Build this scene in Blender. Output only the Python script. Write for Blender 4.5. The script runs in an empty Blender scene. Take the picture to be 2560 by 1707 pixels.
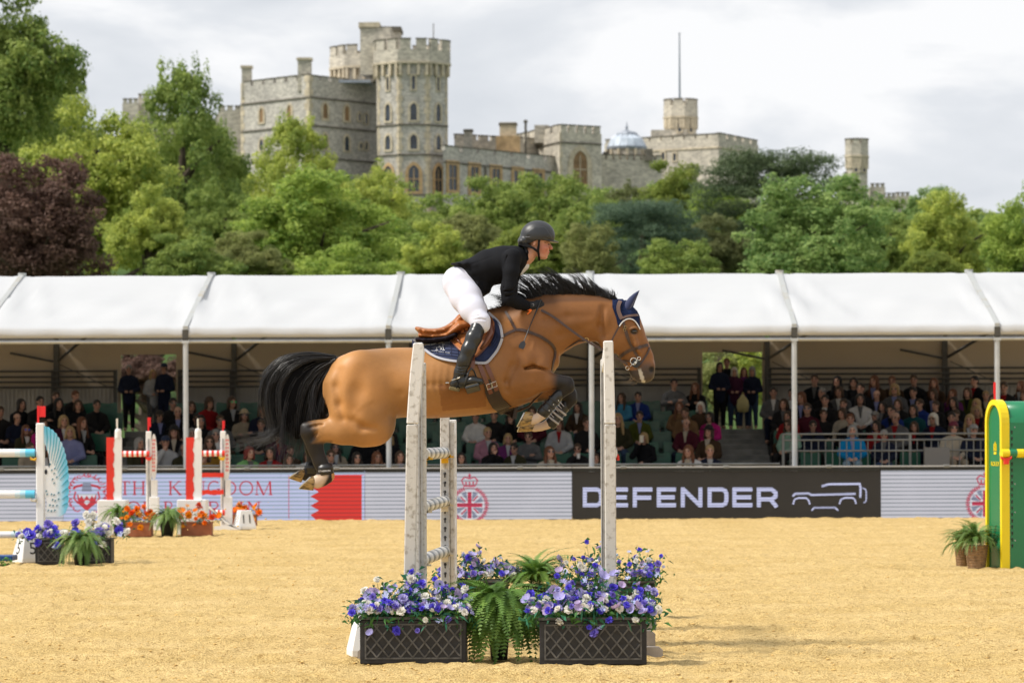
import bpy, bmesh, math, random
import numpy as np
from mathutils import Vector, Matrix
R = math.radians
rng = np.random.default_rng(7)
random.seed(7)
scene = bpy.context.scene
col = scene.collection
# ------------------------------------------------------------------ camera
FP, PX, PY, CH, TH = 9500.0, 1441.0, 1088.0, 1.67, 0.0038   # focal length and principal point in photo pixels, eye height, tilt
cam_d = bpy.data.cameras.new('camera')
cam = bpy.data.objects.new('camera', cam_d)
col.objects.link(cam)
cam_d.lens = 36.0 * FP / 2560.0
cam_d.sensor_width = 36.0
cam_d.shift_x = -(PX - 1280.0) / 2560.0
cam_d.shift_y = (PY - 853.5) / 2560.0
cam_d.clip_start = 0.5
cam_d.clip_end = 12000.0
cam.matrix_world = Matrix.Translation((0, 0, CH)) @ Matrix.Rotation(R(90), 4, 'X') @ Matrix.Rotation(-TH, 4, 'Z')
cam_d.dof.use_dof = True
cam_d.dof.focus_distance = 29.8
cam_d.dof.aperture_fstop = 5.6
scene.camera = cam
# ------------------------------------------------------------------ sky, sun, exposure
SUN_EL, SUN_AZ = R(50), R(-104)     # azimuth measured from +Y towards +X: the sun stands to the left, a little behind the camera
sun_dir = Vector((math.sin(SUN_AZ) * math.cos(SUN_EL), math.cos(SUN_AZ) * math.cos(SUN_EL), math.sin(SUN_EL)))
world = bpy.data.worlds.new('World')
scene.world = world
world.use_nodes = True
wn, wl = world.node_tree.nodes, world.node_tree.links
wn.clear()
wo = wn.new('ShaderNodeOutputWorld')
bg = wn.new('ShaderNodeBackground')
bg.inputs['Strength'].default_value = 0.1
sky = wn.new('ShaderNodeTexSky')
sky.sky_type = 'NISHITA'
sky.sun_disc = False
sky.sun_elevation = SUN_EL
sky.sun_rotation = SUN_AZ
tc = wn.new('ShaderNodeTexCoord')
mp = wn.new('ShaderNodeMapping')
mp.inputs['Scale'].default_value = (1.0, 1.0, 2.6)
mp.inputs['Location'].default_value = (0.36, 0.0, 0.27)
n1 = wn.new('ShaderNodeTexNoise')
n1.inputs['Scale'].default_value = 9.5
n1.inputs['Detail'].default_value = 7.0
n1.inputs['Roughness'].default_value = 0.52
n1.inputs['Distortion'].default_value = 0.25
n2 = wn.new('ShaderNodeTexNoise')
n2.inputs['Scale'].default_value = 5.0
n2.inputs['Detail'].default_value = 5.0
cr = wn.new('ShaderNodeValToRGB')       # shades of the cloud layer, underside grey to lit white
e = cr.color_ramp.elements
e[0].position, e[0].color = 0.41, (5.0, 5.25, 5.6, 1)
e[1].position, e[1].color = 0.585, (6.9, 6.95, 7.05, 1)
el = cr.color_ramp.elements.new(0.50)
el.color = (5.6, 5.8, 6.1, 1)
cv = wn.new('ShaderNodeValToRGB')       # cover: a few thin spots let the blue through
cv.color_ramp.elements[0].position, cv.color_ramp.elements[0].color = 0.22, (0.55, 0.55, 0.55, 1)
cv.color_ramp.elements[1].position, cv.color_ramp.elements[1].color = 0.36, (1, 1, 1, 1)
mx = wn.new('ShaderNodeMix')
mx.data_type = 'RGBA'
wl.new(tc.outputs['Generated'], mp.inputs['Vector'])
wl.new(mp.outputs['Vector'], n1.inputs['Vector'])
wl.new(mp.outputs['Vector'], n2.inputs['Vector'])
wl.new(n1.outputs['Fac'], cr.inputs['Fac'])
wl.new(n2.outputs['Fac'], cv.inputs['Fac'])
wl.new(cv.outputs['Color'], mx.inputs['Factor'])
wl.new(sky.outputs['Color'], mx.inputs['A'])
wl.new(cr.outputs['Color'], mx.inputs['B'])
wl.new(mx.outputs['Result'], bg.inputs['Color'])
wl.new(bg.outputs['Background'], wo.inputs['Surface'])
sun_d = bpy.data.lights.new('sun', 'SUN')
sun_d.energy = 3.0
sun_d.angle = R(11)
sun_d.color = (1.0, 0.95, 0.87)
sun = bpy.data.objects.new('sun', sun_d)
sun.rotation_euler = sun_dir.to_track_quat('Z', 'Y').to_euler()
col.objects.link(sun)
vs = scene.view_settings
vs.view_transform = 'Standard'
vs.look = 'None'
vs.exposure = 0.5
vs.gamma = 1.0
vs.use_curve_mapping = False
scene.render.engine = 'CYCLES'
scene.cycles.use_denoising = True
scene.cycles.max_bounces = 6
scene.cycles.transparent_max_bounces = 8
scene.cycles.sample_clamp_indirect = 6.0
# ------------------------------------------------------------------ measuring
def P(x, y, Y):
 """world point at distance Y that the photograph shows at pixel (x, y)"""
 dx, dy = x - PX, y - PY
 return Vector(((dx - dy * TH) / FP * Y, Y, CH - (dy + dx * TH) / FP * Y))
def lin(h):
 if not isinstance(h, str):
  return tuple(h)[:3]
 h = h.lstrip('#')
 o = []
 for i in (0, 2, 4):
  c = int(h[i:i + 2], 16) / 255.0
  o.append(c / 12.92 if c <= 0.04045 else ((c + 0.055) / 1.055) ** 2.4)
 return tuple(o)
# ------------------------------------------------------------------ materials
MATS = {}
def mat(name, c=(0.5, 0.5, 0.5), rough=0.6, metal=0.0, spec=0.4, var=0.0, vscale=4.0, bump=0.0, bscale=60.0,
  c2=None, thr=None, emit=None, es=1.0, sheen=0.0, coat=0.0, transl=0.0, stretch=(1, 1, 1), detail=5.0):
 if name in MATS:
  return MATS[name]
 m = bpy.data.materials.new(name)
 m.use_nodes = True
 nt = m.node_tree
 N, L = nt.nodes, nt.links
 b = N['Principled BSDF']
 c = lin(c)
 b.inputs['Base Color'].default_value = (*c, 1)
 b.inputs['Roughness'].default_value = rough
 b.inputs['Metallic'].default_value = metal
 b.inputs['Specular IOR Level'].default_value = spec
 if sheen:
  b.inputs['Sheen Weight'].default_value = sheen
 if coat:
  b.inputs['Coat Weight'].default_value = coat
  b.inputs['Coat Roughness'].default_value = 0.15
 if emit is not None:
  b.inputs['Emission Color'].default_value = (*lin(emit), 1)
  b.inputs['Emission Strength'].default_value = es
 if var or bump or c2 is not None:
  t = N.new('ShaderNodeTexCoord')
  mpn = N.new('ShaderNodeMapping')
  mpn.inputs['Scale'].default_value = stretch
  L.new(t.outputs['Object'], mpn.inputs['Vector'])
 if var or c2 is not None:
  n = N.new('ShaderNodeTexNoise')
  n.inputs['Scale'].default_value = vscale
  n.inputs['Detail'].default_value = detail
  L.new(mpn.outputs['Vector'], n.inputs['Vector'])
  rp = N.new('ShaderNodeValToRGB')
  if c2 is None:
   lo = tuple(max(0, v * (1 - var)) for v in c)
   hi = tuple(min(1, v * (1 + var)) for v in c)
   rp.color_ramp.elements[0].position = 0.3
   rp.color_ramp.elements[1].position = 0.7
  else:
   lo, hi = c, lin(c2)
   a, z = thr if thr else (0.42, 0.58)
   rp.color_ramp.elements[0].position = a
   rp.color_ramp.elements[1].position = z
  rp.color_ramp.elements[0].color = (*lo, 1)
  rp.color_ramp.elements[1].color = (*hi, 1)
  L.new(n.outputs['Fac'], rp.inputs['Fac'])
  L.new(rp.outputs['Color'], b.inputs['Base Color'])
 if bump:
  n = N.new('ShaderNodeTexNoise')
  n.inputs['Scale'].default_value = bscale
  n.inputs['Detail'].default_value = 4.0
  L.new(mpn.outputs['Vector'], n.inputs['Vector'])
  bp = N.new('ShaderNodeBump')
  bp.inputs['Strength'].default_value = bump
  bp.inputs['Distance'].default_value = 0.01
  L.new(n.outputs['Fac'], bp.inputs['Height'])
  L.new(bp.outputs['Normal'], b.inputs['Normal'])
 if transl:
  tr = N.new('ShaderNodeBsdfTranslucent')
  if b.inputs['Base Color'].is_linked:
   L.new(b.inputs['Base Color'].links[0].from_socket, tr.inputs['Color'])
  else:
   tr.inputs['Color'].default_value = (*c, 1)
  mxs = N.new('ShaderNodeMixShader')
  mxs.inputs['Fac'].default_value = transl
  L.new(b.outputs['BSDF'], mxs.inputs[1])
  L.new(tr.outputs['BSDF'], mxs.inputs[2])
  L.new(mxs.outputs['Shader'], N['Material Output'].inputs['Surface'])
 MATS[name] = m
 return m
def vmat(name, rough=0.5, spec=0.4, bump=0.0, bscale=80.0, stretch=(1, 1, 1), sheen=0.0, var=0.0, vscale=20.0, coat=0.0):
 """material whose colour comes from the mesh's own colour attribute (coat markings, painted patterns)"""
 if name in MATS:
  return MATS[name]
 m = mat(name, (0.5, 0.5, 0.5), rough, 0, spec, bump=bump, bscale=bscale, stretch=stretch, sheen=sheen, coat=coat)
 N, L = m.node_tree.nodes, m.node_tree.links
 a = N.new('ShaderNodeVertexColor')
 a.layer_name = 'Col'
 b = N['Principled BSDF']
 if var:
  t = N.new('ShaderNodeTexCoord')
  n = N.new('ShaderNodeTexNoise')
  n.inputs['Scale'].default_value = vscale
  n.inputs['Detail'].default_value = 6
  L.new(t.outputs['Object'], n.inputs['Vector'])
  mr = N.new('ShaderNodeMapRange')
  mr.inputs['From Min'].default_value = 0.3
  mr.inputs['From Max'].default_value = 0.7
  mr.inputs['To Min'].default_value = 1 - var
  mr.inputs['To Max'].default_value = 1 + var
  L.new(n.outputs['Fac'], mr.inputs['Value'])
  mm = N.new('ShaderNodeMix')
  mm.data_type = 'RGBA'
  mm.blend_type = 'MULTIPLY'
  mm.inputs['Factor'].default_value = 1.0
  L.new(a.outputs['Color'], mm.inputs['A'])
  L.new(mr.outputs['Result'], mm.inputs['B'])
  L.new(mm.outputs['Result'], b.inputs['Base Color'])
 else:
  L.new(a.outputs['Color'], b.inputs['Base Color'])
 return m
# ------------------------------------------------------------------ objects
def tag(o, label=None, cat=None, group=None, kind=None):
 if label:
  o['label'] = label
 if cat:
  o['category'] = cat
 if group:
  o['group'] = group
 if kind:
  o['kind'] = kind
 return o
def link(o, parent=None):
 col.objects.link(o)
 if parent is not None:
  o.parent = parent
 return o
def thing(name, label, cat, loc=(0, 0, 0), rz=0.0, group=None):
 o = bpy.data.objects.new(name, None)
 o.empty_display_size = 0.1
 o.location = loc
 o.rotation_euler = (0, 0, rz)
 link(o)
 return tag(o, label, cat, group)
def clone(o, parent=None):
 c = o.copy()
 link(c)
 c.parent = parent
 for ch in o.children:
  clone(ch, c)
 return c
def npmesh(name, V, Fq, smooth=False, cols=None):
 """mesh from numpy vertices and an (n,3|4) face array, quickly"""
 me = bpy.data.meshes.new(name)
 V = np.asarray(V, np.float32)
 Fq = np.asarray(Fq, np.int32)
 k = Fq.shape[1]
 me.vertices.add(len(V))
 me.vertices.foreach_set('co', V.ravel())
 me.loops.add(Fq.size)
 me.loops.foreach_set('vertex_index', Fq.ravel())
 me.polygons.add(len(Fq))
 me.polygons.foreach_set('loop_start', np.arange(0, Fq.size, k, dtype=np.int32))
 me.polygons.foreach_set('loop_total', np.full(len(Fq), k, np.int32))
 if smooth:
  me.polygons.foreach_set('use_smooth', np.ones(len(Fq), bool))
 if cols is not None:
  ca = me.color_attributes.new('Col', 'FLOAT_COLOR', 'POINT')
  cc = np.ones((len(V), 4), np.float32)
  cc[:, :3] = cols
  ca.data.foreach_set('color', cc.ravel())
 me.update(calc_edges=True)
 me.validate()
 return me
def mobj(name, me, material=None, parent=None, loc=None):
 o = bpy.data.objects.new(name, me)
 if material is not None:
  mats = material if isinstance(material, (list, tuple)) else [material]
  if len(me.materials) == 0:
   for m in mats:
    me.materials.append(m)
 if loc is not None:
  o.location = loc
 return link(o, parent)
class MB:
 """collects simple solids and links them as one mesh object"""
 def __init__(self):
  self.v, self.f, self.m, self.s = [], [], [], []
  self.mi = 0
  self.sm = False
 def add(self, vs, fs):
  o = len(self.v)
  self.v.extend([tuple(p) for p in vs])
  for f in fs:
   self.f.append(tuple(i + o for i in f))
   self.m.append(self.mi)
   self.s.append(self.sm)
  return self
 def box(self, lo, hi, M=None):
  x0, y0, z0 = lo
  x1, y1, z1 = hi
  vs = [(x0, y0, z0), (x1, y0, z0), (x1, y1, z0), (x0, y1, z0), (x0, y0, z1), (x1, y0, z1), (x1, y1, z1), (x0, y1, z1)]
  if M is not None:
   vs = [M @ Vector(p) for p in vs]
  return self.add(vs, [(0, 3, 2, 1), (4, 5, 6, 7), (0, 1, 5, 4), (1, 2, 6, 5), (2, 3, 7, 6), (3, 0, 4, 7)])
 def prism(self, poly, y0, y1, M=None):
  """polygon in x,z pushed from y0 to y1"""
  n = len(poly)
  vs = [(p[0], y0, p[1]) for p in poly] + [(p[0], y1, p[1]) for p in poly]
  if M is not None:
   vs = [M @ Vector(p) for p in vs]
  fs = [tuple(range(n)), tuple(range(2 * n - 1, n - 1, -1))]
  for i in range(n):
   j = (i + 1) % n
   fs.append((i, i + n, j + n, j))
  return self.add(vs, fs)
 def prismz(self, poly, z0, z1, M=None):
  n = len(poly)
  vs = [(p[0], p[1], z0) for p in poly] + [(p[0], p[1], z1) for p in poly]
  if M is not None:
   vs = [M @ Vector(p) for p in vs]
  fs = [tuple(range(n - 1, -1, -1)), tuple(range(n, 2 * n))]
  for i in range(n):
   j = (i + 1) % n
   fs.append((i, j, j + n, i + n))
  return self.add(vs, fs)
 def tube(self, pts, r, n=8, flat=None, cap=True):
  """round tube through points; r number or list; flat=(u,w) gives an oval section u across, w along hint axis"""
  pts = [Vector(p) for p in pts]
  k = len(pts)
  rs = r if isinstance(r, (list, tuple)) else [r] * k
  prev = None
  vs, fs = [], []
  for i, p in enumerate(pts):
   d = (pts[min(i + 1, k - 1)] - pts[max(i - 1, 0)])
   d = d.normalized() if d.length > 1e-9 else Vector((0, 0, 1))
   if prev is None:
    a = Vector((0, 0, 1)) if abs(d.z) < 0.9 else Vector((1, 0, 0))
    u = d.cross(a).normalized()
   else:
    u = (prev - d * prev.dot(d)).normalized()
   prev = u
   w = d.cross(u).normalized()
   for j in range(n):
    t = 2 * math.pi * j / n
    vs.append(p + (u * math.cos(t) + w * math.sin(t)) * rs[i])
  for i in range(k - 1):
   for j in range(n):
    jn = (j + 1) % n
    fs.append((i * n + j, i * n + jn, (i + 1) * n + jn, (i + 1) * n + j))
  if cap:
   fs.append(tuple(range(n - 1, -1, -1)))
   fs.append(tuple(range((k - 1) * n, k * n)))
  return self.add(vs, fs)
 def cyl(self, a, b, r, n=12, r2=None):
  return self.tube([a, b], [r, r if r2 is None else r2], n)
 def lathe(self, prof, n=16, M=None, cap=True):
  vs, fs = [], []
  k = len(prof)
  for (r, z) in prof:
   for j in range(n):
    t = 2 * math.pi * j / n
    vs.append((r * math.cos(t), r * math.sin(t), z))
  for i in range(k - 1):
   for j in range(n):
    jn = (j + 1) % n
    fs.append((i * n + j, i * n + jn, (i + 1) * n + jn, (i + 1) * n + j))
  if cap:
   fs.append(tuple(range(n - 1, -1, -1)))
   fs.append(tuple(range((k - 1) * n, k * n)))
  if M is not None:
   vs = [M @ Vector(p) for p in vs]
  return self.add(vs, fs)
 def ribbon(self, pts, nrm, w, t):
  """flat strap through pts lying on a surface with normals nrm, width w, thickness t"""
  k = len(pts)
  vs, fs = [], []
  ws = w if isinstance(w, (list, tuple)) else [w] * k
  for i in range(k):
   d = (Vector(pts[min(i + 1, k - 1)]) - Vector(pts[max(i - 1, 0)])).normalized()
   nn = Vector(nrm[i]).normalized()
   s = d.cross(nn).normalized() * (ws[i] / 2)
   p = Vector(pts[i])
   vs += [p - s, p + s, p + s + nn * t, p - s + nn * t]
  for i in range(k - 1):
   for j in range(4):
    jn = (j + 1) % 4
    fs.append((i * 4 + j, i * 4 + jn, (i + 1) * 4 + jn, (i + 1) * 4 + j))
  fs += [(3, 2, 1, 0), tuple(range((k - 1) * 4, k * 4))]
  return self.add(vs, fs)
 def mesh(self, name, mats=None, fix=True):
  me = bpy.data.meshes.new(name)
  me.from_pydata(self.v, [], self.f)
  if mats is not None:
   for m in (mats if isinstance(mats, (list, tuple)) else [mats]):
    me.materials.append(m)
  me.polygons.foreach_set('material_index', self.m)
  me.polygons.foreach_set('use_smooth', self.s)
  if fix:
   bm = bmesh.new()
   bm.from_mesh(me)
   bmesh.ops.recalc_face_normals(bm, faces=bm.faces)
   bm.to_mesh(me)
   bm.free()
  me.update()
  return me
 def build(self, name, mats=None, parent=None, bevel=0.0, loc=None, seg=1):
  me = self.mesh(name, mats)
  if bevel:
   bm = bmesh.new()
   bm.from_mesh(me)
   bmesh.ops.remove_doubles(bm, verts=bm.verts, dist=1e-5)
   es = [ed for ed in bm.edges if len(ed.link_faces) == 2 and ed.calc_face_angle(0) > 0.5]
   bmesh.ops.bevel(bm, geom=es, offset=bevel, segments=seg, affect='EDGES', clamp_overlap=True)
   bm.to_mesh(me)
   bm.free()
  o = bpy.data.objects.new(name, me)
  if loc is not None:
   o.location = loc
  return link(o, parent)
def box(name, lo, hi, m, parent=None, bevel=0.0):
 return MB().box(lo, hi).build(name, m, parent, bevel)
def setmat(o, m):
 """give one copy of a shared mesh its own material"""
 ms = m if isinstance(m, (list, tuple)) else [m]
 for i, mm in enumerate(ms):
  o.material_slots[i].link = 'OBJECT'
  o.material_slots[i].material = mm
# ------------------------------------------------------------------ smooth solids: distance fields meshed on a grid
class SDF:
 def __init__(self, lo, hi, h):
  self.lo = np.array(lo, float)
  self.h = h
  n = np.ceil((np.array(hi) - self.lo) / h).astype(int) + 1
  self.n = n
  self.ax = [self.lo[i] + h * np.arange(n[i]) for i in range(3)]
  self.f = np.full(n, 9.0, np.float32)
 def _sl(self, lo, hi):
  s = []
  for i in range(3):
   a = int(max(0, math.floor((lo[i] - self.lo[i]) / self.h)))
   b = int(min(self.n[i], math.ceil((hi[i] - self.lo[i]) / self.h) + 1))
   if b <= a:
    return None
   s.append(slice(a, b))
  return tuple(s)
 def _merge(self, sl, d, k, sub):
  g = self.f[sl]
  if sub:
   d = -d
   if k > 0:
    hh = np.clip(0.5 - 0.5 * (d - g) / k, 0, 1)
    self.f[sl] = g * hh + d * (1 - hh) + k * hh * (1 - hh)
   else:
    self.f[sl] = np.maximum(g, d)
   return
  if k > 0:
   hh = np.clip(0.5 + 0.5 * (g - d) / k, 0, 1)
   self.f[sl] = g * (1 - hh) + d * hh - k * hh * (1 - hh)
  else:
   self.f[sl] = np.minimum(g, d)
 def seg(self, a, b, ra, rb, wa=None, wb=None, k=0.03, sub=False):
  """tapered rod from a to b; r is the half thickness in the x-z plane, w the half width along y"""
  a, b = np.array(a, float), np.array(b, float)
  wa = ra if wa is None else wa
  wb = rb if wb is None else wb
  m = max(ra, rb, wa, wb) + 2.5 * k + 2 * self.h
  sl = self._sl(np.minimum(a, b) - m, np.maximum(a, b) + m)
  if sl is None:
   return self
  X, Y, Z = np.meshgrid(self.ax[0][sl[0]], self.ax[1][sl[1]], self.ax[2][sl[2]], indexing='ij', sparse=True)
  ab = b - a
  L = float(ab @ ab)
  t = ((X - a[0]) * ab[0] + (Y - a[1]) * ab[1] + (Z - a[2]) * ab[2]) / max(L, 1e-12)
  t = np.clip(t, 0, 1)
  r = ra + (rb - ra) * t
  w = wa + (wb - wa) * t
  dx = X - a[0] - t * ab[0]
  dy = Y - a[1] - t * ab[1]
  dz = Z - a[2] - t * ab[2]
  d = (np.sqrt((dx * dx + dz * dz) / (r * r) + dy * dy / (w * w)) - 1) * np.minimum(r, w)
  self._merge(sl, d.astype(np.float32), k, sub)
  return self
 def chain(self, pts, k=0.03, sub=False):
  """pts: list of (x,y,z,r,w)"""
  for p, q in zip(pts, pts[1:]):
   self.seg(p[:3], q[:3], p[3], q[3], p[4], q[4], k, sub)
  return self
 def ell(self, c, r, rot=0.0, k=0.03, sub=False):
  """ellipsoid, radii r, turned by rot in the x-z plane"""
  c = np.array(c, float)
  m = max(r) + 2.5 * k + 2 * self.h
  sl = self._sl(c - m, c + m)
  if sl is None:
   return self
  X, Y, Z = np.meshgrid(self.ax[0][sl[0]] - c[0], self.ax[1][sl[1]] - c[1], self.ax[2][sl[2]] - c[2], indexing='ij', sparse=True)
  ca, sa = math.cos(rot), math.sin(rot)
  U = X * ca + Z * sa
  W = -X * sa + Z * ca
  d = (np.sqrt((U / r[0]) ** 2 + (Y / r[1]) ** 2 + (W / r[2]) ** 2) - 1) * min(r)
  self._merge(sl, d.astype(np.float32), k, sub)
  return self
 def loft(self, st, k=0.03, p=2.0):
  """body along x: stations (x, ztop, zbot, halfwidth, egg); egg shifts the widest point down"""
  st = np.array(st, float)
  x0, x1 = st[0, 0], st[-1, 0]
  sl = self._sl((x0, -9, -9), (x1, 99, 99))
  x = self.ax[0][sl[0]]
  from_ = lambda c: np.interp(x, st[:, 0], st[:, c])
  def smooth(c):
   # monotone-ish smoothing of the interpolated profile
   v = from_(c)
   n = max(1, int(0.05 / self.h))
   ker = np.ones(2 * n + 1) / (2 * n + 1)
   vp = np.pad(v, n, mode='edge')
   return np.convolve(vp, ker, 'valid')
  zt, zb, hw, eg = smooth(1), smooth(2), smooth(3), from_(4)
  yc = np.interp(x, st[:, 0], st[:, 5]) if st.shape[1] > 5 else np.zeros_like(x)
  zc = (zt + zb) / 2
  rz = np.maximum((zt - zb) / 2, 1e-3)
  Y = self.ax[1][sl[1]][None, :, None]
  Z = self.ax[2][sl[2]][None, None, :]
  u = (Z - zc[:, None, None]) / rz[:, None, None]
  wf = 1 - eg[:, None, None] * u * (np.abs(u) < 1.5)
  v = (Y - yc[:, None, None]) / (hw[:, None, None] * np.clip(wf, 0.3, 1.7))
  q = (np.abs(u) ** p + np.abs(v) ** p) ** (1 / p)
  d = (q - 1) * np.minimum(rz, hw)[:, None, None]
  self._merge(sl, d.astype(np.float32), k, False)
  return self
 def clip(self, n, d0):
  """keep the half space n.p < d0"""
  X, Y, Z = np.meshgrid(*self.ax, indexing='ij', sparse=True)
  self.f = np.maximum(self.f, (X * n[0] + Y * n[1] + Z * n[2] - d0).astype(np.float32))
  return self
 def mesh_arrays(self, smooth=1):
  f = self.f
  f = np.pad(f, 1, constant_values=9.0)
  lo = self.lo - self.h
  ins = f < 0
  c = [ins[i:ins.shape[0] - 1 + i, j:ins.shape[1] - 1 + j, k:ins.shape[2] - 1 + k] for i in (0, 1) for j in (0, 1) for k in (0, 1)]
  s = sum(a.astype(np.int8) for a in c)
  act = (s > 0) & (s < 8)
  idx = np.argwhere(act)
  cid = np.full(act.shape, -1, np.int32)
  cid[tuple(idx.T)] = np.arange(len(idx))
  offs = [(i, j, k) for i in (0, 1) for j in (0, 1) for k in (0, 1)]
  val = np.stack([f[idx[:, 0] + o[0], idx[:, 1] + o[1], idx[:, 2] + o[2]] for o in offs], 1)
  acc = np.zeros((len(idx), 3))
  cnt = np.zeros(len(idx))
  for a in range(8):
   for b in range(a + 1, 8):
    oa, ob = np.array(offs[a]), np.array(offs[b])
    if np.abs(oa - ob).sum() != 1:
     continue
    va, vb = val[:, a], val[:, b]
    mk = (va < 0) != (vb < 0)
    t = np.where(mk, va / np.where(mk, va - vb, 1), 0)
    acc += np.where(mk[:, None], oa + t[:, None] * (ob - oa), 0)
    cnt += mk
  V = lo + (idx + acc / cnt[:, None]) * self.h
  Q = []
  for ax in range(3):
   o1, o2 = (ax + 1) % 3, (ax + 2) % 3
   sl0 = [slice(None)] * 3
   sl1 = [slice(None)] * 3
   sl0[ax] = slice(0, -1)
   sl1[ax] = slice(1, None)
   ch = ins[tuple(sl0)] != ins[tuple(sl1)]
   e = np.argwhere(ch)
   e = e[(e[:, o1] > 0) & (e[:, o2] > 0) & (e[:, o1] < f.shape[o1] - 1) & (e[:, o2] < f.shape[o2] - 1)]
   g = []
   for (da, db) in ((-1, -1), (0, -1), (0, 0), (-1, 0)):
    q = e.copy()
    q[:, o1] += da
    q[:, o2] += db
    g.append(cid[q[:, 0], q[:, 1], q[:, 2]])
   q = np.stack(g, 1)
   fl = ~ins[e[:, 0], e[:, 1], e[:, 2]]
   q[fl] = q[fl][:, ::-1]
   Q.append(q)
  Q = np.concatenate(Q)
  Q = Q[(Q >= 0).all(1)]
  for _ in range(smooth):
   acc = np.zeros_like(V)
   cnt = np.zeros(len(V))
   for a, b in ((0, 1), (1, 2), (2, 3), (3, 0)):
    np.add.at(acc, Q[:, a], V[Q[:, b]])
    np.add.at(cnt, Q[:, a], 1)
    np.add.at(acc, Q[:, b], V[Q[:, a]])
    np.add.at(cnt, Q[:, b], 1)
   cnt[cnt == 0] = 1
   V = V * 0.4 + 0.6 * acc / cnt[:, None]
  return V, Q
 def build(self, name, m, parent=None, smooth=1, colf=None):
  V, Q = self.mesh_arrays(smooth)
  me = npmesh(name, V, Q, True, None if colf is None else colf(V))
  return mobj(name, me, m, parent)
def smoothstep(a, b, x):
 t = np.clip((x - a) / (b - a), 0, 1)
 return t * t * (3 - 2 * t)
def vnoise(p, seed=0):
 """cheap smooth value noise on points (n,3)"""
 p = np.asarray(p, float)
 i = np.floor(p).astype(np.int64)
 f = p - i
 f = f * f * (3 - 2 * f)
 def hsh(a, b, c):
  n = (a * 374761393 + b * 668265263 + c * 1274126177 + seed * 144665) & 0x7fffffff
  n = (n ^ (n >> 13)) * 1274126177 & 0x7fffffff
  n = n ^ (n >> 16)
  return (n & 0xffff) / 65535.0
 r = 0
 for dx in (0, 1):
  for dy in (0, 1):
   for dz in (0, 1):
    w = np.where(dx, f[:, 0], 1 - f[:, 0]) * np.where(dy, f[:, 1], 1 - f[:, 1]) * np.where(dz, f[:, 2], 1 - f[:, 2])
    r = r + w * hsh(i[:, 0] + dx, i[:, 1] + dy, i[:, 2] + dz)
 return r
def text_mesh(txt, size, depth=0.002):
 cu = bpy.data.curves.new('text', 'FONT')
 cu.body = txt
 cu.size = size
 cu.extrude = depth
 cu.align_x = 'CENTER'
 cu.align_y = 'CENTER'
 ob = bpy.data.objects.new('text', cu)
 col.objects.link(ob)
 dg = bpy.context.evaluated_depsgraph_get()
 me = bpy.data.meshes.new_from_object(ob.evaluated_get(dg))
 bpy.data.objects.remove(ob)
 return me
# ================================================================== ground
def hill(x, y):
 t = smoothstep(112.0, 470.0, y)
 return 27.0 * t + 0.8 * np.sin(x * 0.021 + 1.3) * smoothstep(120, 260, y)
def axis(parts):
 o = [parts[0][0]]
 for (a, b, d0, d1) in parts:
  p = a
  while p < b - 1e-6:
   d = d0 + (d1 - d0) * (p - a) / (b - a)
   p = min(b, p + d)
   o.append(p)
 return np.array(o)
def sheet(xs, ys, zf):
 X, Y = np.meshgrid(xs, ys, indexing='ij')
 Z = zf(X, Y)
 V = np.stack([X, Y, Z], -1).reshape(-1, 3)
 nx, ny = len(xs), len(ys)
 i = np.arange((nx - 1) * (ny - 1))
 a = (i // (ny - 1)) * ny + i % (ny - 1)
 Q = np.stack([a, a + ny, a + ny + 1, a + 1], 1)
 return V, Q
gm = mat('grass_ground', (0.055, 0.095, 0.025), 0.9, spec=0.1, var=0.35, vscale=0.15)
V, Q = sheet(axis([(-5200, -600, 400, 400), (-600, 600, 20, 20), (600, 5200, 400, 400)]),
   axis([(-300, 100, 40, 20), (100, 600, 12, 12), (600, 9000, 300, 800)]),
   lambda x, y: hill(x, y) - 0.09)
tag(mobj('ground', npmesh('ground', V, Q, True), gm), 'grassy ground rising to the castle hill', 'ground', kind='structure')
def fbm(X, Y, seed, sc, oct=3, rough=0.55, sy=1.0):
 r, a, s = 0, 1.0, 0
 for o in range(oct):
  p = np.stack([X.ravel() / sc, Y.ravel() / sc * sy, np.full(X.size, 3.7 * o)], 1)
  r = r + a * vnoise(p, seed + o)
  s += a
  a *= rough
  sc /= 2.1
 return (r / s).reshape(X.shape)
def sand_z(X, Y):
 near = smoothstep(-2, 24, Y) * (np.abs(X) < 16) * (Y < 77.5)
 a = fbm(X, Y, 11, 0.55, 2)
 b = fbm(X, Y, 23, 0.17, 2, 0.7)
 c = fbm(X, Y, 41, 2.6, 1)
 z = 0.022 * (a - 0.5) + 0.058 * (np.abs(b - 0.5) * 2) ** 1.3 - 0.014 + 0.012 * (c - 0.5)
 return z * near
sand_m = bpy.data.materials.new('arena_sand')
sand_m.use_nodes = True
N, L = sand_m.node_tree.nodes, sand_m.node_tree.links
b = N['Principled BSDF']
b.inputs['Roughness'].default_value = 0.95
b.inputs['Specular IOR Level'].default_value = 0.12
t = N.new('ShaderNodeTexCoord')
na = N.new('ShaderNodeTexNoise')
na.inputs['Scale'].default_value = 0.9
na.inputs['Detail'].default_value = 6
nb = N.new('ShaderNodeTexNoise')
nb.inputs['Scale'].default_value = 19.0
nb.inputs['Detail'].default_value = 5
nb.inputs['Roughness'].default_value = 0.7
ra = N.new('ShaderNodeValToRGB')
ra.color_ramp.elements[0].position, ra.color_ramp.elements[0].color = 0.35, (0.660, 0.475, 0.195, 1)
ra.color_ramp.elements[1].position, ra.color_ramp.elements[1].color = 0.68, (0.765, 0.570, 0.265, 1)
rb = N.new('ShaderNodeValToRGB')
rb.color_ramp.elements[0].position, rb.color_ramp.elements[0].color = 0.30, (0.54, 0.46, 0.36, 1)
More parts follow.
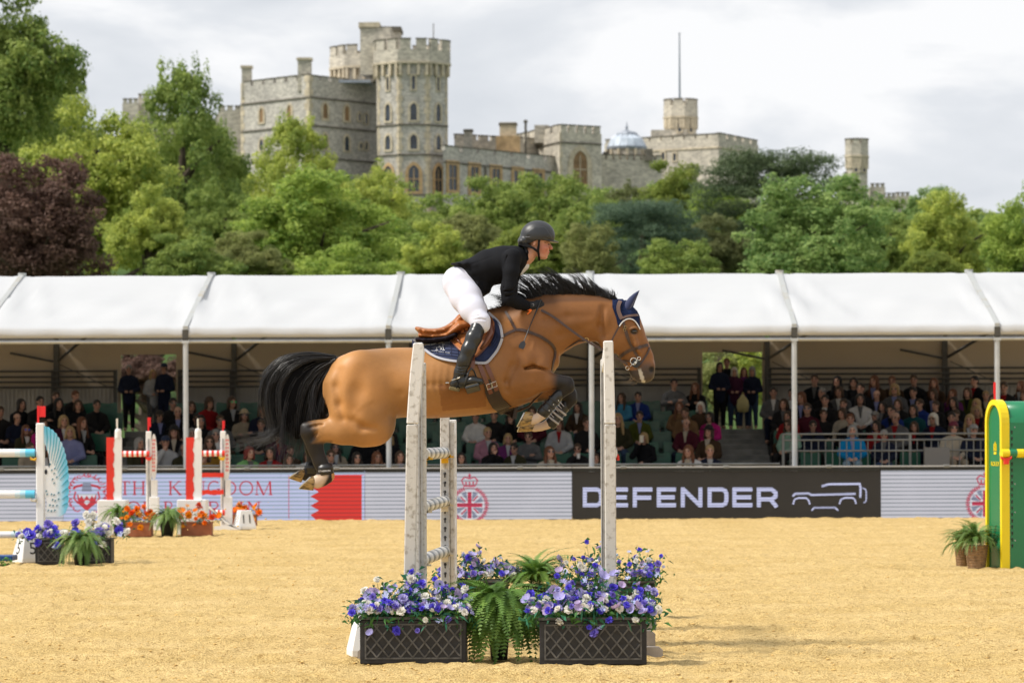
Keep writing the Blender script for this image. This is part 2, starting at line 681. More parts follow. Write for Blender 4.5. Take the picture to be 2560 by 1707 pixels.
rb.color_ramp.elements[1].position, rb.color_ramp.elements[1].color = 0.50, (1, 1, 1, 1)
mm = N.new('ShaderNodeMix')
mm.data_type, mm.blend_type = 'RGBA', 'MULTIPLY'
mm.inputs['Factor'].default_value = 1
nc = N.new('ShaderNodeTexNoise')
nc.inputs['Scale'].default_value = 75.0
nc.inputs['Detail'].default_value = 3
rc = N.new('ShaderNodeValToRGB')
rc.color_ramp.elements[0].position, rc.color_ramp.elements[0].color = 0.34, (0.60, 0.53, 0.44, 1)
rc.color_ramp.elements[1].position, rc.color_ramp.elements[1].color = 0.54, (1.04, 1.04, 1.04, 1)
m3 = N.new('ShaderNodeMix')
m3.data_type, m3.blend_type = 'RGBA', 'MULTIPLY'
m3.inputs['Factor'].default_value = 1
ah = N.new('ShaderNodeMath')
ah.operation = 'ADD'
bp = N.new('ShaderNodeBump')
bp.inputs['Strength'].default_value = 1.0
bp.inputs['Distance'].default_value = 0.02
for s_, d_ in ((t.outputs['Object'], na.inputs['Vector']), (t.outputs['Object'], nb.inputs['Vector']), (t.outputs['Object'], nc.inputs['Vector']),
   (na.outputs['Fac'], ra.inputs['Fac']), (nb.outputs['Fac'], rb.inputs['Fac']),
   (ra.outputs['Color'], mm.inputs['A']), (rb.outputs['Color'], mm.inputs['B']), (mm.outputs['Result'], m3.inputs['A']), (rc.outputs['Color'], m3.inputs['B']), (m3.outputs['Result'], b.inputs['Base Color']),
   (nc.outputs['Fac'], rc.inputs['Fac']), (nb.outputs['Fac'], ah.inputs[0]), (nc.outputs['Fac'], ah.inputs[1]), (ah.outputs[0], bp.inputs['Height']), (bp.outputs['Normal'], b.inputs['Normal'])):
 L.new(s_, d_)
V, Q = sheet(axis([(-60, -13, 8, 3), (-13, 11, 0.047, 0.047), (11, 60, 3, 8)]),
   axis([(-40, 23, 8, 2), (23, 34, 0.05, 0.08), (34, 77.6, 0.09, 0.24), (77.6, 100, 2, 4)]), sand_z)
# hoof prints pressed into the surface, each with a low pushed up rim
hp = np.random.default_rng(31)
for i in range(420):
 py_ = 25.2 + 22 * hp.random() ** 1.5
 px_ = (hp.random() - 0.5) * 0.27 * py_ - 0.012 * py_
 m_ = (np.abs(V[:, 0] - px_) < 0.25) & (np.abs(V[:, 1] - py_) < 0.3)
 d_ = np.hypot(V[m_, 0] - px_, (V[m_, 1] - py_) * 0.85)
 r0_ = hp.uniform(0.055, 0.085)
 V[m_, 2] += -hp.uniform(0.015, 0.035) * np.exp(-(d_ / r0_) ** 4) + 0.013 * np.exp(-((d_ - r0_ * 1.5) / 0.035) ** 2)
tag(mobj('arena_sand', npmesh('arena_sand', V, Q, True), sand_m), 'raked golden sand floor of the arena', 'sand', kind='structure')
# loose clods of sand lying on the arena
n = 5200
cy = 25.0 + (rng.random(n) ** 1.6) * 34
cx = (rng.random(n) - 0.5) * 0.30 * cy * 1.05 - 0.012 * cy
base = np.array([(1, 0, 0), (-1, 0, 0), (0, 1, 0), (0, -1, 0), (0, 0, 1), (0, 0, -0.5)], float)
tri = np.array([(0, 2, 4), (2, 1, 4), (1, 3, 4), (3, 0, 4), (2, 0, 5), (1, 2, 5), (3, 1, 5), (0, 3, 5)])
s = 0.005 + 0.012 * rng.random(n) ** 3
sc = s[:, None, None] * (0.6 + 0.8 * rng.random((n, 6, 1)))
ang = rng.random(n) * 6.28
ca, sa = np.cos(ang), np.sin(ang)
Bv = base[None] * sc * np.array([1.5, 1.3, 0.5])
Vx = Bv[:, :, 0] * ca[:, None] - Bv[:, :, 1] * sa[:, None] + cx[:, None]
Vy = Bv[:, :, 0] * sa[:, None] + Bv[:, :, 1] * ca[:, None] + cy[:, None]
zb = sand_z(cx[None], cy[None])[0]
Vz = Bv[:, :, 2] + zb[:, None] + 0.003
V = np.stack([Vx, Vy, Vz], -1).reshape(-1, 3)
T = (tri[None] + (np.arange(n) * 6)[:, None, None]).reshape(-1, 3)
tag(mobj('sand_clods', npmesh('sand_clods', V, T), mat('sand_clod', (0.68, 0.45, 0.165), 0.95, spec=0.1, var=0.25, vscale=3)),
 'loose clods of golden sand scattered over the arena', 'sand', kind='stuff')
# sand thrown up by the take off, still in the air
n = 150
q = [P(560 + 150 * rng.random() + 40 * rng.standard_normal(), 1250 + 230 * rng.random(), 29.5 + 1.2 * rng.random()) for _ in range(n)]
s = 0.003 + 0.007 * rng.random(n) ** 3
V = np.concatenate([np.array(tuple(p))[None] + base * s_ * (0.6 + 0.8 * rng.random((6, 1))) for p, s_ in zip(q, s)])
T = (tri[None] + (np.arange(n) * 6)[:, None, None]).reshape(-1, 3)
tag(mobj('sand_spray', npmesh('sand_spray', V, T), MATS['sand_clod']), 'grains of sand flung into the air behind the horse', 'sand', kind='stuff')
# ================================================================== grandstand
YP = 77.0                                     # front posts of the tent
BAY = 4.11
POSTX = [-7.91 + BAY * k for k in range(-3, 6)]
TENT_W = (POSTX[0], POSTX[-1])
YR, ZR = 82.5, 5.20                           # ridge
YB = 88.0                                     # rear wall
ZE = 3.90                                     # where the roof starts
ZV = 3.68                                     # lower edge of the valance
m_canvas = mat('white_canvas', (0.56, 0.57, 0.585), 0.55, spec=0.25, var=0.025, vscale=0.6, transl=0.10)
m_wall = mat('canvas_wall', (0.44, 0.36, 0.265), 0.8, spec=0.15, var=0.06, vscale=0.5)  # white canvas; its warm shade is put into the tan base colour
m_alu = mat('aluminium', (0.52, 0.54, 0.56), 0.42, metal=0.55, spec=0.5, var=0.12, vscale=3)
m_alud = mat('weathered_aluminium', (0.22, 0.225, 0.22), 0.5, metal=0.5, var=0.3, vscale=2)
m_beam = mat('roof_beam_aluminium', (0.44, 0.45, 0.44), 0.45, metal=0.2, c2=(0.42, 0.38, 0.30), thr=(.55, .7), vscale=2.2)
m_dark = mat('dark_steel', (0.075, 0.072, 0.065), 0.55, metal=0.3, var=0.2, vscale=3)
m_grey = mat('grey_deck', (0.09, 0.09, 0.088), 0.85, var=0.2, vscale=2)
m_step = mat('step_board', (0.20, 0.20, 0.19), 0.85, var=0.3, vscale=3)
m_rib = mat('ribbed_fence', (0.33, 0.31, 0.28), 0.6, var=0.15, vscale=2)
tent = thing('grandstand_tent', 'long white canvas tent roof over the spectator stand', 'tent', (0, 82, 0))
tent.matrix_world = Matrix.Translation((0, 0, 0))
def roof_panel(x0, x1, seed):
 nu, nv = 26, 22
 U = np.linspace(0, 1, nu)
 W = np.linspace(0, 1, nv)
 Vs = []
 r_ = np.random.default_rng(seed)
 ph = r_.random(6) * 6.28
 for u in U:
  for w in W:
   x = x0 + 0.05 + (x1 - x0 - 0.10) * u
   y = YP + (YR - YP) * w
   z = ZE + (ZR - ZE) * w
   sag = math.sin(math.pi * u) * (0.008 + 0.06 * math.sin(math.pi * w))
   edge = math.exp(-((u - 0.04) / 0.05) ** 2) + math.exp(-((u - 0.96) / 0.05) ** 2)
   wr = 0.07 * edge * math.sin(w * 5 + ph[0] + u * 40)
   wr += 0.035 * math.sin(9 * u + 6 * w + ph[1]) * math.sin(4 * w + ph[2])
   wr += 0.022 * math.sin(24 * (u - 0.35 * w) + ph[3]) * (1 - w) * math.sin(math.pi * u)
   wr *= 0.25 + 0.75 * math.sin(math.pi * min(1, w * 1.15))
   wr += 0.10 * math.exp(-((u - 0.35 + 0.25 * w - 0.1 * math.sin(ph[4])) / 0.03) ** 2) * w * (1 - w) * 2
   Vs.append((x, y, z - sag + wr - (0.03 if w > 0.57 else 0.0)))
 k = nv
 Fs = [(i * k + j, (i + 1) * k + j, (i + 1) * k + j + 1, i * k + j + 1) for i in range(nu - 1) for j in range(nv - 1)]
 o = len(Vs)
 # valance hanging at the eave, its lower hem turned in
 for i, u in enumerate(U):
  x, y, z = Vs[i * k]
  rip = 0.008 * math.sin(60 * u + ph[5]) + 0.008 * math.sin(23 * u)
  Vs += [(x, y - 0.045, z - 0.05), (x, y - 0.06 + rip, z - 0.14), (x, y - 0.05 + rip, ZV), (x, y + 0.05, ZV + 0.02)]
 for i in range(nu - 1):
  a, b_ = i * k, (i + 1) * k
  p, q = o + i * 4, o + (i + 1) * 4
  Fs.append((a, p, q, b_))
  for j in range(3):
   Fs.append((p + j, p + j + 1, q + j + 1, q + j))
 # rear slope
 o2 = len(Vs)
 for u in (0, 0.5, 1):
  x = x0 + 0.05 + (x1 - x0 - 0.1) * u
  Vs += [(x, YR + 0.02, ZR - 0.07), (x, YB, ZE)]
 Fs += [(o2, o2 + 1, o2 + 3, o2 + 2), (o2 + 2, o2 + 3, o2 + 5, o2 + 4)]
 mb = MB()
 mb.sm = True
 mb.add(Vs, Fs)
 return mb.build('roof_panel', m_canvas, tent)
for i, (a, b_) in enumerate(zip(POSTX, POSTX[1:])):
 roof_panel(a, b_, 50 + i)
 # rear canvas wall of the bay, with the two doorways left open
 holes = []
 for (hx0, hx1) in ((303, 440), (1757, 1905)):
  g0, g1 = P(hx0, 1000, YB).x, P(hx1, 1000, YB).x
  if g1 > a and g0 < b_:
   holes.append((max(a, g0), min(b_, g1)))
 xs = [a]
 for h_ in holes:
  xs += list(h_)
 xs.append(b_)
 mb = MB()
 for j in range(0, len(xs), 2):
  if xs[j + 1] - xs[j] > 0.02:
   mb.box((xs[j] + 0.004, YB, 0), (xs[j + 1] - 0.004, YB + 0.03, ZE - 0.03))
 for h_ in holes:
  mb.box((h_[0], YB, 3.58), (h_[1], YB + 0.03, ZE - 0.03))
 mb.build('wall_panel', m_wall, tent)
 # gutter pole under the eave
 MB().cyl((a + 0.06, YP + 0.02, 3.60), (b_ - 0.06, YP + 0.02, 3.60 - 0.0), 0.042, 10).build('eave_pole', m_alu, tent)
 mb = MB()
 mb.box((a, YP - 0.03, 3.655), (b_, YP + 0.06, 3.672))
 mb.build('gutter_strip', m_dark, tent)
for x in POSTX:
 mb = MB()
 mb.cyl((x, YP, 0), (x, YP, 3.62), 0.055, 14)
 mb.box((x - 0.075, YP - 0.075, 3.56), (x + 0.075, YP + 0.075, 3.64))
 mb.build('post', m_alu, tent)
 # keder beam along the slope between two canvas panels, and its corner shoe
 mb = MB()
 Vq = [(x - 0.05, YP - 0.055, ZE - 0.06), (x + 0.05, YP - 0.055, ZE - 0.06), (x + 0.05, YR, ZR - 0.06), (x - 0.05, YR, ZR - 0.06),
  (x - 0.05, YP - 0.055, ZE + 0.01), (x + 0.05, YP - 0.055, ZE + 0.01), (x + 0.05, YR, ZR + 0.012), (x - 0.05, YR, ZR + 0.012)]
 mb.add(Vq, [(0, 3, 2, 1), (4, 5, 6, 7), (0, 1, 5, 4), (1, 2, 6, 5), (2, 3, 7, 6), (3, 0, 4, 7)])
 mb.cyl((x, YR, ZR - 0.04), (x, YR, ZR + 0.035), 0.09, 12)
 mb.build('roof_beam', m_beam, tent)
 mb = MB()
 mb.box((x - 0.062, YP - 0.075, ZV - 0.06), (x + 0.062, YP + 0.04, ZE - 0.065))
 mb.build('corner_shoe', m_dark, tent)
 mb = MB()
 mb.box((x - 0.06, YB - 0.16, 0), (x + 0.06, YB - 0.02, ZE - 0.05))
 mb.cyl((x + 0.06, YB - 0.2, 3.45), (x + 1.0, YB - 1.6, 4.05), 0.035, 6)
 mb.cyl((x - 0.06, YB - 0.2, 3.42), (x - 1.05, YB - 0.25, 3.62), 0.03, 6)
 mb.build('rear_post', m_dark, tent)
 MB().cyl((x + 0.1, YB - 0.3, 3.35), (x + 3.2, YB - 0.35, 1.9), 0.012, 6).build('brace_wire', m_dark, tent)
# tiers of the stand
NROW = 8
ROW_Y = [78.75 + 0.9 * r for r in range(NROW)]
ROW_Z = [0.06 + 0.228 * r for r in range(NROW)]
STAIRS = [(P(285, 1000, 82).x, P(372, 1000, 82).x), (P(1790, 1000, 82).x, P(1928, 1000, 82).x)]
stand = thing('grandstand', 'tiered grandstand deck with rows of green plastic seats', 'grandstand', (0, 0, 0))
X0, X1 = TENT_W[0], TENT_W[1]
for r in range(NROW):
 y0 = ROW_Y[r] - 0.40
 y1 = ROW_Y[r] + 0.498 if r < NROW - 1 else 87.4
 MB().box((X0, y0, -0.05), (X1, y1, ROW_Z[r])).build('tier', m_grey, stand)
for (a, b_) in STAIRS:
 for r in range(NROW):
  for hft in (0, 1):
   z = ROW_Z[r] + 0.114 * hft + 0.01
   y0 = ROW_Y[r] - 0.50 + 0.45 * hft
   MB().box((a, y0, z - 0.12), (b_, y0 + 0.52, z + 0.02)).build('step', m_step, stand, 0.008)
 MB().box((a - 0.25, 86.0, 1.62), (b_ + 0.25, 87.9, 1.80)).build('landing', m_step, stand)
# platform at the front right with its railing
PLAT_X = P(1975, 1000, 79).x
MB().box((PLAT_X, 77.9, -0.04), (X1, 79.5, 0.56)).build('platform', m_grey, stand)
# seats
seat = MB()
seat.box((-0.21, -0.20, 0.40), (0.21, 0.18, 0.43))
seat.prism([(-0.215, 0.43), (0.215, 0.43), (0.215, 0.74), (0.19, 0.79), (0.0, 0.765), (-0.19, 0.79), (-0.215, 0.74)], 0.19, 0.225)
seat.box((-0.05, 0.1, 0), (0.05, 0.18, 0.40))
seat.box((-0.09, 0.178, 0.715), (0.09, 0.189, 0.74))
m_seat = mat('green_seat_plastic', (0.006, 0.075, 0.042), 0.28, spec=0.5, var=0.15, vscale=1.2)
seat_me = seat.mesh('seat', m_seat)
bm = bmesh.new()
bm.from_mesh(seat_me)
es = [ed for ed in bm.edges if len(ed.link_faces) == 2 and ed.calc_face_angle(0) > 0.6]
bmesh.ops.bevel(bm, geom=es, offset=0.012, segments=1, affect='EDGES', clamp_overlap=True)
bm.to_mesh(seat_me)
bm.free()
ns = 0
for r in range(NROW):
 x = -12.05 + 0.265 * (r % 2) + 0.03 * r
 while x < 9.6:
  ok = not any(a - 0.28 < x < b_ + 0.28 for (a, b_) in STAIRS)
  if r < 2 and x > PLAT_X - 0.2:
   ok = False
  if ok and ns < 300:
   o = mobj('seat', seat_me, None, stand, (x, ROW_Y[r], ROW_Z[r]))
   ns += 1
  x += 0.53
# rear guard rails and ribbed fence behind the top row
for i, (a, b_) in enumerate(zip(POSTX, POSTX[1:])):
 gaps = [(P(290, 1000, 87.4).x, P(445, 1000, 87.4).x), (P(1752, 1000, 87.4).x, P(1912, 1000, 87.4).x)]
 runs = [(a, b_)]
 for g in gaps:
  nr = []
  for (p, q) in runs:
   if g[1] <= p or g[0] >= q:
    nr.append((p, q))
   else:
    if g[0] > p:
     nr.append((p, g[0]))
    if g[1] < q:
     nr.append((g[1], q))
  runs = nr
 for (p, q) in runs:
  if q - p < 0.15:
   continue
  for yy in (923, 937, 950, 963):
   z = P(1441, yy, 87.5).z
   MB().cyl((p, 87.5, z), (q, 87.5, z), 0.024, 8).build('guard_rail', m_dark, stand)
  for xx in (p + 0.03, q - 0.03):
   MB().box((xx - 0.045, 87.52, 1.6), (xx + 0.045, 87.6, 3.22)).build('guard_post', m_dark, stand)
  mb = MB()
  xx = p + 0.06
  while xx < q - 0.05:
   mb.box((xx, 87.63, 1.5), (xx + 0.055, 87.66, 2.80))
   mb.box((xx + 0.055, 87.655, 1.5), (xx + 0.095, 87.68, 2.80))
   xx += 0.095
  mb.build('ribbed_fence', m_rib, stand)
# railing round the front right platform
rail = thing('metal_barrier', 'grey steel barrier of upright bars in front of the raised right seats', 'barrier', (0, 0, 0))
rx0, rx1 = P(1958, 1100, 78.1).x, X1 - 0.2
for yy in (1086, 1101, 1128):
 z = P(1700, yy, 78.1).z
 MB().cyl((rx0, 78.1, z), (rx1, 78.1, z), 0.019, 8).build('rail', m_alud, rail)
x = rx0
k = 0
while x < rx1:
 big = k % 18 == 0
 MB().cyl((x, 78.12, 0.56), (x, 78.12, P(1700, 1086 if big else 1101, 78.1).z), 0.03 if big else 0.011, 8).build('post' if big else 'bar', m_alud, rail)
 x += 0.145
 k += 1
# low front rail on the left and middle
rail2 = thing('front_rail', 'low thin grey rail along the front seats left of the steps', 'railing', (0, 0, 0))
z = P(1441, 1161, 77.6).z
MB().cyl((X0, 77.6, z), (rx0 - 0.1, 77.6, z), 0.022, 8).build('rail', m_alud, rail2)
x = X0
while x < rx0 - 0.2:
 MB().cyl((x, 77.62, 0), (x, 77.62, z), 0.018, 6).build('post', m_alud, rail2)
 x += 2.05
# grey equipment box on the platform edge
eb = thing('equipment_box', 'flat grey equipment box standing behind the front barrier', 'box', (0, 0, 0))
p0, p1 = P(2312, 1165, 77.8), P(2376, 1118, 77.8)
MB().box((p0.x, 77.91, 0.56), (p1.x, 78.06, p1.z)).build('case', mat('case_grey', (0.17, 0.165, 0.16), 0.6), eb, 0.01)
MB().box((p0.x + 0.06, 77.895, 0.62), (p0.x + 0.18, 77.909, 0.70)).build('socket_panel', mat('black_plastic', (0.02, 0.02, 0.02), 0.5), eb)
# ================================================================== advertising boards
YS = 76.0
def led(name, c, c2, es, per):
 """LED screen: lit rows and darker rows between them"""
 m = bpy.data.materials.new(name)
 m.use_nodes = True
 N, L = m.node_tree.nodes, m.node_tree.links
 b = N['Principled BSDF']
 b.inputs['Base Color'].default_value = (0.012, 0.012, 0.013, 1)
 b.inputs['Roughness'].default_value = 0.6
 t = N.new('ShaderNodeTexCoord')
 sx = N.new('ShaderNodeSeparateXYZ')
 ma = N.new('ShaderNodeMath')
 ma.operation = 'MULTIPLY'
 ma.inputs[1].default_value = 6.2832 / per
 sn = N.new('ShaderNodeMath')
 sn.operation = 'SINE'
 nz = N.new('ShaderNodeTexNoise')
 nz.inputs['Scale'].default_value = 1.3
 ad = N.new('ShaderNodeMath')
 ad.operation = 'ADD'
 mr = N.new('ShaderNodeMapRange')
 mr.inputs['From Min'].default_value = -0.25
 mr.inputs['From Max'].default_value = 0.75
 mr.interpolation_type = 'SMOOTHSTEP'
 mx = N.new('ShaderNodeMix')
 mx.data_type = 'RGBA'
 mx.inputs['A'].default_value = (*lin(c2), 1)
 mx.inputs['B'].default_value = (*lin(c), 1)
 L.new(t.outputs['Object'], sx.inputs[0])
 L.new(sx.outputs['Z'], ma.inputs[0])
 L.new(t.outputs['Object'], nz.inputs['Vector'])
 L.new(ma.outputs[0], sn.inputs[0])
 L.new(sn.outputs[0], ad.inputs[0])
 L.new(nz.outputs['Fac'], ad.inputs[1])
 L.new(ad.outputs[0], mr.inputs['Value'])
 L.new(mr.outputs['Result'], mx.inputs['Factor'])
 L.new(mx.outputs['Result'], b.inputs['Emission Color'])
 b.inputs['Emission Strength'].default_value = es
 return m
PER = 0.079
L_white = led('led_white', (0.70, 0.69, 0.76), (0.36, 0.38, 0.42), 0.538, PER)
L_lav = led('led_lavender', (0.60, 0.64, 0.92), (0.34, 0.43, 0.55), 0.564, PER)
L_red = led('led_red', (0.82, 0.018, 0.014), (0.50, 0.014, 0.014), 0.590, PER)
L_textred = led('led_text_red', (0.66, 0.02, 0.045), (0.42, 0.02, 0.04), 0.590, PER)
L_black = mat('led_black', (0.021, 0.020, 0.020), 0.55, var=0.15, vscale=1.0)
L_letter = led('led_letter', (0.62, 0.64, 0.90), (0.36, 0.38, 0.55), 0.623, PER * 0.7)
L_crim = led('led_crimson', (0.60, 0.012, 0.08), (0.38, 0.01, 0.05), 0.590, PER)
L_blue = led('led_slate', (0.26, 0.29, 0.40), (0.17, 0.19, 0.26), 0.590, PER)
L_pale = led('led_pale', (0.80, 0.80, 0.86), (0.52, 0.54, 0.60), 0.558, PER)
m_frame = mat('board_frame', (0.018, 0.02, 0.02), 0.5)
m_cap = mat('board_cap_rail', (0.42, 0.43, 0.45), 0.4, metal=0.4, var=0.15, vscale=2)
def board(name, label, xa, xb, screen, group='advertising boards along the arena edge'):
 """one board between pixel columns xa and xb"""
 a, b_ = P(xa, 1230, YS).x + 0.004, P(xb, 1230, YS).x - 0.004
 t = thing(name, label, 'board', ((a + b_) / 2, YS, 0), 0, group)
 w = (b_ - a) / 2
 MB().box((-w, 0, 0.0), (w, 0.02, 0.945)).build('screen', screen, t)
 MB().box((-w, 0.022, 0.0), (w, 0.10, 0.935)).build('back_panel', m_frame, t)
 MB().box((-w, -0.012, 0.947), (w, 0.10, 1.015)).build('top_frame', m_frame, t)
 MB().box((-w, -0.03, 1.017), (w, 0.11, 1.045)).build('cap_rail', m_cap, t)
 nn = max(1, int(2 * w / 1.8))
 for i in range(nn):
  x = -w + (i + 0.5) * 2 * w / nn
  MB().box((x - 0.06, -0.04, 1.0), (x + 0.06, 0.06, 1.062)).build('clamp', m_alud, t, 0.012)
 return t
class Ink:
 """flat shapes on a board, drawn in photo pixels and stood just proud of the screen"""
 def __init__(self, t):
  self.t = t
  self.o = t.location
 def pt(self, x, y):
  p = P(x, y, YS)
  return (p.x - self.o.x, p.z)
 def poly(self, mb, pts, d=0.004):
  mb.prism([self.pt(*p) for p in pts], -d, 0.001)
 def line(self, mb, pts, w, d=0.004, closed=False):
  """stroke of width w through pixel points, mitred"""
  n = len(pts)
  Lf, Rt = [], []
  for i in range(n):
   p = Vector(pts[i])
   if closed:
    q0, q1 = Vector(pts[i - 1]), Vector(pts[(i + 1) % n])
   else:
    q0, q1 = Vector(pts[max(i - 1, 0)]), Vector(pts[min(i + 1, n - 1)])
   d0 = (p - q0).normalized() if (p - q0).length > 1e-6 else None
   d1 = (q1 - p).normalized() if (q1 - p).length > 1e-6 else None
   if d0 is None:
    d0 = d1
   if d1 is None:
    d1 = d0
   nv = Vector((-(d0 + d1).y, (d0 + d1).x)).normalized()
   n0 = Vector((-d0.y, d0.x))
   k = w / 2 / max(0.45, nv.dot(n0))
   Lf.append(p + nv * k)
   Rt.append(p - nv * k)
  ring = range(n) if closed else range(n - 1)
  for i in ring:
   j = (i + 1) % n
   self.poly(mb, [Lf[i], Lf[j], Rt[j], Rt[i]], d)
def circ(cx, cy, r, a0=0, a1=360, n=28, ry=None):
 ry = r if ry is None else ry
 return [(cx + r * math.cos(R(a0 + (a1 - a0) * i / n)), cy + ry * math.sin(R(a0 + (a1 - a0) * i / n))) for i in range(n + (0 if a1 - a0 == 360 else 1))]
def serif(ch, x, y, h, w):
 """strokes of one roman capital: list of (points, stroke width); y is the cap line, y+h the base line"""
 T_, t_ = h * 0.125, h * 0.06
 s = h * 0.11
 b_ = y + h
 stem = lambda px, ww=T_: [([(px, y), (px, b_)], ww), ([(px - s * 1.2, y + t_ / 2), (px + s * 1.2, y + t_ / 2)], t_), ([(px - s * 1.2, b_ - t_ / 2), (px + s * 1.2, b_ - t_ / 2)], t_)]
 if ch == 'I':
  return stem(x + w / 2)
 if ch == 'T':
  return [([(x + w / 2, y), (x + w / 2, b_)], T_), ([(x, y + t_ / 2), (x + w, y + t_ / 2)], t_), ([(x + t_ / 2, y), (x + t_ / 2, y + h * .2)], t_), ([(x + w - t_ / 2, y), (x + w - t_ / 2, y + h * .2)], t_), ([(x + w / 2 - s * 1.2, b_ - t_ / 2), (x + w / 2 + s * 1.2, b_ - t_ / 2)], t_)]
 if ch == 'H':
  return stem(x + w * .16) + stem(x + w * .84) + [([(x + w * .16, y + h / 2), (x + w * .84, y + h / 2)], t_)]
 if ch in 'EF':
  o = stem(x + w * .18) + [([(x + w * .18, y + t_ / 2), (x + w * .9, y + t_ / 2)], t_), ([(x + w * .9, y), (x + w * .9, y + h * .2)], t_), ([(x + w * .18, y + h / 2), (x + w * .7, y + h / 2)], t_), ([(x + w * .7, y + h * .4), (x + w * .7, y + h * .6)], t_)]
  if ch == 'E':
   o += [([(x + w * .18, b_ - t_ / 2), (x + w * .95, b_ - t_ / 2)], t_), ([(x + w * .95, b_), (x + w * .95, b_ - h * .22)], t_)]
  return o
 if ch == 'K':
  return stem(x + w * .16) + [([(x + w * .2, y + h * .55), (x + w * .85, y)], t_), ([(x + w * .38, y + h * .42), (x + w * .95, b_)], T_), ([(x + w * .7, y + t_ / 2), (x + w, y + t_ / 2)], t_), ([(x + w * .78, b_ - t_ / 2), (x + w * 1.08, b_ - t_ / 2)], t_)]
 if ch == 'N':
  return [([(x + w * .14, y), (x + w * .14, b_)], t_), ([(x + w * .86, y), (x + w * .86, b_)], t_), ([(x + w * .12, y), (x + w * .88, b_)], T_), ([(x, y + t_ / 2), (x + w * .2, y + t_ / 2)], t_), ([(x, b_ - t_ / 2), (x + w * .28, b_ - t_ / 2)], t_), ([(x + w * .72, y + t_ / 2), (x + w, y + t_ / 2)], t_)]
 if ch == 'M':
  return [([(x + w * .1, y), (x + w * .06, b_)], t_), ([(x + w * .88, y), (x + w * .92, b_)], T_), ([(x + w * .1, y), (x + w * .49, b_)], T_), ([(x + w * .49, b_), (x + w * .88, y)], t_), ([(x - w * .03, b_ - t_ / 2), (x + w * .17, b_ - t_ / 2)], t_), ([(x + w * .8, b_ - t_ / 2), (x + w * 1.03, b_ - t_ / 2)], t_)]
 if ch == 'O':
  return [(circ(x + w / 2, y + h / 2, w * .46, 0, 359.9, 24, h * .48), (T_ + t_) / 2)]
 if ch == 'G':
  return [(circ(x + w / 2, y + h / 2, w * .46, -48, -318, 20, h * .48), (T_ + t_) / 2), ([(x + w * .84, y + h * .55), (x + w * .84, y + h * .95)], T_), ([(x + w * .68, y + h * .56), (x + w, y + h * .56)], t_)]
 if ch == 'D':
  return stem(x + w * .16) + [([(x + w * .16, y + t_ / 2)] + circ(x + w * .4, y + h / 2, w * .52, -80, 80, 14, h * .47) + [(x + w * .16, b_ - t_ / 2)], (T_ + t_) / 2)]
 if ch == 'B':
  return stem(x + w * .18) + [([(x + w * .2, y + t_ / 2)] + circ(x + w * .45, y + h * .25, w * .32, -80, 80, 8, h * .22) + [(x + w * .2, y + h * .49)], t_ * 1.3), ([(x + w * .2, y + h * .5)] + circ(x + w * .45, y + h * .74, w * .42, -80, 80, 8, h * .24) + [(x + w * .2, b_ - t_ / 2)], t_ * 1.3)]
 if ch == 'R':
  return stem(x + w * .16) + [([(x + w * .2, y + t_ / 2)] + circ(x + w * .45, y + h * .26, w * .34, -80, 80, 8, h * .23) + [(x + w * .2, y + h * .5)], t_ * 1.3), ([(x + w * .45, y + h * .5), (x + w * .98, b_)], T_)]
 if ch == 'A':
  return [([(x + w * .5, y), (x + w * .1, b_)], t_), ([(x + w * .5, y), (x + w * .9, b_)], T_), ([(x + w * .25, y + h * .65), (x + w * .75, y + h * .65)], t_), ([(x - w * .05, b_ - t_ / 2), (x + w * .25, b_ - t_ / 2)], t_), ([(x + w * .75, b_ - t_ / 2), (x + w * 1.05, b_ - t_ / 2)], t_)]
 return []
# --- striped blank screen at the far left
board('led_board', 'blank grey striped screen left of the kingdom lettering behind the dove fence', -460, 158, L_white)
# --- kingdom lettering
tb = board('led_board', 'lavender striped screen with red serif kingdom lettering and round red crest', 158, 772, L_lav)
ik = Ink(tb)
SX = {'T': .62, 'H': .8, 'E': .62, 'K': .8, 'I': .34, 'N': .84, 'G': .8, 'D': .84, 'O': .86, 'M': 1.02, 'F': .58, 'B': .64, 'A': .78, 'R': .74, ' ': .34}
def line_text(txt, x0, x1, y, h):
 tot = sum(SX[c] for c in txt) + 0.16 * (len(txt) - 1)
 u = (x1 - x0) / tot
 x = x0
 for c in txt:
  if c != ' ':
   mb = MB()
   for pts, w in serif(c, x, y, h, SX[c] * u):
    ik.line(mb, pts, w)
   mb.build('letter', L_textred, tb)
  x += (SX[c] + 0.16) * u
line_text('THE KINGDOM', 300, 680, 1202, 35)
line_text('OF BAHRAIN', 316, 652, 1253, 36)
mb = MB()
for i in range(34):          # ring of small curling strokes
 a = 100 + i * 340 / 33.0
 if 60 < (a % 360) < 120:
  continue
 cx, cy = 217 + 46 * math.cos(R(a)), 1236 + 48 * math.sin(R(a))
 rr = random.Random(i)
 ph = rr.uniform(0, 180)
 pts = [(cx + 6 * math.cos(R(ph)) * s_ + 3 * math.sin(s_ * 4), cy + 6 * math.sin(R(ph)) * s_ + 2 * math.cos(s_ * 3)) for s_ in (-1, -.3, .3, 1)]
 ik.line(mb, pts, 2.6)
mb.build('crest_ring', L_textred, tb)
mb = MB()
ik.poly(mb, [(193, 1235), (241, 1235), (239, 1258), (217, 1277), (195, 1258)])
mb.build('crest_shield', L_textred, tb)
mb = MB()
ik.poly(mb, [(195, 1234), (199, 1246), (204, 1238), (210, 1248), (217, 1238), (224, 1248), (230, 1238), (235, 1246), (240, 1234)], 0.006)
ik.poly(mb, [(210, 1256), (217, 1262), (225, 1254), (222, 1250), (213, 1250)], 0.006)
mb.build('crest_chevrons', L_pale, tb)
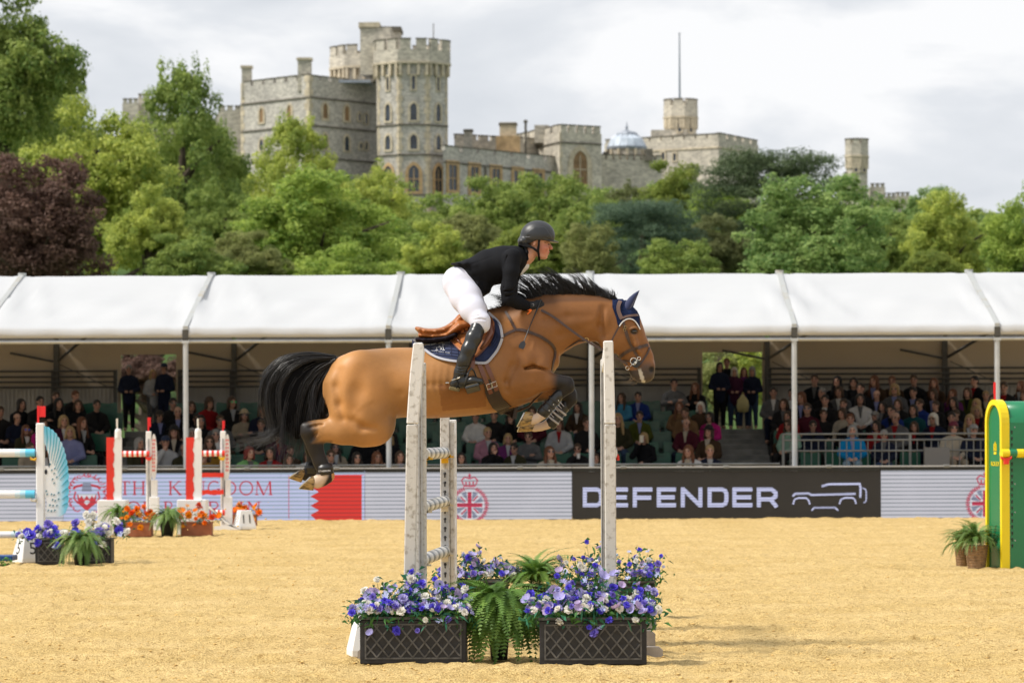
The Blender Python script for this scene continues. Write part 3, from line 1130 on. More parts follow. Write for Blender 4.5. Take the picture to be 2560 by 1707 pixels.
for sgn in (-1, 1):
 for pts, w_ in (([(217 + sgn * 10, 1212), (217 + sgn * 28, 1216), (217 + sgn * 34, 1222)], 6), ([(217 + sgn * 28, 1228), (217 + sgn * 32, 1244), (217 + sgn * 22, 1258)], 4)):
  mb = MB()
  ik.line(mb, pts, w_)
  mb.build('crest_mantling', L_textred, tb)
mb = MB()
ik.poly(mb, [(207, 1206), (227, 1206), (230, 1228), (204, 1228)])
mb.build('crest_helmet', L_blue, tb)
mb = MB()
ik.line(mb, [(722, 1188), (722, 1296)], 1.6)
mb.build('thin_line', L_textred, tb)
# --- red and white serrated flag
tf = board('led_board', 'red flag screen with a white serrated left edge under the hind hooves', 772, 912, L_red)
ik = Ink(tf)
mb = MB()
ys = [1180, 1191, 1213, 1236, 1259, 1282, 1298]
pts = [(772.6, 1178), (782, 1180)]
yy = 1183
k = 0
while yy < 1297:
 pts += [(797, yy), (776, yy + 11.5)]
 yy += 23
pts += [(790, 1299.0), (772.6, 1299.5)]
ik.poly(mb, pts)
mb.build('white_serration', L_lav, tf)
mb = MB()
ik.poly(mb, [(782, 1177), (912, 1176.4), (912, 1186), (782, 1187)])
ik.poly(mb, [(904.5, 1187), (911.6, 1187), (911.6, 1299), (904.5, 1299)])
mb.build('white_edge', L_lav, tf)
def roundel(t, cx, cy):
 ik_ = Ink(t)
 mb = MB()
 ik_.poly(mb, circ(cx, cy, 37, n=32), 0.003)
 mb.build('crest_disc', L_pale, t)
 mb = MB()
 for (a0, a1) in ((14, 36), (54, 76), (104, 126), (144, 166), (194, 216), (234, 256), (284, 306), (324, 346)):
  ik_.poly(mb, [(cx + 11 * math.cos(R((a0 + a1) / 2)), cy + 11 * math.sin(R((a0 + a1) / 2)))] + circ(cx, cy, 35, a0, a1, 5), 0.005)
 mb.build('crest_blue_field', L_blue, t)
 mb = MB()
 for a in (45, 135, 225, 315):
  ik_.line(mb, [(cx + 13 * math.cos(R(a - 6)), cy + 13 * math.sin(R(a - 6))), (cx + 31 * math.cos(R(a - 3)), cy + 31 * math.sin(R(a - 3)))], 3.6, 0.007)
 ik_.line(mb, [(cx - 32, cy), (cx + 32, cy)], 9.5, 0.0085)
 ik_.line(mb, [(cx, cy - 33), (cx, cy + 33)], 9.5, 0.010)
 mb.build('crest_cross', L_crim, t)
 mb = MB()
 ik_.line(mb, circ(cx, cy, 43, 0, 360, 40), 1.6, 0.004, True)
 for i in range(44):
  a = -68 + i * 316 / 43.0
  for s_ in (-1, 1):
   p = (cx + 43 * math.cos(R(a)), cy + 43 * math.sin(R(a)))
   q = (cx + (43 + s_ * 5) * math.cos(R(a + 4)), cy + (43 + s_ * 5) * math.sin(R(a + 4)))
   ik_.line(mb, [p, q], 2.6, 0.005)
 mb.build('crest_laurel', L_crim, t)
 mb = MB()
 y0 = cy - 48
 ik_.line(mb, [(cx - 15, y0), (cx + 15, y0)], 4)
 ik_.line(mb, [(cx - 15, y0 - 2), (cx - 20, y0 - 14), (cx - 12, y0 - 22), (cx, y0 - 18)], 3)
 ik_.line(mb, [(cx + 15, y0 - 2), (cx + 20, y0 - 14), (cx + 12, y0 - 22), (cx, y0 - 18)], 3)
 for dx in (-9, 0, 9):
  ik_.line(mb, [(cx + dx, y0 - 3), (cx + dx, y0 - 11)], 3.6)
 ik_.line(mb, [(cx, y0 - 18), (cx, y0 - 31)], 3)
 ik_.line(mb, [(cx - 4, y0 - 26), (cx + 4, y0 - 26)], 3, 0.006)
 mb.build('crest_crown', L_crim, t)
tc_ = board('led_board', 'white striped screen with a crowned union flag roundel beside the jump', 912, 1430, L_white)
roundel(tc_, 1174, 1262)
td = board('led_board', 'black screen with white block lettering and a car outline', 1430, 2202, L_black)
te = board('led_board', 'white striped screen with a crowned roundel beside the green fence', 2202, 2860, L_white)
roundel(te, 2462, 1258)
MB().box((-0.1, -0.1, 0), (0.1, 0.1, 0.1))
ik = Ink(td)
def block(ch, x, y, w, h):
 t_ = h * 0.205
 e = t_ / 2
 l, r, m_, b_ = x + e, x + w - e, y + h / 2, y + h - e
 tp = y + e
 if ch == 'D':
  c = h * .22
  return [[(l, tp - e), (l, b_ + e)], [(l, tp), (r - c, tp), (r - c * .3, tp + c * .3), (r, tp + c), (r, b_ - c), (r - c * .3, b_ - c * .3), (r - c, b_), (l, b_)]]
 if ch == 'E':
  return [[(l, tp - e), (l, b_ + e)], [(l, tp), (r + e, tp)], [(l, m_), (r + e * .4, m_)], [(l, b_), (r + e, b_)]]
 if ch == 'F':
  return [[(l, tp - e), (l, b_ + e)], [(l, tp), (r + e, tp)], [(l, m_ + 1), (r + e * .4, m_ + 1)]]
 if ch == 'N':
  return [[(l, tp - e), (l, b_ + e)], [(r, tp - e), (r, b_ + e)], [(l, tp - e * .4), (r, b_ + e * .4)]]
 if ch == 'R':
  c = h * .2
  return [[(l, tp - e), (l, b_ + e)], [(l, tp), (r - c, tp), (r, tp + c * .8), (r, m_ - c * .2), (r - c, m_ + c * .5), (l, m_ + c * .5)], [(r - c * 1.3, m_ + c * .5), (r + e * .6, b_ + e)]]
for ch, xa, xb in zip('DEFENDER', (1457, 1519, 1582, 1642, 1702, 1769, 1831, 1892), (1508, 1570, 1631, 1690, 1756, 1821, 1881, 1944)):
 mb = MB()
 for i, pts in enumerate(block(ch, xa, 1218, xb - xa, 49)):
  ik.line(mb, pts, 49 * 0.205, 0.004 + 0.002 * i)
 mb.build('letter', L_letter, td)
g = lambda pts: [(1660 + a / 2.613, 820 + b_ / 2.613) for a, b_ in pts]
for pts, w in (([(1030, 1032), (1078, 1019), (1278, 1016), (1284, 1040), (1282, 1106)], 5.5), ([(1296, 1043), (1314, 1050), (1321, 1064), (1321, 1122), (1316, 1134), (1303, 1139)], 3),
   ([(841, 1098), (856, 1081), (945, 1079), (962, 1088), (1252, 1081)], 5), ([(843, 1150), (853, 1118), (880, 1108), (926, 1108), (944, 1122), (953, 1150)], 4),
   ([(1145, 1148), (1156, 1118), (1184, 1107), (1230, 1107), (1246, 1118), (1255, 1146)], 4), ([(964, 1191), (980, 1172), (1118, 1171), (1138, 1191)], 4)):
 mb = MB()
 ik.line(mb, g(pts), w)
 mb.build('car_outline', L_letter, td)
# ================================================================== castle on the hill
def stone(name, c, c2, sc=1.6, bump=0.6):
 """flint and rubble walling: irregular stones with pale joints"""
 m = bpy.data.materials.new(name)
 m.use_nodes = True
 N, L = m.node_tree.nodes, m.node_tree.links
 b = N['Principled BSDF']
 b.inputs['Roughness'].default_value = 0.9
 b.inputs['Specular IOR Level'].default_value = 0.15
 t = N.new('ShaderNodeTexCoord')
 mp_ = N.new('ShaderNodeMapping')
 mp_.inputs['Scale'].default_value = (1, 1, 1.9)
 vo = N.new('ShaderNodeTexVoronoi')
 vo.inputs['Scale'].default_value = sc
 n = N.new('ShaderNodeTexNoise')
 n.inputs['Scale'].default_value = 0.35
 n.inputs['Detail'].default_value = 8
 n.inputs['Roughness'].default_value = 0.65
 n3 = N.new('ShaderNodeTexNoise')
 n3.inputs['Scale'].default_value = 5.0
 n3.inputs['Detail'].default_value = 4
 sep = N.new('ShaderNodeSeparateColor')
 r1 = N.new('ShaderNodeValToRGB')
 r1.color_ramp.elements[0].position, r1.color_ramp.elements[0].color = 0.25, (*[v * 0.80 for v in c], 1)
 r1.color_ramp.elements[1].position, r1.color_ramp.elements[1].color = 0.85, (*c2, 1)
 e_ = r1.color_ramp.elements.new(0.5)
 e_.color = (*c, 1)
 r2 = N.new('ShaderNodeValToRGB')
 r2.color_ramp.elements[0].position, r2.color_ramp.elements[0].color = 0.32, (0.80, 0.78, 0.76, 1)
 r2.color_ramp.elements[1].position, r2.color_ramp.elements[1].color = 0.62, (1.08, 1.05, 1.0, 1)
 mm = N.new('ShaderNodeMix')
 mm.data_type, mm.blend_type = 'RGBA', 'MULTIPLY'
 mm.inputs['Factor'].default_value = 1
 bp_ = N.new('ShaderNodeBump')
 bp_.inputs['Strength'].default_value = bump
 bp_.inputs['Distance'].default_value = 0.03
 mx_ = N.new('ShaderNodeMix')
 mx_.data_type = 'RGBA'
 mx_.inputs['Factor'].default_value = 0.35
 for a, d in ((t.outputs['Object'], mp_.inputs['Vector']), (mp_.outputs['Vector'], vo.inputs['Vector']), (t.outputs['Object'], n.inputs['Vector']), (mp_.outputs['Vector'], n3.inputs['Vector']),
    (vo.outputs['Color'], mx_.inputs['A']), (n3.outputs['Fac'], mx_.inputs['B']), (mx_.outputs['Result'], sep.inputs[0]), (sep.outputs[0], r1.inputs['Fac']), (n.outputs['Fac'], r2.inputs['Fac']),
    (r1.outputs['Color'], mm.inputs['A']), (r2.outputs['Color'], mm.inputs['B']), (mm.outputs['Result'], b.inputs['Base Color']), (vo.outputs['Distance'], bp_.inputs['Height']), (bp_.outputs['Normal'], b.inputs['Normal'])):
  L.new(a, d)
 return m
m_flint = stone('castle_flint', (0.455, 0.442, 0.415), (0.59, 0.57, 0.53), 2.6, 0.3)  # distance haze put into the colour: cooler, more even stone
m_pale = stone('castle_heath_stone', (0.52, 0.49, 0.43), (0.64, 0.60, 0.52), 2.0, 0.25)
m_dress = mat('dressed_stone', (0.52, 0.45, 0.335), 0.85, spec=0.15, var=0.25, vscale=1.4)
m_dress2 = mat('weathered_string_course', (0.16, 0.145, 0.12), 0.9, spec=0.15, var=0.3, vscale=1.2)
m_ochre = mat('ochre_stone', (0.45, 0.31, 0.17), 0.85, spec=0.15, var=0.25, vscale=1.5)
m_glass = mat('old_window_glass', (0.035, 0.045, 0.06), 0.15, spec=0.6, var=0.5, vscale=0.8)
m_lead = mat('lead_roof', (0.33, 0.36, 0.41), 0.4, metal=0.3, var=0.2, vscale=1.0)
m_dglass = mat('dome_glass', (0.50, 0.56, 0.64), 0.18, spec=0.6, var=0.2, vscale=0.7)
m_blind = mat('window_blind', (0.24, 0.15, 0.075), 0.8, var=.3, vscale=1.2)
GB = 24.0        # castle walls run down into the hill to here
class Face:
 """upright wall face between two plan points; u runs 0..1 along it, heights in metres"""
 def __init__(self, a, b):
  self.a, self.b = Vector((a[0], a[1])), Vector((b[0], b[1]))
  d = self.b - self.a
  self.L = d.length
  self.d = d.normalized()
  self.n = Vector((self.d.y, -self.d.x))
  if self.n.y > 0 and abs(self.n.y) > 0.05:
   self.n = -self.n
  self.M = Matrix(((self.d.x, -self.n.x, 0, self.a.x), (self.d.y, -self.n.y, 0, self.a.y), (0, 0, 1, 0), (0, 0, 0, 1)))
 # in face space x runs along the wall, -y is outward, z is up
def window(face, parent, u, z0, z1, w, arch=True, sur=m_dress, mullion=0, slit=False):
 """stone surround standing proud of the wall with a recessed glass pane"""
 x = u * face.L
 fw = max(0.22, w * 0.34)
 def shape(ww, za, zb):
  if not arch:
   return [(x - ww, za), (x + ww, za), (x + ww, zb), (x - ww, zb)]
  zs = zb - ww * 1.3
  return [(x - ww, za), (x + ww, za), (x + ww, zs), (x + ww * .82, zs + ww * .62), (x + ww * .45, zs + ww * 1.05), (x, zb), (x - ww * .45, zs + ww * 1.05), (x - ww * .82, zs + ww * .62), (x - ww, zs)]
 outer, inner = shape(w / 2 + fw, z0 - fw * .8, z1 + fw), shape(w / 2, z0, z1)
 n = len(outer)
 mb = MB()
 vs = [(p[0], -0.14, p[1]) for p in outer] + [(p[0], -0.14, p[1]) for p in inner] + [(p[0], 0.02, p[1]) for p in outer] + [(p[0], 0.02, p[1]) for p in inner]
 fs = []
 for i in range(n):
  j = (i + 1) % n
  fs += [(i, j, n + j, n + i), (n + i, n + j, 3 * n + j, 3 * n + i), (i, 2 * n + i, 2 * n + j, j)]
 mb.add([face.M @ Vector(v) for v in vs], fs)
 o = mb.build('window', sur, parent)
 mb = MB()
 mb.prism(inner, -0.03, -0.012, face.M)
 mb.build('pane', m_blind if slit else m_glass, o)
 if mullion:
  mb = MB()
  for k in range(1, mullion + 1):
   xx = x - w / 2 + w * k / (mullion + 1)
   mb.box((xx - 0.06, -0.10, z0), (xx + 0.06, -0.032, z1 - (w * .3 if arch else 0)), face.M)
  mb.box((x - w / 2, -0.09, z0 + (z1 - z0) * .45), (x + w / 2, -0.032, z0 + (z1 - z0) * .45 + .12), face.M)
  mb.build('mullion', sur, o)
 return o
def merlons(face, parent, z0, h, n, m, fill=0.64, th=0.5, cap=True, end=0.0):
 pitch = face.L / n
 for i in range(n):
  x0 = (i + (1 - fill) / 2) * pitch
  x1 = x0 + fill * pitch
  o = MB().box((x0, -0.02, z0), (x1, th, z0 + h), face.M).build('merlon', m, parent)
  if cap:
   MB().box((x0 - 0.06, -0.10, z0 + h), (x1 + 0.06, th + 0.06, z0 + h + 0.14), face.M).build('coping', m_dress2, o)
def course(face, parent, z, m=m_dress2, h=0.22, d=0.14, ext=0.0):
 MB().box((-ext, -d, z), (face.L + ext, 0.02, z + h), face.M).build('string_course', m, parent)
def quoins(face, parent, u, z0, z1, w=0.9, m=m_dress, step=0.9):
 """alternating corner stones"""
 mb = MB()
 z = z0
 k = 0
 while z < z1:
  ww = w if k % 2 else w * .62
  xa, xb = (u * face.L - (ww if u > .5 else 0), u * face.L + (0 if u > .5 else ww))
  mb.box((xa, -0.045 - 0.01 * (k % 2), z), (xb, 0.02, z + step * .93), face.M)
  z += step
  k += 1
 o = mb.build('quoin', m, parent)
 o['kind'] = 'stuff'
def Z(y, Y, x=1441):
 return P(x, y, Y).z
# ---- left block: corner towards us, faces running back on both sides
Yc = 500.0
c0 = P(774, 400, Yc)
cl = P(603, 400, Yc + 11)
cr_ = P(950, 400, Yc + 11.5)
lb = thing('castle_block', 'square grey flint castle block with corner chimneys left of the tall tower', 'castle', (0, 0, 0))
back = Vector((cl.x + cr_.x - c0.x, cl.y + cr_.y - c0.y))
zt = Z(196, Yc)
MB().prismz([(c0.x, c0.y), (cr_.x, cr_.y), (back.x, back.y), (cl.x, cl.y)], GB, zt).build('wall', m_flint, lb)
fl_, fr_ = Face((cl.x, cl.y), (c0.x, c0.y)), Face((c0.x, c0.y), (cr_.x, cr_.y))
for f_ in (fl_, fr_):
 course(f_, lb, Z(243, Yc))
 course(f_, lb, Z(313, Yc))
 course(f_, lb, Z(392, Yc))
merlons(fl_, lb, zt, 0.62, 6, m_flint, .74)
merlons(fr_, lb, zt, 0.5, 7, m_flint, .7)
quoins(fl_, lb, 1.0, GB, zt, 1.0)
quoins(fl_, lb, 0.0, GB, zt, 0.8)
quoins(fr_, lb, 0.0, GB, zt, 0.7)
for u in (.31, .72):
 window(fl_, lb, u, Z(298, Yc + 4), Z(262, Yc + 4), 0.85, sur=m_dress, slit=True)
 window(fl_, lb, u, Z(368, Yc + 4), Z(340, Yc + 4), 0.85, sur=m_dress)
for u in (.215, .52):
 window(fr_, lb, u, Z(297, Yc + 4), Z(259, Yc + 4), 0.95, slit=True)
 window(fr_, lb, u, Z(372, Yc + 4), Z(335, Yc + 4), 0.9)
for u, za, zb in ((.70, 300, 280), (.80, 306, 280), (.72, 370, 355), (.80, 371, 352)):
 window(fr_, lb, u, Z(za, Yc + 8), Z(zb, Yc + 8), 0.5, sur=m_dress)
for (xa, xb, yt, Yk) in ((604, 628, 164, Yc + 10.4), (744, 777, 144, Yc + 1.2)):
 p, q = P(xa, yt, Yk), P(xb, yt, Yk)
 w = q.x - p.x
 o = MB().box((p.x, Yk, zt - 1.5), (q.x, Yk + w, p.z)).build('corner_chimney', m_pale, lb)
 MB().box((p.x - .15, Yk - .15, p.z - 0.35), (q.x + .15, Yk + w + .15, p.z - 0.05)).build('cap', m_dress, o)
MB().box((P(800, 190, 504).x, 505, zt), (P(925, 190, 504).x, 512, zt + 0.35)).build('lead_flat', m_lead, lb)
# ---- octagonal towers
def octagon(name, label, cx, cy, Rr, rot, zb, zt, m, parts, merl=2, mh=1.3, corb=True, sur=m_dress, courses=(), mat2=None):
 t = thing(name, label, 'tower', (0, 0, 0))
 pts = [(cx + Rr * math.cos(rot + k * math.pi / 4), cy + Rr * math.sin(rot + k * math.pi / 4)) for k in range(8)]
 MB().prismz(pts, zb, zt).build('wall', m, t)
 faces = [Face(pts[k], pts[(k + 1) % 8]) for k in range(8)]
 vis = []
 for k, f_ in enumerate(faces):
  mid = (Vector(pts[k]) + Vector(pts[(k + 1) % 8])) / 2
  n = Vector((mid.x - cx, mid.y - cy)).normalized()
  a, b_ = Vector(pts[k]), Vector(pts[(k + 1) % 8])
  if n.y > 0.15:
   f2 = None
  if a.x > b_.x:
   a, b_ = b_, a
  F_ = Face(a, b_)
  F_.n = n
  d = F_.d
  F_.M = Matrix(((d.x, -n.x, 0, a.x), (d.y, -n.y, 0, a.y), (0, 0, 1, 0), (0, 0, 0, 1)))
  vis.append((F_, n))
 vis.sort(key=lambda v: v[0].a.x + v[0].b.x)
 front = [v[0] for v in vis if v[1].y < 0.05]
 rear = [v[0] for v in vis if v[1].y >= 0.05]
 Rc = Rr
 if corb:
  # corbelled parapet wider than the shaft, on little arches
  Rc = Rr * 1.085
  pc = [(cx + Rc * math.cos(rot + k * math.pi / 4), cy + Rc * math.sin(rot + k * math.pi / 4)) for k in range(8)]
  MB().prismz(pc, zt + 0.02, zt + 1.9).build('parapet', mat2 or m, t)
  for f_ in front:
   n_arch = 3
   for i in range(n_arch + 1):
    x = f_.L * (i + 0.0) / n_arch
    x = min(max(x, 0.16), f_.L - 0.16)
    MB().prism([(x - .16, zt - 1.5), (x + .16, zt - 1.5), (x + .2, zt), (x - .2, zt)], -Rr * .085 - .02, 0.02, f_.M).build('corbel', m_dress, t)
  top = zt + 1.9
 else:
  top = zt
 ang = []
 for f_ in front + rear:
  k = Rc / Rr
  a = Vector((cx, cy)) + (f_.a - Vector((cx, cy))) * k
  b_ = Vector((cx, cy)) + (f_.b - Vector((cx, cy))) * k
  g = Face(a, b_)
  d = g.d
  n = ((a + b_) / 2 - Vector((cx, cy))).normalized()
  g.M = Matrix(((d.x, -n.x, 0, a.x), (d.y, -n.y, 0, a.y), (0, 0, 1, 0), (0, 0, 0, 1)))
  g.L = (b_ - a).length
  merlons(g, t, top, mh, merl, mat2 or m, .66, 0.45)
  if corb:
   course(g, t, zt + 0.05, m_dress, 0.25, 0.1)
 for z in courses:
  for f_ in front:
   course(f_, t, z)
 return t, front
Yt = 499.0
ctr = P(1026, 300, Yt)
RT = 5.0
rotT = R(22.5 + 5)
tw, fr = octagon('castle_tower', 'tall octagonal flint tower with battlements, highest in the castle', ctr.x, Yt + RT, RT, rotT, GB, Z(158, Yt), m_flint,
    None, 2, 1.35, True, m_dress, (Z(312, Yt), Z(387, Yt), Z(487, Yt)), m_pale)
for f_ in fr:
 if f_.L * abs(f_.d.x) < 1.0:
  continue
 window(f_, tw, .5, Z(222, Yt), Z(188, Yt), 0.42, False, m_dress, 0, False)
 window(f_, tw, .5, Z(299, Yt), Z(256, Yt), 0.85)
 window(f_, tw, .5, Z(371, Yt), Z(334, Yt), 0.9)
 window(f_, tw, .5, Z(476, Yt), Z(411, Yt), 1.35, True, m_ochre, 1)
 quoins(f_, tw, 0.0, GB, Z(160, Yt), 0.5, m_dress, 0.8)
 quoins(f_, tw, 1.0, GB, Z(160, Yt), 0.5, m_dress, 0.8)
MB().cyl((P(1083, 100, Yt + 3).x, Yt + 4, Z(110, Yt)), (P(1083, 100, Yt + 3).x, Yt + 4, Z(50, Yt)), 0.07, 6).build('mast', m_dress2, tw)
c2 = P(918, 200, 512)
tw2, fr2 = octagon('castle_tower', 'second octagonal tower half hidden behind the tallest tower', c2.x, 512 + 5, 5.0, R(10), GB, Z(168, 512), m_pale, None, 2, 1.2, True)
for f_ in fr2:
 if abs(f_.d.x) > .3:
  window(f_, tw2, .35, Z(184, 512), Z(150, 512), 0.6, True, m_dress, 0, True)
p, q = P(903, 64, 508), P(1002, 76, 508)
st_ = MB().prismz([(p.x, 505.5), (q.x - 1.2, 505), (q.x, 507), (q.x, 511), (p.x + .6, 511.5)], Z(190, 508), p.z - 0.6).build('stair_turret', m_pale, tw2)
MB().prismz([(p.x - .2, 505.2), (p.x + 2.6, 505), (p.x + 2.6, 511.7), (p.x - .2, 511.7)], p.z - 0.55, p.z + 0.1).build('coping', m_dress, st_)
MB().prismz([(p.x + 2.65, 505.2), (q.x + .15, 505.4), (q.x + .15, 511.7), (p.x + 2.65, 511.7)], p.z - 0.95, p.z - 0.45).build('coping', m_dress2, st_)
# ---- long wing with tall windows, running back to the gatehouse
wa, wb = P(1108, 420, 497), P(1402, 420, 519)
wing = thing('castle_wing', 'long low grey stone castle wing with tall mullioned windows', 'castle', (0, 0, 0))
fw_ = Face((wa.x, wa.y), (wb.x, wb.y))
ztw = Z(374, 497)
MB().prismz([(wa.x, wa.y), (wb.x, wb.y), (wb.x + 3, wb.y + 8), (wa.x + 3, wa.y + 8)], GB, ztw).build('wall', m_flint, wing)
course(fw_, wing, Z(406, 497))
merlons(fw_, wing, ztw, 0.55, 7, m_flint, .82, .5)
for u in (.075, .255, .435, .62, .80):
 window(fw_, wing, u, Z(482, 505), Z(420, 505), 1.7, False, m_ochre, 1)
for u in (.345, .715):
 MB().box((u * fw_.L - .2, -.25, GB), (u * fw_.L + .2, -.05, ztw - 1.6), fw_.M).build('drain_pipe', m_dress2, wing)
# roofs and chimneys above the wing
for (xa, xb, yt, yb, Yk, m_) in ((1160, 1181, 323, 372, 512, m_pale), (1249, 1291, 306, 345, 515, m_dress), (1311, 1317, 300, 340, 518, m_dress2)):
 a, b_ = P(xa, yt, Yk), P(xb, yt, Yk)
 o = MB().box((a.x, Yk, ztw - 1), (b_.x, Yk + max(.4, b_.x - a.x), a.z)).build('chimney', m_, wing)
 MB().box((a.x - .12, Yk - .12, a.z - .35), (b_.x + .12, Yk + max(.4, b_.x - a.x) + .12, a.z - .1)).build('cap', m_dress2, o)
a, b_ = P(1240, 345, 514), P(1300, 345, 514)
MB().box((a.x, 513.5, ztw - 1), (b_.x, 517, Z(340, 514))).build('chimney_base', m_ochre, wing)
rr = Face((P(1138, 350, 520).x, 516), (P(1400, 350, 530).x, 527))
MB().prismz([(rr.a.x, rr.a.y), (rr.b.x, rr.b.y), (rr.b.x, rr.b.y + 5), (rr.a.x, rr.a.y + 5)], ztw - 2, Z(352, 520)).build('upper_wall', m_pale, wing)
merlons(rr, wing, Z(352, 520), .6, 9, m_pale, .7)
# ---- gatehouse with the great pointed window
gc = P(1399, 400, 516)
gr = P(1504, 400, 520)
gl = P(1285, 400, 534)
gate = thing('castle_gatehouse', 'pale stone gatehouse with one great pointed arch window', 'castle', (0, 0, 0))
ztg = Z(330, 516)
MB().prismz([(gc.x, gc.y), (gr.x, gr.y), (gr.x - 2, gr.y + 14), (gl.x, gl.y)], GB, ztg).build('wall', m_pale, gate)
ff, fs_ = Face((gc.x, gc.y), (gr.x, gr.y)), Face((gl.x, gl.y), (gc.x, gc.y))
merlons(ff, gate, ztg, .95, 5, m_pale, .72)
merlons(fs_, gate, ztg, .95, 6, m_pale, .66)
course(ff, gate, Z(358, 516), m_dress2)
course(fs_, gate, Z(358, 516), m_dress2)
window(ff, gate, .48, Z(462, 516), Z(374, 516), 2.35, True, m_dress, 1, True)
quoins(ff, gate, 0, GB, ztg, .5, m_dress)
window(fs_, gate, .45, Z(400, 525), Z(388, 525), .5, False)
a, b_ = P(1336, 313, 522), P(1372, 313, 522)
MB().box((a.x, 522, ztg - 1), (b_.x, 525, a.z)).build('turret', m_pale, gate)
# ---- glass lantern dome
ub_pre = thing('castle_range', 'low pale castle range with chimneys in front of the glazed dome', 'castle', (0, 0, 0))
dm = thing('lantern_dome', 'glazed lantern dome with a finial between gatehouse and round tower', 'dome', (0, 0, 0))
dc = P(1567, 368, 528)
rd_ = (P(1616, 366, 528).x - P(1518, 366, 528).x) / 2
Mt = Matrix.Translation((dc.x, 528, dc.z))
h = Z(337, 528) - dc.z
mb = MB()
mb.lathe([(rd_, 0), (rd_ * .84, h * .62), (rd_ * .50, h)], 16, Mt)
mb.build('glazing', m_dglass, dm)
for k in range(16):
 t = 2 * math.pi * k / 16
 mb = MB()
 mb.tube([Mt @ Vector((rd_ * 1.01 * math.cos(t), rd_ * 1.01 * math.sin(t), 0)), Mt @ Vector((rd_ * .81 * math.cos(t), rd_ * .81 * math.sin(t), h * .62)), Mt @ Vector((rd_ * .53 * math.cos(t), rd_ * .53 * math.sin(t), h))], .05, 5)
 mb.build('glazing_bar', m_lead, dm)
MB().lathe([(rd_ * 1.04, -.35), (rd_ * 1.06, 0), (rd_ * .9, .05)], 16, Mt).build('ring', m_lead, dm)
MB().lathe([(rd_ * .55, h), (rd_ * .5, h + .25), (rd_ * .2, h + .5), (.12, h + .7), (.22, h + 1.0), (.1, h + 1.3), (.03, h + 1.75)], 12, Mt).build('finial', m_lead, dm)
# roofs in front of the dome
fa = Face((P(1498, 400, 523).x, 523), (P(1655, 400, 526).x, 526))
MB().prismz([(fa.a.x, fa.a.y), (fa.b.x, fa.b.y), (fa.b.x, 545), (fa.a.x, 545)], GB, Z(400, 524)).build('lower_range', m_pale, ub_pre)
merlons(fa, ub_pre, Z(400, 524), .6, 9, m_pale, .72)
for (xa, xb, yt) in ((1507, 1522, 380), (1614, 1632, 372), (1536, 1548, 392)):
 a, b_ = P(xa, yt, 524.5), P(xb, yt, 524.5)
 MB().box((a.x, 524.4, Z(402, 524)), (b_.x, 525.6, a.z)).build('chimney', m_dress2, ub_pre)
MB().lathe([(rd_ * 1.0, -6), (rd_ * 1.0, -.36)], 8, Mt).build('drum', m_pale, dm)
for k in range(7):
 t = R(-165 + 25 * k)
 MB().box((-.16, -.2, -4.5), (.16, .1, -.4), Mt @ Matrix.Rotation(t + math.pi / 2, 4, 'Z') @ Matrix.Translation((0, -rd_ - .05, 0))).build('pilaster', m_dress, dm)
# ---- upper ward block and the round tower with the flagpole
uc = P(1797, 400, 545)
ul = P(1512, 400, 556)
ur = P(1896, 400, 560)
ub = thing('castle_block', 'pale stone castle block below the flagpole tower', 'castle', (0, 0, 0))
ztu = Z(345, 545)
MB().prismz([(uc.x, uc.y), (ur.x, ur.y), (ur.x - 4, ur.y + 15), (ul.x, ul.y + 12), (ul.x, ul.y)], GB, ztu).build('wall', m_pale, ub)
f1, f2 = Face((ul.x, ul.y), (uc.x, uc.y)), Face((uc.x, uc.y), (ur.x, ur.y))
for f_ in (f1, f2):
 course(f_, ub, Z(372, 545), m_dress)
merlons(f1, ub, ztu, .5, 10, m_pale, .84)
merlons(f2, ub, ztu, .6, 5, m_pale, .72)
for u, a, b_ in ((.62, 404, 386), (.52, 400, 382), (.44, 420, 392), (.30, 408, 388)):
 window(f1, ub, u, Z(a, 550), Z(b_, 550), .5, False, m_dress)
a, b_ = P(1628, 325, 552), P(1680, 325, 552)
MB().box((a.x, 552, ztu - 1), (b_.x, 556, a.z)).build('turret', m_pale, ub)
rtc = P(1703, 300, 560)
Rr = (P(1746, 300, 560).x - P(1660, 300, 560).x) / 2
rt, frr = octagon('castle_tower', 'pale octagonal tower carrying the tall flagpole', rtc.x, 560 + Rr, Rr * .95, R(12), ztu - 3, Z(296, 560), m_pale, None, 1, .9, True)
for f_ in frr[1:3]:
 window(f_, rt, .6, Z(330, 560), Z(308, 560), .5, False)
fp = thing('flagpole', 'tall thin grey flagpole standing on the far castle tower', 'flagpole', (0, 0, 0))
fx = P(1700, 200, 560).x
MB().cyl((fx, 562, Z(290, 562)), (fx, 562, Z(88, 562)), .17, 8, .08).build('pole', mat('pole_grey', (.16, .20, .25), .5), fp)
MB().lathe([(.03, 0), (.16, .1), (.16, .2), (.03, .3)], 8, Matrix.Translation((fx, 562, Z(88, 562)))).build('truck', m_lead, fp)
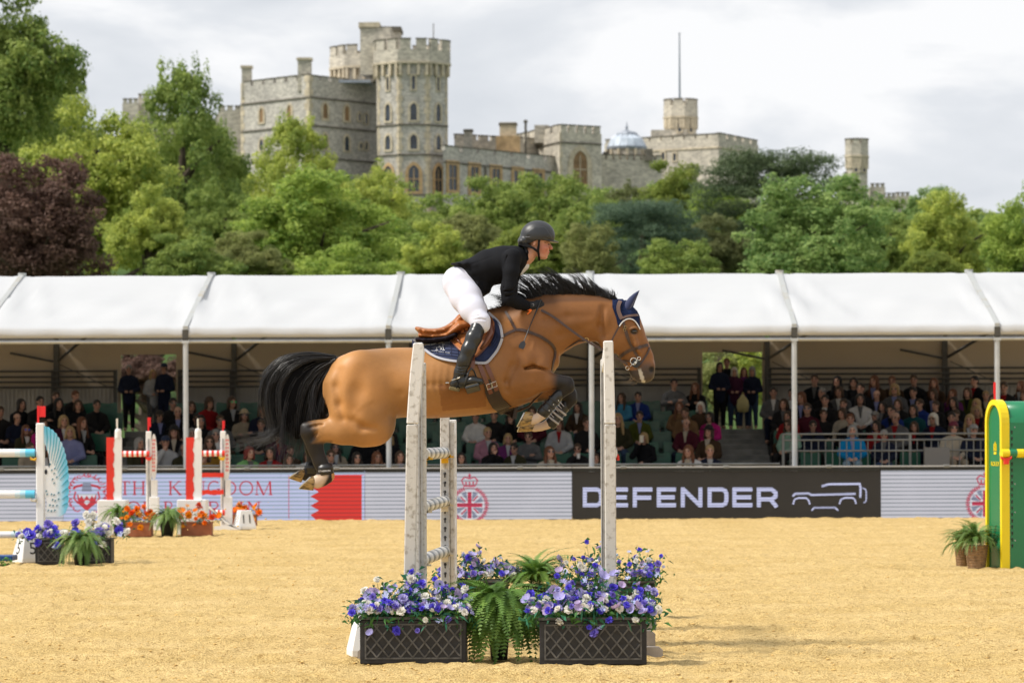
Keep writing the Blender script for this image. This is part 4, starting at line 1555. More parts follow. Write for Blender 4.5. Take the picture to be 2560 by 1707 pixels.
# ---- right hand tower and walls
r1 = P(2144, 400, 520)
Rr = (P(2172, 300, 520).x - P(2115, 300, 520).x) / 2
rt2, frr = octagon('castle_tower', 'slim pale tower standing alone above the trees on the right', r1.x, 520 + Rr, Rr, R(15), GB, Z(396, 520), m_pale, None, 1, .6, True)
for f_ in frr[1:3]:
 window(f_, rt2, .5, Z(432, 520), Z(412, 520), .45, False)
w1 = thing('castle_wall', 'low battlemented castle wall right of the slim tower', 'wall', (0, 0, 0))
for (xa, xb, yt, Yk, nm) in ((2108, 2162, 440, 521, 'buttress'), (2175, 2213, 468, 525, 'turret'), (2205, 2240, 492, 527, 'wall'), (2239, 2275, 490, 530, 'turret'), (2262, 2330, 505, 533, 'wall')):
 a, b_ = P(xa, yt, Yk), P(xb, yt, Yk)
 MB().box((a.x, Yk, GB), (b_.x, Yk + 4, a.z)).build(nm, m_pale, w1)
 merlons(Face((a.x, Yk), (b_.x, Yk)), w1, a.z, .4, 3, m_pale, .66)
# ---- bits of the castle seen through the trees on the left
w2 = thing('castle_wall', 'castle wall glimpsed through the trees at the far left', 'wall', (0, 0, 0))
for (xa, xb, yt, Yk, nm) in ((545, 604, 276, 513, 'wall'), (306, 345, 258, 520, 'turret'), (345, 375, 246, 522, 'turret'), (340, 560, 300, 524, 'wall')):
 a, b_ = P(xa, yt, Yk), P(xb, yt, Yk)
 MB().box((a.x, Yk, GB), (b_.x, Yk + 5, a.z)).build(nm, m_pale, w2)
 merlons(Face((a.x, Yk), (b_.x, Yk)), w2, a.z, .5, 3 if xb - xa < 100 else 9, m_pale, .68)
# ================================================================== trees
def leafmat(name, c, c2):
 m = bpy.data.materials.new(name)
 m.use_nodes = True
 N, L = m.node_tree.nodes, m.node_tree.links
 b = N['Principled BSDF']
 b.inputs['Roughness'].default_value = 0.6
 b.inputs['Specular IOR Level'].default_value = 0.25
 a = N.new('ShaderNodeVertexColor')
 a.layer_name = 'Col'
 mx_ = N.new('ShaderNodeMix')
 mx_.data_type = 'RGBA'
 mx_.inputs['A'].default_value = (*c, 1)
 mx_.inputs['B'].default_value = (*c2, 1)
 sp = N.new('ShaderNodeSeparateColor')
 L.new(a.outputs['Color'], sp.inputs[0])
 L.new(sp.outputs[0], mx_.inputs['Factor'])
 L.new(mx_.outputs['Result'], b.inputs['Base Color'])
 tr = N.new('ShaderNodeBsdfTranslucent')
 L.new(mx_.outputs['Result'], tr.inputs['Color'])
 ms = N.new('ShaderNodeMixShader')
 ms.inputs['Fac'].default_value = 0.5
 L.new(b.outputs['BSDF'], ms.inputs[1])
 L.new(tr.outputs['BSDF'], ms.inputs[2])
 L.new(ms.outputs['Shader'], N['Material Output'].inputs['Surface'])
 return m
def crown_mesh(seed, kind, n_leaf):
 """leaves of a crown about one unit in radius, centre at the origin; returns mesh"""
 r_ = np.random.default_rng(seed)
 clumps = []
 if kind == 'round':
  for i in range(34):             # big limbs of foliage, each built of smaller sprays
   d = r_.normal(size=3)
   d /= np.linalg.norm(d)
   lc = d * r_.uniform(.35, .80) * np.array([1, 1, 1.02])
   lr = r_.uniform(.28, .46)
   for j in range(15):
    e_ = r_.normal(size=3) + np.array([0, 0, .35])
    e_ /= np.linalg.norm(e_)
    clumps.append((lc + e_ * lr * r_.uniform(.55, 1.0), r_.uniform(.075, .165), r_.uniform(.5, .95)))
 elif kind == 'tall':
  for i in range(130):
   z = r_.uniform(-1, 1)
   w = math.sqrt(max(0.02, 1 - z * z)) * (1.05 - 0.25 * z)
   t = r_.uniform(0, 6.28)
   k = r_.uniform(0.3, 1.0) ** 0.6
   clumps.append((np.array([w * k * math.cos(t), w * k * math.sin(t), z]), r_.uniform(0.10, 0.22) * (1.1 - .45 * max(0, z)), 0.9))
  for i in range(22):            # feathery shoots at the top
   t = r_.uniform(0, 6.28)
   clumps.append((np.array([.42 * math.cos(t) * r_.random(), .42 * math.sin(t), r_.uniform(.8, 1.12)]), r_.uniform(0.035, 0.075), 2.2))
 elif kind == 'cedar':
  for i in range(190):
   z = r_.choice([-.75, -.5, -.22, .05, .3, .55, .75]) + r_.normal(0, .09)
   w = (1.05 - 0.30 * max(0, z) - .15 * abs(z))
   t = r_.uniform(0, 6.28)
   k = r_.uniform(0.15, 1.0) ** 0.6
   clumps.append((np.array([w * k * math.cos(t), w * k * math.sin(t), z + .12 * k]), r_.uniform(0.15, 0.30), 0.42))
 elif kind == 'layer':
  for i in range(260):
   d = r_.normal(size=3)
   d /= np.linalg.norm(d)
   d[2] = abs(d[2]) * 1.0 - 0.30
   k = r_.uniform(0.5, 1.0) ** 0.5
   clumps.append((d * k, r_.uniform(0.09, 0.20), 0.5))
 vol = np.array([c[1] ** 2 for c in clumps])
 cnt = np.maximum(12, (n_leaf * vol / vol.sum())).astype(int)
 pos, nor, shade = [], [], []
 for (c, rad, fl), n in zip(clumps, cnt):
  d = r_.normal(size=(n, 3))
  d /= np.linalg.norm(d, axis=1)[:, None]
  k = r_.uniform(0.45, 1.08, n) ** 0.6
  p = c + d * k[:, None] * rad * np.array([1.05, 1.05, fl])
  p += (vnoise(p * 14, seed)[:, None] - .5) * 0.08
  pos.append(p)
  nn = d * 0.8 + np.array([0, 0, 0.65]) + r_.normal(0, .45, (n, 3))
  nor.append(nn / np.linalg.norm(nn, axis=1)[:, None])
  shade.append(np.clip(r_.normal(0.5, .2) + r_.normal(0, .22, n), 0, 1))
 p, nn, sh = np.concatenate(pos), np.concatenate(nor), np.concatenate(shade)
 N_ = len(p)
 a = r_.normal(size=(N_, 3))
 u = np.cross(nn, a)
 u /= np.linalg.norm(u, axis=1)[:, None]
 v = np.cross(nn, u)
 s = (0.0105 + 0.0105 * r_.random(N_))[:, None] * (1.0 if kind != 'cedar' else 0.8)
 q = np.stack([p - u * s * 1.5, p + v * s * .8 - u * s * .2, p + u * s * 1.5, p - v * s * .8 + u * s * .2], 1).reshape(-1, 3)
 Fq = np.arange(N_ * 4).reshape(-1, 4)
 cc = np.repeat(sh, 4)[:, None] * np.ones(3)
 return npmesh('crown', q, Fq, False, cc)
TM = {('round', 0): crown_mesh(1, 'round', 62000), ('round', 1): crown_mesh(2, 'round', 62000), ('round', 2): crown_mesh(8, 'round', 62000),
 ('tall', 0): crown_mesh(3, 'tall', 56000), ('cedar', 0): crown_mesh(4, 'cedar', 56000), ('layer', 0): crown_mesh(5, 'layer', 60000)}
LEAF = {
 'mid': leafmat('leaf_mid', (0.133, 0.218, 0.050), (0.443, 0.520, 0.135)),
 'yellow': leafmat('leaf_yellow_green', (0.204, 0.293, 0.059), (0.667, 0.704, 0.164)),
 'dark': leafmat('leaf_dark', (0.127, 0.209, 0.050), (0.427, 0.513, 0.132)),
 'bright': leafmat('leaf_bright', (0.177, 0.289, 0.058), (0.508, 0.609, 0.131)),
 'copper': leafmat('leaf_copper', (0.094, 0.054, 0.042), (0.270, 0.166, 0.128)),
 'cedar': leafmat('needle_dark', (0.061, 0.095, 0.048), (0.184, 0.240, 0.113)),
 'blue': leafmat('needle_grey_blue', (0.062, 0.106, 0.069), (0.156, 0.231, 0.138)),
 'lime': leafmat('leaf_lime', (0.145, 0.214, 0.042), (0.355, 0.404, 0.084)),
 'olive': leafmat('leaf_olive', (0.156, 0.187, 0.060), (0.419, 0.437, 0.157)),
 'brown': leafmat('leaf_russet', (0.109, 0.128, 0.046), (0.241, 0.264, 0.104)),
 'grass': leafmat('leaf_fresh', (0.137, 0.251, 0.075), (0.430, 0.550, 0.184)),
}
m_bark = mat('bark', (0.085, 0.068, 0.050), 0.95, spec=0.1, var=0.35, vscale=2.5, bump=0.5, bscale=6)
def tree(label, cx, top, bot, hw, Yk, kind, leaf, var=0, name='broadleaf_tree', rot=None):
 """crown seen between pixel rows top and bot, centre column cx, half width hw pixels, at distance Yk"""
 c = P(cx, (top + bot) / 2, Yk)
 rx = hw / FP * Yk
 rz = (bot - top) / 2 / FP * Yk
 g = float(hill(np.array([c.x]), np.array([Yk]))[0]) - 0.2
 t = thing(name, label, 'tree', (c.x, Yk, g), 0, 'trees between the stand and the castle')
 o = mobj('crown', TM[(kind, var)], None, t)
 if len(o.data.materials) == 0:
  o.data.materials.append(LEAF[leaf])
 o.location = (0, 0, c.z - g)
 o.scale = (rx, min(rx, 7.0), rz)
 rot = random.uniform(0, 6.28) if rot is None else rot
 # turn the leaves about the vertical before squashing: rotate mesh through an euler on a scaled frame is fine for round crowns
 o.rotation_euler = (0, 0, rot if abs(rx - min(rx, 7.0)) < 1e-6 else random.choice([0, math.pi]))
 setmat(o, LEAF[leaf])
 zc = c.z - g
 mb = MB()
 h = max(1.0, zc + rz * 0.3)
 r0 = 0.10 + 0.028 * (zc + rz)
 mb.tube([(0, 0, -0.5), (0.05, 0, h * .3), (-0.06, .05, h * .6), (0.04, 0, h)], [r0 * 1.3, r0, r0 * .8, r0 * .3], 8)
 for k in range(7):
  a = k * 0.9 + random.random()
  zb_ = h * (0.35 + 0.08 * k)
  L_ = rx * 0.75
  mb.tube([(0, 0, zb_), (L_ * .45 * math.cos(a), min(L_, 6) * .45 * math.sin(a), zb_ + rz * .22), (L_ * math.cos(a), min(L_, 6) * math.sin(a), zb_ + rz * .42)], [r0 * .5, r0 * .32, r0 * .08], 6)
 mb.build('trunk', m_bark, t)
 return t
tree('tall green tree filling the top left corner of the photo', 5, -70, 520, 205, 190, 'round', 'mid', 0)
tree('light yellow green tree left of the feathery one', 238, 205, 690, 205, 205, 'round', 'yellow', 1)
tree('green tree filling the gap behind the copper beech', 140, 215, 700, 150, 235, 'round', 'mid', 2)
tree('dark olive tree with a feathery top left of the castle', 455, 190, 700, 165, 225, 'tall', 'dark', 0)
tree('rounded dark tree behind the feathery one', 510, 300, 700, 115, 245, 'round', 'dark', 2)
tree('copper beech with dark purple leaves behind the left tent roof', 95, 392, 760, 195, 150, 'round', 'copper', 2, 'copper_beech')
tree('medium green tree right of the copper beech', 370, 470, 760, 110, 165, 'round', 'yellow', 0)
tree('shaded dark green tree in the gap below the square castle block', 560, 440, 740, 120, 215, 'round', 'dark', 1)
tree('slim yellow green tree in front of the square castle block', 735, 312, 640, 130, 260, 'tall', 'yellow', 0)
tree('yellow green tree at the foot of the tallest tower', 925, 392, 700, 125, 255, 'round', 'yellow', 1)
tree('big bright green tree in front of the castle centre left', 790, 425, 790, 245, 185, 'round', 'bright', 2)
tree('low pale green bush tree above the tent left of centre', 610, 580, 760, 110, 160, 'round', 'olive', 0)
tree('dull green tree right of the big bright one', 1040, 520, 760, 110, 200, 'round', 'mid', 1)
tree('green tree below the long castle wing', 1230, 452, 720, 130, 270, 'round', 'mid', 0)
tree('olive yellow tree behind the rider\'s back', 1165, 500, 760, 110, 215, 'layer', 'olive')
tree('bushy green tree below the gatehouse', 1375, 435, 720, 130, 280, 'round', 'mid', 2)
tree('lime tinged maple behind the rider\'s helmet', 1330, 530, 780, 130, 190, 'layer', 'lime')
tree('russet brown tree below the glass dome', 1555, 445, 640, 80, 300, 'round', 'brown', 1)
tree('bright lime tree right of the rider\'s head', 1700, 408, 640, 108, 270, 'round', 'lime', 0)
tree('fresh green tree under the lime one', 1790, 470, 720, 110, 255, 'round', 'bright', 2)
tree('dark cedar with flat branches below the flagpole tower', 1925, 378, 640, 185, 250, 'cedar', 'cedar', 0, 'cedar_tree')
tree('grey blue cedar behind the horse\'s head', 1605, 500, 740, 140, 195, 'cedar', 'blue', 0, 'cedar_tree')
tree('reddish tree between the two conifers', 1800, 540, 760, 110, 200, 'round', 'brown', 0)
tree('broad dense green tree right of centre', 2035, 440, 800, 212, 185, 'round', 'grass', 2)
tree('yellow green tree near the right edge', 2365, 480, 760, 125, 195, 'round', 'yellow', 2)
tree('pale green tree behind the yellow green one at right', 2330, 470, 700, 90, 270, 'round', 'grass', 0)
tree('leafy green tree cut by the right edge', 2565, 448, 800, 125, 165, 'round', 'bright', 1)
tree('lime bush low at the right above the tent', 2330, 600, 780, 80, 160, 'layer', 'lime')
tree('small olive tree low above the tent at centre', 1480, 560, 760, 90, 180, 'round', 'olive', 2)
tree('dark green tree low behind the left doorway', 480, 590, 800, 130, 150, 'round', 'dark', 0)
tree('dense tree low above the tent behind the rump', 880, 590, 800, 150, 150, 'round', 'bright', 1)
tree('shaded tree low above the tent behind the mane', 1700, 600, 800, 120, 165, 'round', 'dark', 2)
tree('mid green tree hiding the wall below the slim right tower', 2225, 500, 740, 95, 230, 'round', 'mid', 1)
tree('green tree between the maple and the gatehouse tree', 1470, 470, 720, 110, 255, 'round', 'mid', 1)
tree('yellow green tree low between the olive tree and the bright one', 1090, 560, 780, 100, 175, 'round', 'yellow', 0)
tree('green tree beyond the left frame edge', -190, 200, 760, 160, 180, 'round', 'mid', 1)
tree('green tree beyond the right frame edge', 2760, 420, 800, 150, 180, 'round', 'yellow', 0)
# shrubs standing behind the stand, seen through its doorways
for i, (px, lf, lab) in enumerate(((370, 'copper', 'dark shrub seen through the left doorway of the stand'), (1800, 'olive', 'olive shrub seen at the left of the right doorway'), (1870, 'yellow', 'yellow green shrub seen at the right of the right doorway'))):
 tree(lab, px, 860, 1020 if i else 1030, 90 if i else 110, 112, 'round', lf, i % 3, 'shrub')
# ---- the wood covering the castle slope behind the nearer trees
src = TM[('round', 0)]
nv = len(src.vertices)
co = np.empty(nv * 3, np.float32)
src.vertices.foreach_get('co', co)
co = co.reshape(-1, 4, 3)
cl_ = np.empty(nv * 4, np.float32)
src.color_attributes['Col'].data.foreach_get('color', cl_)
cl_ = cl_.reshape(-1, 4, 4)[:, 0, 0]
wr_ = np.random.default_rng(99)
VV, CC = [], []
for i, (cx, top, bot, hw) in enumerate(((-60, 300, 660, 170), (60, 330, 660, 170), (200, 350, 660, 170), (330, 345, 660, 150), (450, 380, 660, 150), (570, 425, 680, 150), (690, 430, 680, 150), (820, 440, 690, 150), (950, 462, 700, 140), (1070, 490, 700, 140),
          (1190, 486, 700, 130), (1310, 470, 700, 130), (1430, 458, 700, 130), (1560, 472, 700, 130), (1690, 462, 700, 130), (1820, 468, 700, 140), (1950, 480, 700, 140), (2080, 490, 700, 130), (2200, 500, 720, 130), (2320, 512, 720, 130), (2440, 522, 720, 130), (2560, 520, 720, 130), (2680, 500, 720, 130))):
 Yk = 320 + 25 * wr_.random()
 c = P(cx, (top + bot) / 2, Yk)
 sub = wr_.choice(len(co), 13000, replace=False)
 a = wr_.uniform(0, 6.28)
 q = co[sub]
 ctr_ = q.mean(1, keepdims=True)
 q = ctr_ + (q - ctr_) * 1.7
 X_ = (q[..., 0] * math.cos(a) - q[..., 1] * math.sin(a)) * hw / FP * Yk + c.x
 Y_ = (q[..., 0] * math.sin(a) + q[..., 1] * math.cos(a)) * min(7, hw / FP * Yk) + Yk
 Z_ = q[..., 2] * (bot - top) / 2 / FP * Yk + c.z
 VV.append(np.stack([X_, Y_, Z_], -1).reshape(-1, 3))
 sh = np.clip(cl_[sub] * .8 + wr_.uniform(-.15, .3), 0, 1)
 CC.append(np.repeat(sh, 4))
VV, CC = np.concatenate(VV), np.concatenate(CC)
wood = mobj('woodland', npmesh('woodland', VV, np.arange(len(VV)).reshape(-1, 4), False, CC[:, None] * np.ones(3)), LEAF['mid'])
tag(wood, 'green wood covering the slope below the castle', 'wood', kind='stuff')
# ================================================================== flowers, ferns, planters
m_white_paint = mat('white_paint', (0.80, 0.80, 0.80), 0.5, spec=0.4, var=0.04, vscale=3)
m_worn = mat('worn_white_paint', (0.70, 0.69, 0.68), 0.7, c2=(0.40, 0.38, 0.35), thr=(0.56, 0.72), vscale=22, bump=0.25, bscale=120, spec=0.3, detail=9)
m_worn2 = mat('stained_white_paint', (0.58, 0.565, 0.54), 0.75, c2=(0.32, 0.29, 0.25), thr=(0.50, 0.70), vscale=30, bump=0.3, bscale=140, spec=0.3, detail=9)
m_zinc = mat('galvanised_track', (0.42, 0.43, 0.45), 0.4, metal=0.6, var=0.2, vscale=10)
m_hole = mat('keyhole_dark', (0.03, 0.03, 0.032), 0.8)
m_plant = mat('black_planter', (0.020, 0.020, 0.022), 0.55, spec=0.4, var=0.4, vscale=14, bump=0.15, bscale=60)
m_latt = mat('worn_black_lattice', (0.085, 0.082, 0.078), 0.55, spec=0.4, var=0.5, vscale=20)
m_terra = mat('terracotta', (0.33, 0.115, 0.055), 0.75, var=0.15, vscale=6)
m_soil = mat('soil', (0.02, 0.016, 0.012), 0.95)
m_yel = mat('yellow_cup', (0.75, 0.42, 0.012), 0.4)
m_redp = mat('red_paint', (0.72, 0.035, 0.02), 0.45, var=0.08, vscale=3)
m_potb = mat('black_pot', (0.012, 0.014, 0.016), 0.5)
def blossom(seed, kind):
 r_ = random.Random(seed)
 mb = MB()
 if kind == 'ruffle':
  for ring, (n, tilt, ln) in enumerate(((5, 78, .55), (7, 55, .8), (8, 28, 1.0), (7, 2, 1.0), (6, -30, .8))):
   for k in range(n):
    a = 2 * math.pi * (k + r_.random() * .5) / n + ring
    t = R(tilt + r_.uniform(-12, 12))
    L_ = ln * r_.uniform(.85, 1.1)
    w = .42
    Rz = Matrix.Rotation(a, 3, 'Z')
    p = lambda s, f, zz=0.0: Rz @ Vector((f * L_ * math.cos(t) - zz * math.sin(t), s, f * L_ * math.sin(t) + zz * math.cos(t)))
    j = r_.uniform(-.12, .12)
    vs = [p(-.08, .15), p(.08, .15), p(w * .9, .85, j), p(w * .35, 1.06, -j), p(-w * .35, .94, j), p(-w * .9, .82, -j)]
    mb.add(vs, [(0, 1, 2, 3), (0, 3, 4, 5)])
 elif kind == 'star':
  for k in range(11):
   a = 2 * math.pi * k / 11 + r_.uniform(-.1, .1)
   t = R(r_.uniform(8, 38))
   Rz = Matrix.Rotation(a, 3, 'Z')
   p = lambda s, f: Rz @ Vector((f * math.cos(t), s, f * math.sin(t)))
   mb.add([p(0, .08), p(.17, .55), p(.05, 1.05), p(-.15, .6)], [(0, 1, 2, 3)])
  mb.lathe([(.02, -.25), (.2, -.05), (.18, .14), (.02, .2)], 6)
 else:        # cup of five broad petals
  for k in range(5):
   a = 2 * math.pi * k / 5
   Rz = Matrix.Rotation(a, 3, 'Z')
   g = [[Rz @ Vector((f * .95, s * (.18 + .52 * math.sin(min(1, f) * 2.6)), .55 * f * f - .1 + .12 * abs(s) * f)) for s in (-1, 0, 1)] for f in (.05, .45, .8, 1.05)]
   vs = [v for row in g for v in row]
   mb.add(vs, [(i * 3 + j, i * 3 + j + 1, i * 3 + j + 4, i * 3 + j + 3) for i in range(3) for j in range(2)])
  mb.lathe([(.02, -.02), (.13, .05), (.02, .14)], 6)
 return mb.mesh('blossom', [MATS['soil']], False)
def petal(name, c, var=.18):
 return mat('petal_' + name, c, 0.75, spec=0.2, transl=0.25, var=var, vscale=2.0)
PET = {'royal': petal('royal_blue', (0.135, 0.105, 0.72)), 'violet': petal('violet', (0.24, 0.19, 0.64)), 'lav': petal('lavender', (0.46, 0.43, 0.74)), 'pale': petal('pale_blue', (0.52, 0.57, 0.84)),
 'white': petal('cream_white', (0.86, 0.84, 0.78), .05), 'mauve': petal('mauve', (0.50, 0.40, 0.62)), 'orange': petal('orange', (0.85, 0.20, 0.008)), 'amber': petal('amber', (0.85, 0.33, 0.012)),
 'redor': petal('red_orange', (0.75, 0.085, 0.012)), 'peach': petal('peach', (0.82, 0.36, 0.13))}
BL = [blossom(i, k) for i, k in enumerate(('ruffle', 'ruffle', 'ruffle', 'star', 'cup', 'cup'))]
m_leaf_a = mat('planter_leaf', (0.055, 0.165, 0.035), 0.6, transl=0.2, var=.4, vscale=8)
m_leaf_b = mat('planter_leaf_blue', (0.030, 0.155, 0.085), 0.6, transl=0.2, var=.35, vscale=8)
m_leaf_c = mat('planter_leaf_teal', (0.10, 0.20, 0.19), 0.6, transl=0.2, var=.35, vscale=8)
m_stem = mat('stem', (0.05, 0.13, 0.04), 0.7)
def foliage(parent, pts, n, size, m, seed, name='foliage'):
 """narrow leaves round the given centres, one mass"""
 r_ = np.random.default_rng(seed)
 V_, F_ = [], []
 for i in range(n):
  c = np.array(pts[r_.integers(len(pts))]) + r_.normal(0, size * .55, 3)
  d = r_.normal(size=3) + np.array([0, -.2, .5])
  d /= np.linalg.norm(d)
  u = np.cross(d, r_.normal(size=3))
  u /= np.linalg.norm(u)
  L_, w = size * r_.uniform(.6, 1.4), size * r_.uniform(.10, .22)
  dn = np.array([0, 0, -L_ * .25])
  o = len(V_)
  V_ += [c, c + d * L_ * .5 + u * w, c + d * L_ + dn, c + d * L_ * .5 - u * w]
  F_.append((o, o + 1, o + 2, o + 3))
 o = mobj(name, npmesh(name, np.array(V_), np.array(F_)), m, parent)
 o['kind'] = 'stuff'
 return o
def plant_blossoms(parent, spots, seed, rr=(.022, .042)):
 """spots: (x,y,z,colour key) in the parent's space"""
 r_ = random.Random(seed)
 for (x, y, z, cl) in spots:
  me = BL[{'pale': 3, 'lav': r_.choice([3, 2, 4]), 'mauve': r_.choice([4, 5]), 'orange': r_.choice([3, 4, 0]), 'amber': r_.choice([3, 1]), 'peach': 3}.get(cl, r_.choice([0, 1, 2]))]
  o = mobj('blossom', me, None, parent, (x, y, z))
  s = r_.uniform(*rr) * (1.15 if me in (BL[4], BL[5]) else 1)
  o.scale = (s, s, s)
  o.rotation_euler = (R(r_.uniform(20, 85)), 0, 0)
  o.rotation_euler = (R(r_.uniform(15, 80)), R(r_.uniform(-35, 35)), R(r_.uniform(-60, 60)))
  setmat(o, PET[cl])
def planter(label, xa, xb, base_y, depth, h, n, colors, seed, rise=.24, spread=.12, hang=4, lattice=True, m=None, group='flower planters', rz=0.0, blr=(.021, .038), leaf=None, out=1.0):
 Yk = 1.67 * FP / (base_y - PY + 0.0)
 a, b_ = P(xa, base_y, Yk).x, P(xb, base_y, Yk).x
 w = (b_ - a) / 2
 t = thing('flower_planter', label, 'planter', ((a + b_) / 2, Yk, 0), rz, group)
 m = m or m_plant
 y1 = depth
 mb = MB()
 mb.box((-w, 0, 0), (w, y1, h - .022))
 mb.build('box', m, t, .006)
 mb = MB()
 for (lo_, hi_) in (((-w - .008, -.008, h - .02), (w + .008, .03, h)), ((-w - .008, y1 - .03, h - .02), (w + .008, y1 + .008, h)), ((-w - .008, .031, h - .02), (-w + .03, y1 - .031, h)), ((w - .03, .031, h - .02), (w + .008, y1 - .031, h))):
  mb.box(lo_, hi_)
 mb.build('rim', m_latt if lattice else m, t)
 box('soil', (-w + .031, .031, h - .019), (w - .031, y1 - .031, h - .012), m_soil, t)
 if lattice:
  fx, fz0, fz1 = w - .035, .035, h - .05
  for (lo_, hi_) in (((-fx, -.007, fz0), (fx, .001, fz0 + .012)), ((-fx, -.007, fz1 - .012), (fx, .001, fz1)), ((-fx, -.007, fz0 + .0125), (-fx + .012, .001, fz1 - .0125)), ((fx - .012, -.007, fz0 + .0125), (fx, .001, fz1 - .0125))):
   box('frame_strip', lo_, hi_, m_latt, t)
  # diagonal strips of the lattice, clipped to the frame
  x0_, x1_, z0_, z1_ = -fx + .014, fx - .014, fz0 + .014, fz1 - .014
  pitch = .088
  for sg in (1, -1):
   k = -12
   while k < 24:
    # line z = sg*1.22*(x - c)
    c = -fx + k * pitch
    pts = []
    sl_ = 1.22 * sg
    za, zb = z0_, z1_
    xa_, xb_ = c + (za - z0_) / sl_ if sg > 0 else c, 0
    p0 = Vector((c, 0, z0_))
    p1 = Vector((c + (z1_ - z0_) / 1.22 * sg, 0, z1_))
    # clip in x
    d = p1 - p0
    t0, t1 = 0.0, 1.0
    if abs(d.x) > 1e-9:
     ta, tb_ = (x0_ - p0.x) / d.x, (x1_ - p0.x) / d.x
     t0, t1 = max(t0, min(ta, tb_)), min(t1, max(ta, tb_))
    if t1 - t0 > .06:
     A, B = p0 + d * t0, p0 + d * t1
     yy = -.004 if sg > 0 else -.006
     mb = MB()
     mb.ribbon([A + Vector((0, yy + .004, 0)), B + Vector((0, yy + .004, 0))], [Vector((0, -1, 0))] * 2, .0115, .008)
     mb.build('lattice_strip', m_latt, t)
    k += 1
 r_ = random.Random(seed)
 spots, lv = [], []
 for i in range(n):
  u = r_.uniform(-1, 1)
  x = u * (w + spread * out * abs(u) ** 2)
  v = r_.random()
  y = y1 * v
  z = h + .02 + rise * (1 - .5 * u * u) * (.2 + .8 * v) * (r_.uniform(.3, 1.0) if r_.random() < .85 else r_.uniform(1.0, 1.45))
  spots.append((x, y - .04 * (1 - v), z, r_.choice(colors)))
  lv.append((x, y, z - .05))
 for i in range(hang):
  x = r_.uniform(-w * .9, w * .95)
  spots.append((x, -.03, h - r_.uniform(.0, .12), r_.choice(colors)))
  lv.append((x, -.01, h))
 plant_blossoms(t, spots, seed, blr)
 foliage(t, lv, n * 4, .065, leaf or m_leaf_a, seed)
 foliage(t, lv, n * 3, .07, m_leaf_b if leaf is None else leaf, seed + 1, 'foliage')
 # stems from the soil to the flowers
 mb = MB()
 for (x, y, z, cl) in spots[:n]:
  mb.tube([(x * .75, max(.04, min(y1 - .04, y)), h - .02), (x * .9, y, (z + h) / 2), (x, y, z - .01)], [.0022, .002, .0015], 3)
 o = mb.build('stems', m_stem, t)
 o['kind'] = 'stuff'
 return t
def frond_mesh(seed, n=25):
 """one fern frond one unit long, arching out along x"""
 r_ = random.Random(seed)
 c = lambda f: Vector((f * (1 - .12 * f), .04 * math.sin(f * 3 + seed), .62 * f - 1.12 * f * f))
 mb = MB()
 pts = [c(i / 6) for i in range(7)]
 mb.tube(pts, [.008 - .001 * i for i in range(7)], 3)
 for i in range(n):
  f = .10 + .9 * i / n
  p = c(f)
  d = (c(f + .02) - p).normalized()
  s = d.cross(Vector((0, 0, 1))).normalized()
  up = s.cross(d)
  L_ = .115 * math.sin(math.pi * min(1, f * .82 + .14)) * r_.uniform(.85, 1.1)
  w = .0155
  for sd in (-1, 1):
   q = p + s * sd * L_ + d * L_ * .35 + up * L_ * r_.uniform(-.25, .2)
   mb.add([p - d * w, p + s * sd * L_ * .5 - d * w * .6 + d * L_ * .15, q, p + s * sd * L_ * .45 + d * w * 1.1 + d * L_ * .15, p + d * w], [(0, 1, 3, 4), (1, 2, 3)])
 return mb.mesh('frond', [MATS['soil']], False)
FR = [frond_mesh(i) for i in range(3)]
m_fern = [mat('fern_' + str(i), c, 0.55, transl=0.25, var=.25, vscale=3) for i, c in enumerate(((0.120, 0.235, 0.036), (0.175, 0.300, 0.050), (0.085, 0.180, 0.028)))]
m_fernb = [mat('pale_fern_' + str(i), c, 0.55, transl=0.25, var=.25, vscale=3) for i, c in enumerate(((0.16, 0.27, 0.065), (0.21, 0.31, 0.085), (0.11, 0.21, 0.045)))]
def fern(label, cx, base_y, R_, h, n, seed, pot=None, pot_r=.11, pot_h=.22, ms=None, Yk=None, up=.0, group='potted ferns', droop=False):
 Yk = 1.67 * FP / (base_y - PY) if Yk is None else Yk
 x = P(cx, base_y, Yk).x
 t = thing('potted_fern', label, 'fern', (x, Yk + .12, 0), 0, group)
 ms = ms or m_fern
 mb = MB()
 if pot == 'wicker':
  # woven basket: rows of bulging strips
  rows = 9
  for i in range(rows):
   f = i / (rows - 1)
   rad = pot_r * (.74 + .26 * f)
   z = .01 + (pot_h - .02) * f
   mb.lathe([(rad - .006, z - .012), (rad + .004, z), (rad - .006, z + .012)], 20)
  mb.lathe([(pot_r * .72, 0), (pot_r * .98, pot_h)], 20)
  mb.build('basket', mat('wicker', (0.27, 0.165, 0.085), 0.8, var=.35, vscale=22), t)
 else:
  mb.sm = True
  mb.lathe([(pot_r * .72, 0), (pot_r, pot_h * .88), (pot_r * 1.07, pot_h * .88), (pot_r * 1.07, pot_h), (pot_r * .9, pot_h)], 18)
  mb.build('pot', m_potb, t)
 r_ = random.Random(seed)
 for i in range(n):
  o = mobj('frond', FR[i % 3], None, t)
  a = r_.uniform(0, 6.28)
  el = r_.uniform(-.35, 1.0) + up
  L_ = R_ * r_.uniform(.7, 1.15)
  if droop and i % 2 == 0:       # long old fronds hanging over the front
   a = -math.pi / 2 + r_.uniform(-1.15, 1.15)
   el = r_.uniform(-.45, .5)
   L_ = R_ * r_.uniform(.8, 1.4)
  o.location = (.04 * math.cos(a), .04 * math.sin(a), pot_h + r_.uniform(0, h * .35))
  o.rotation_euler = (r_.uniform(-.35, .35), -el, a)
  o.scale = (L_, L_, L_)
  setmat(o, ms[r_.randrange(3)])
 return t
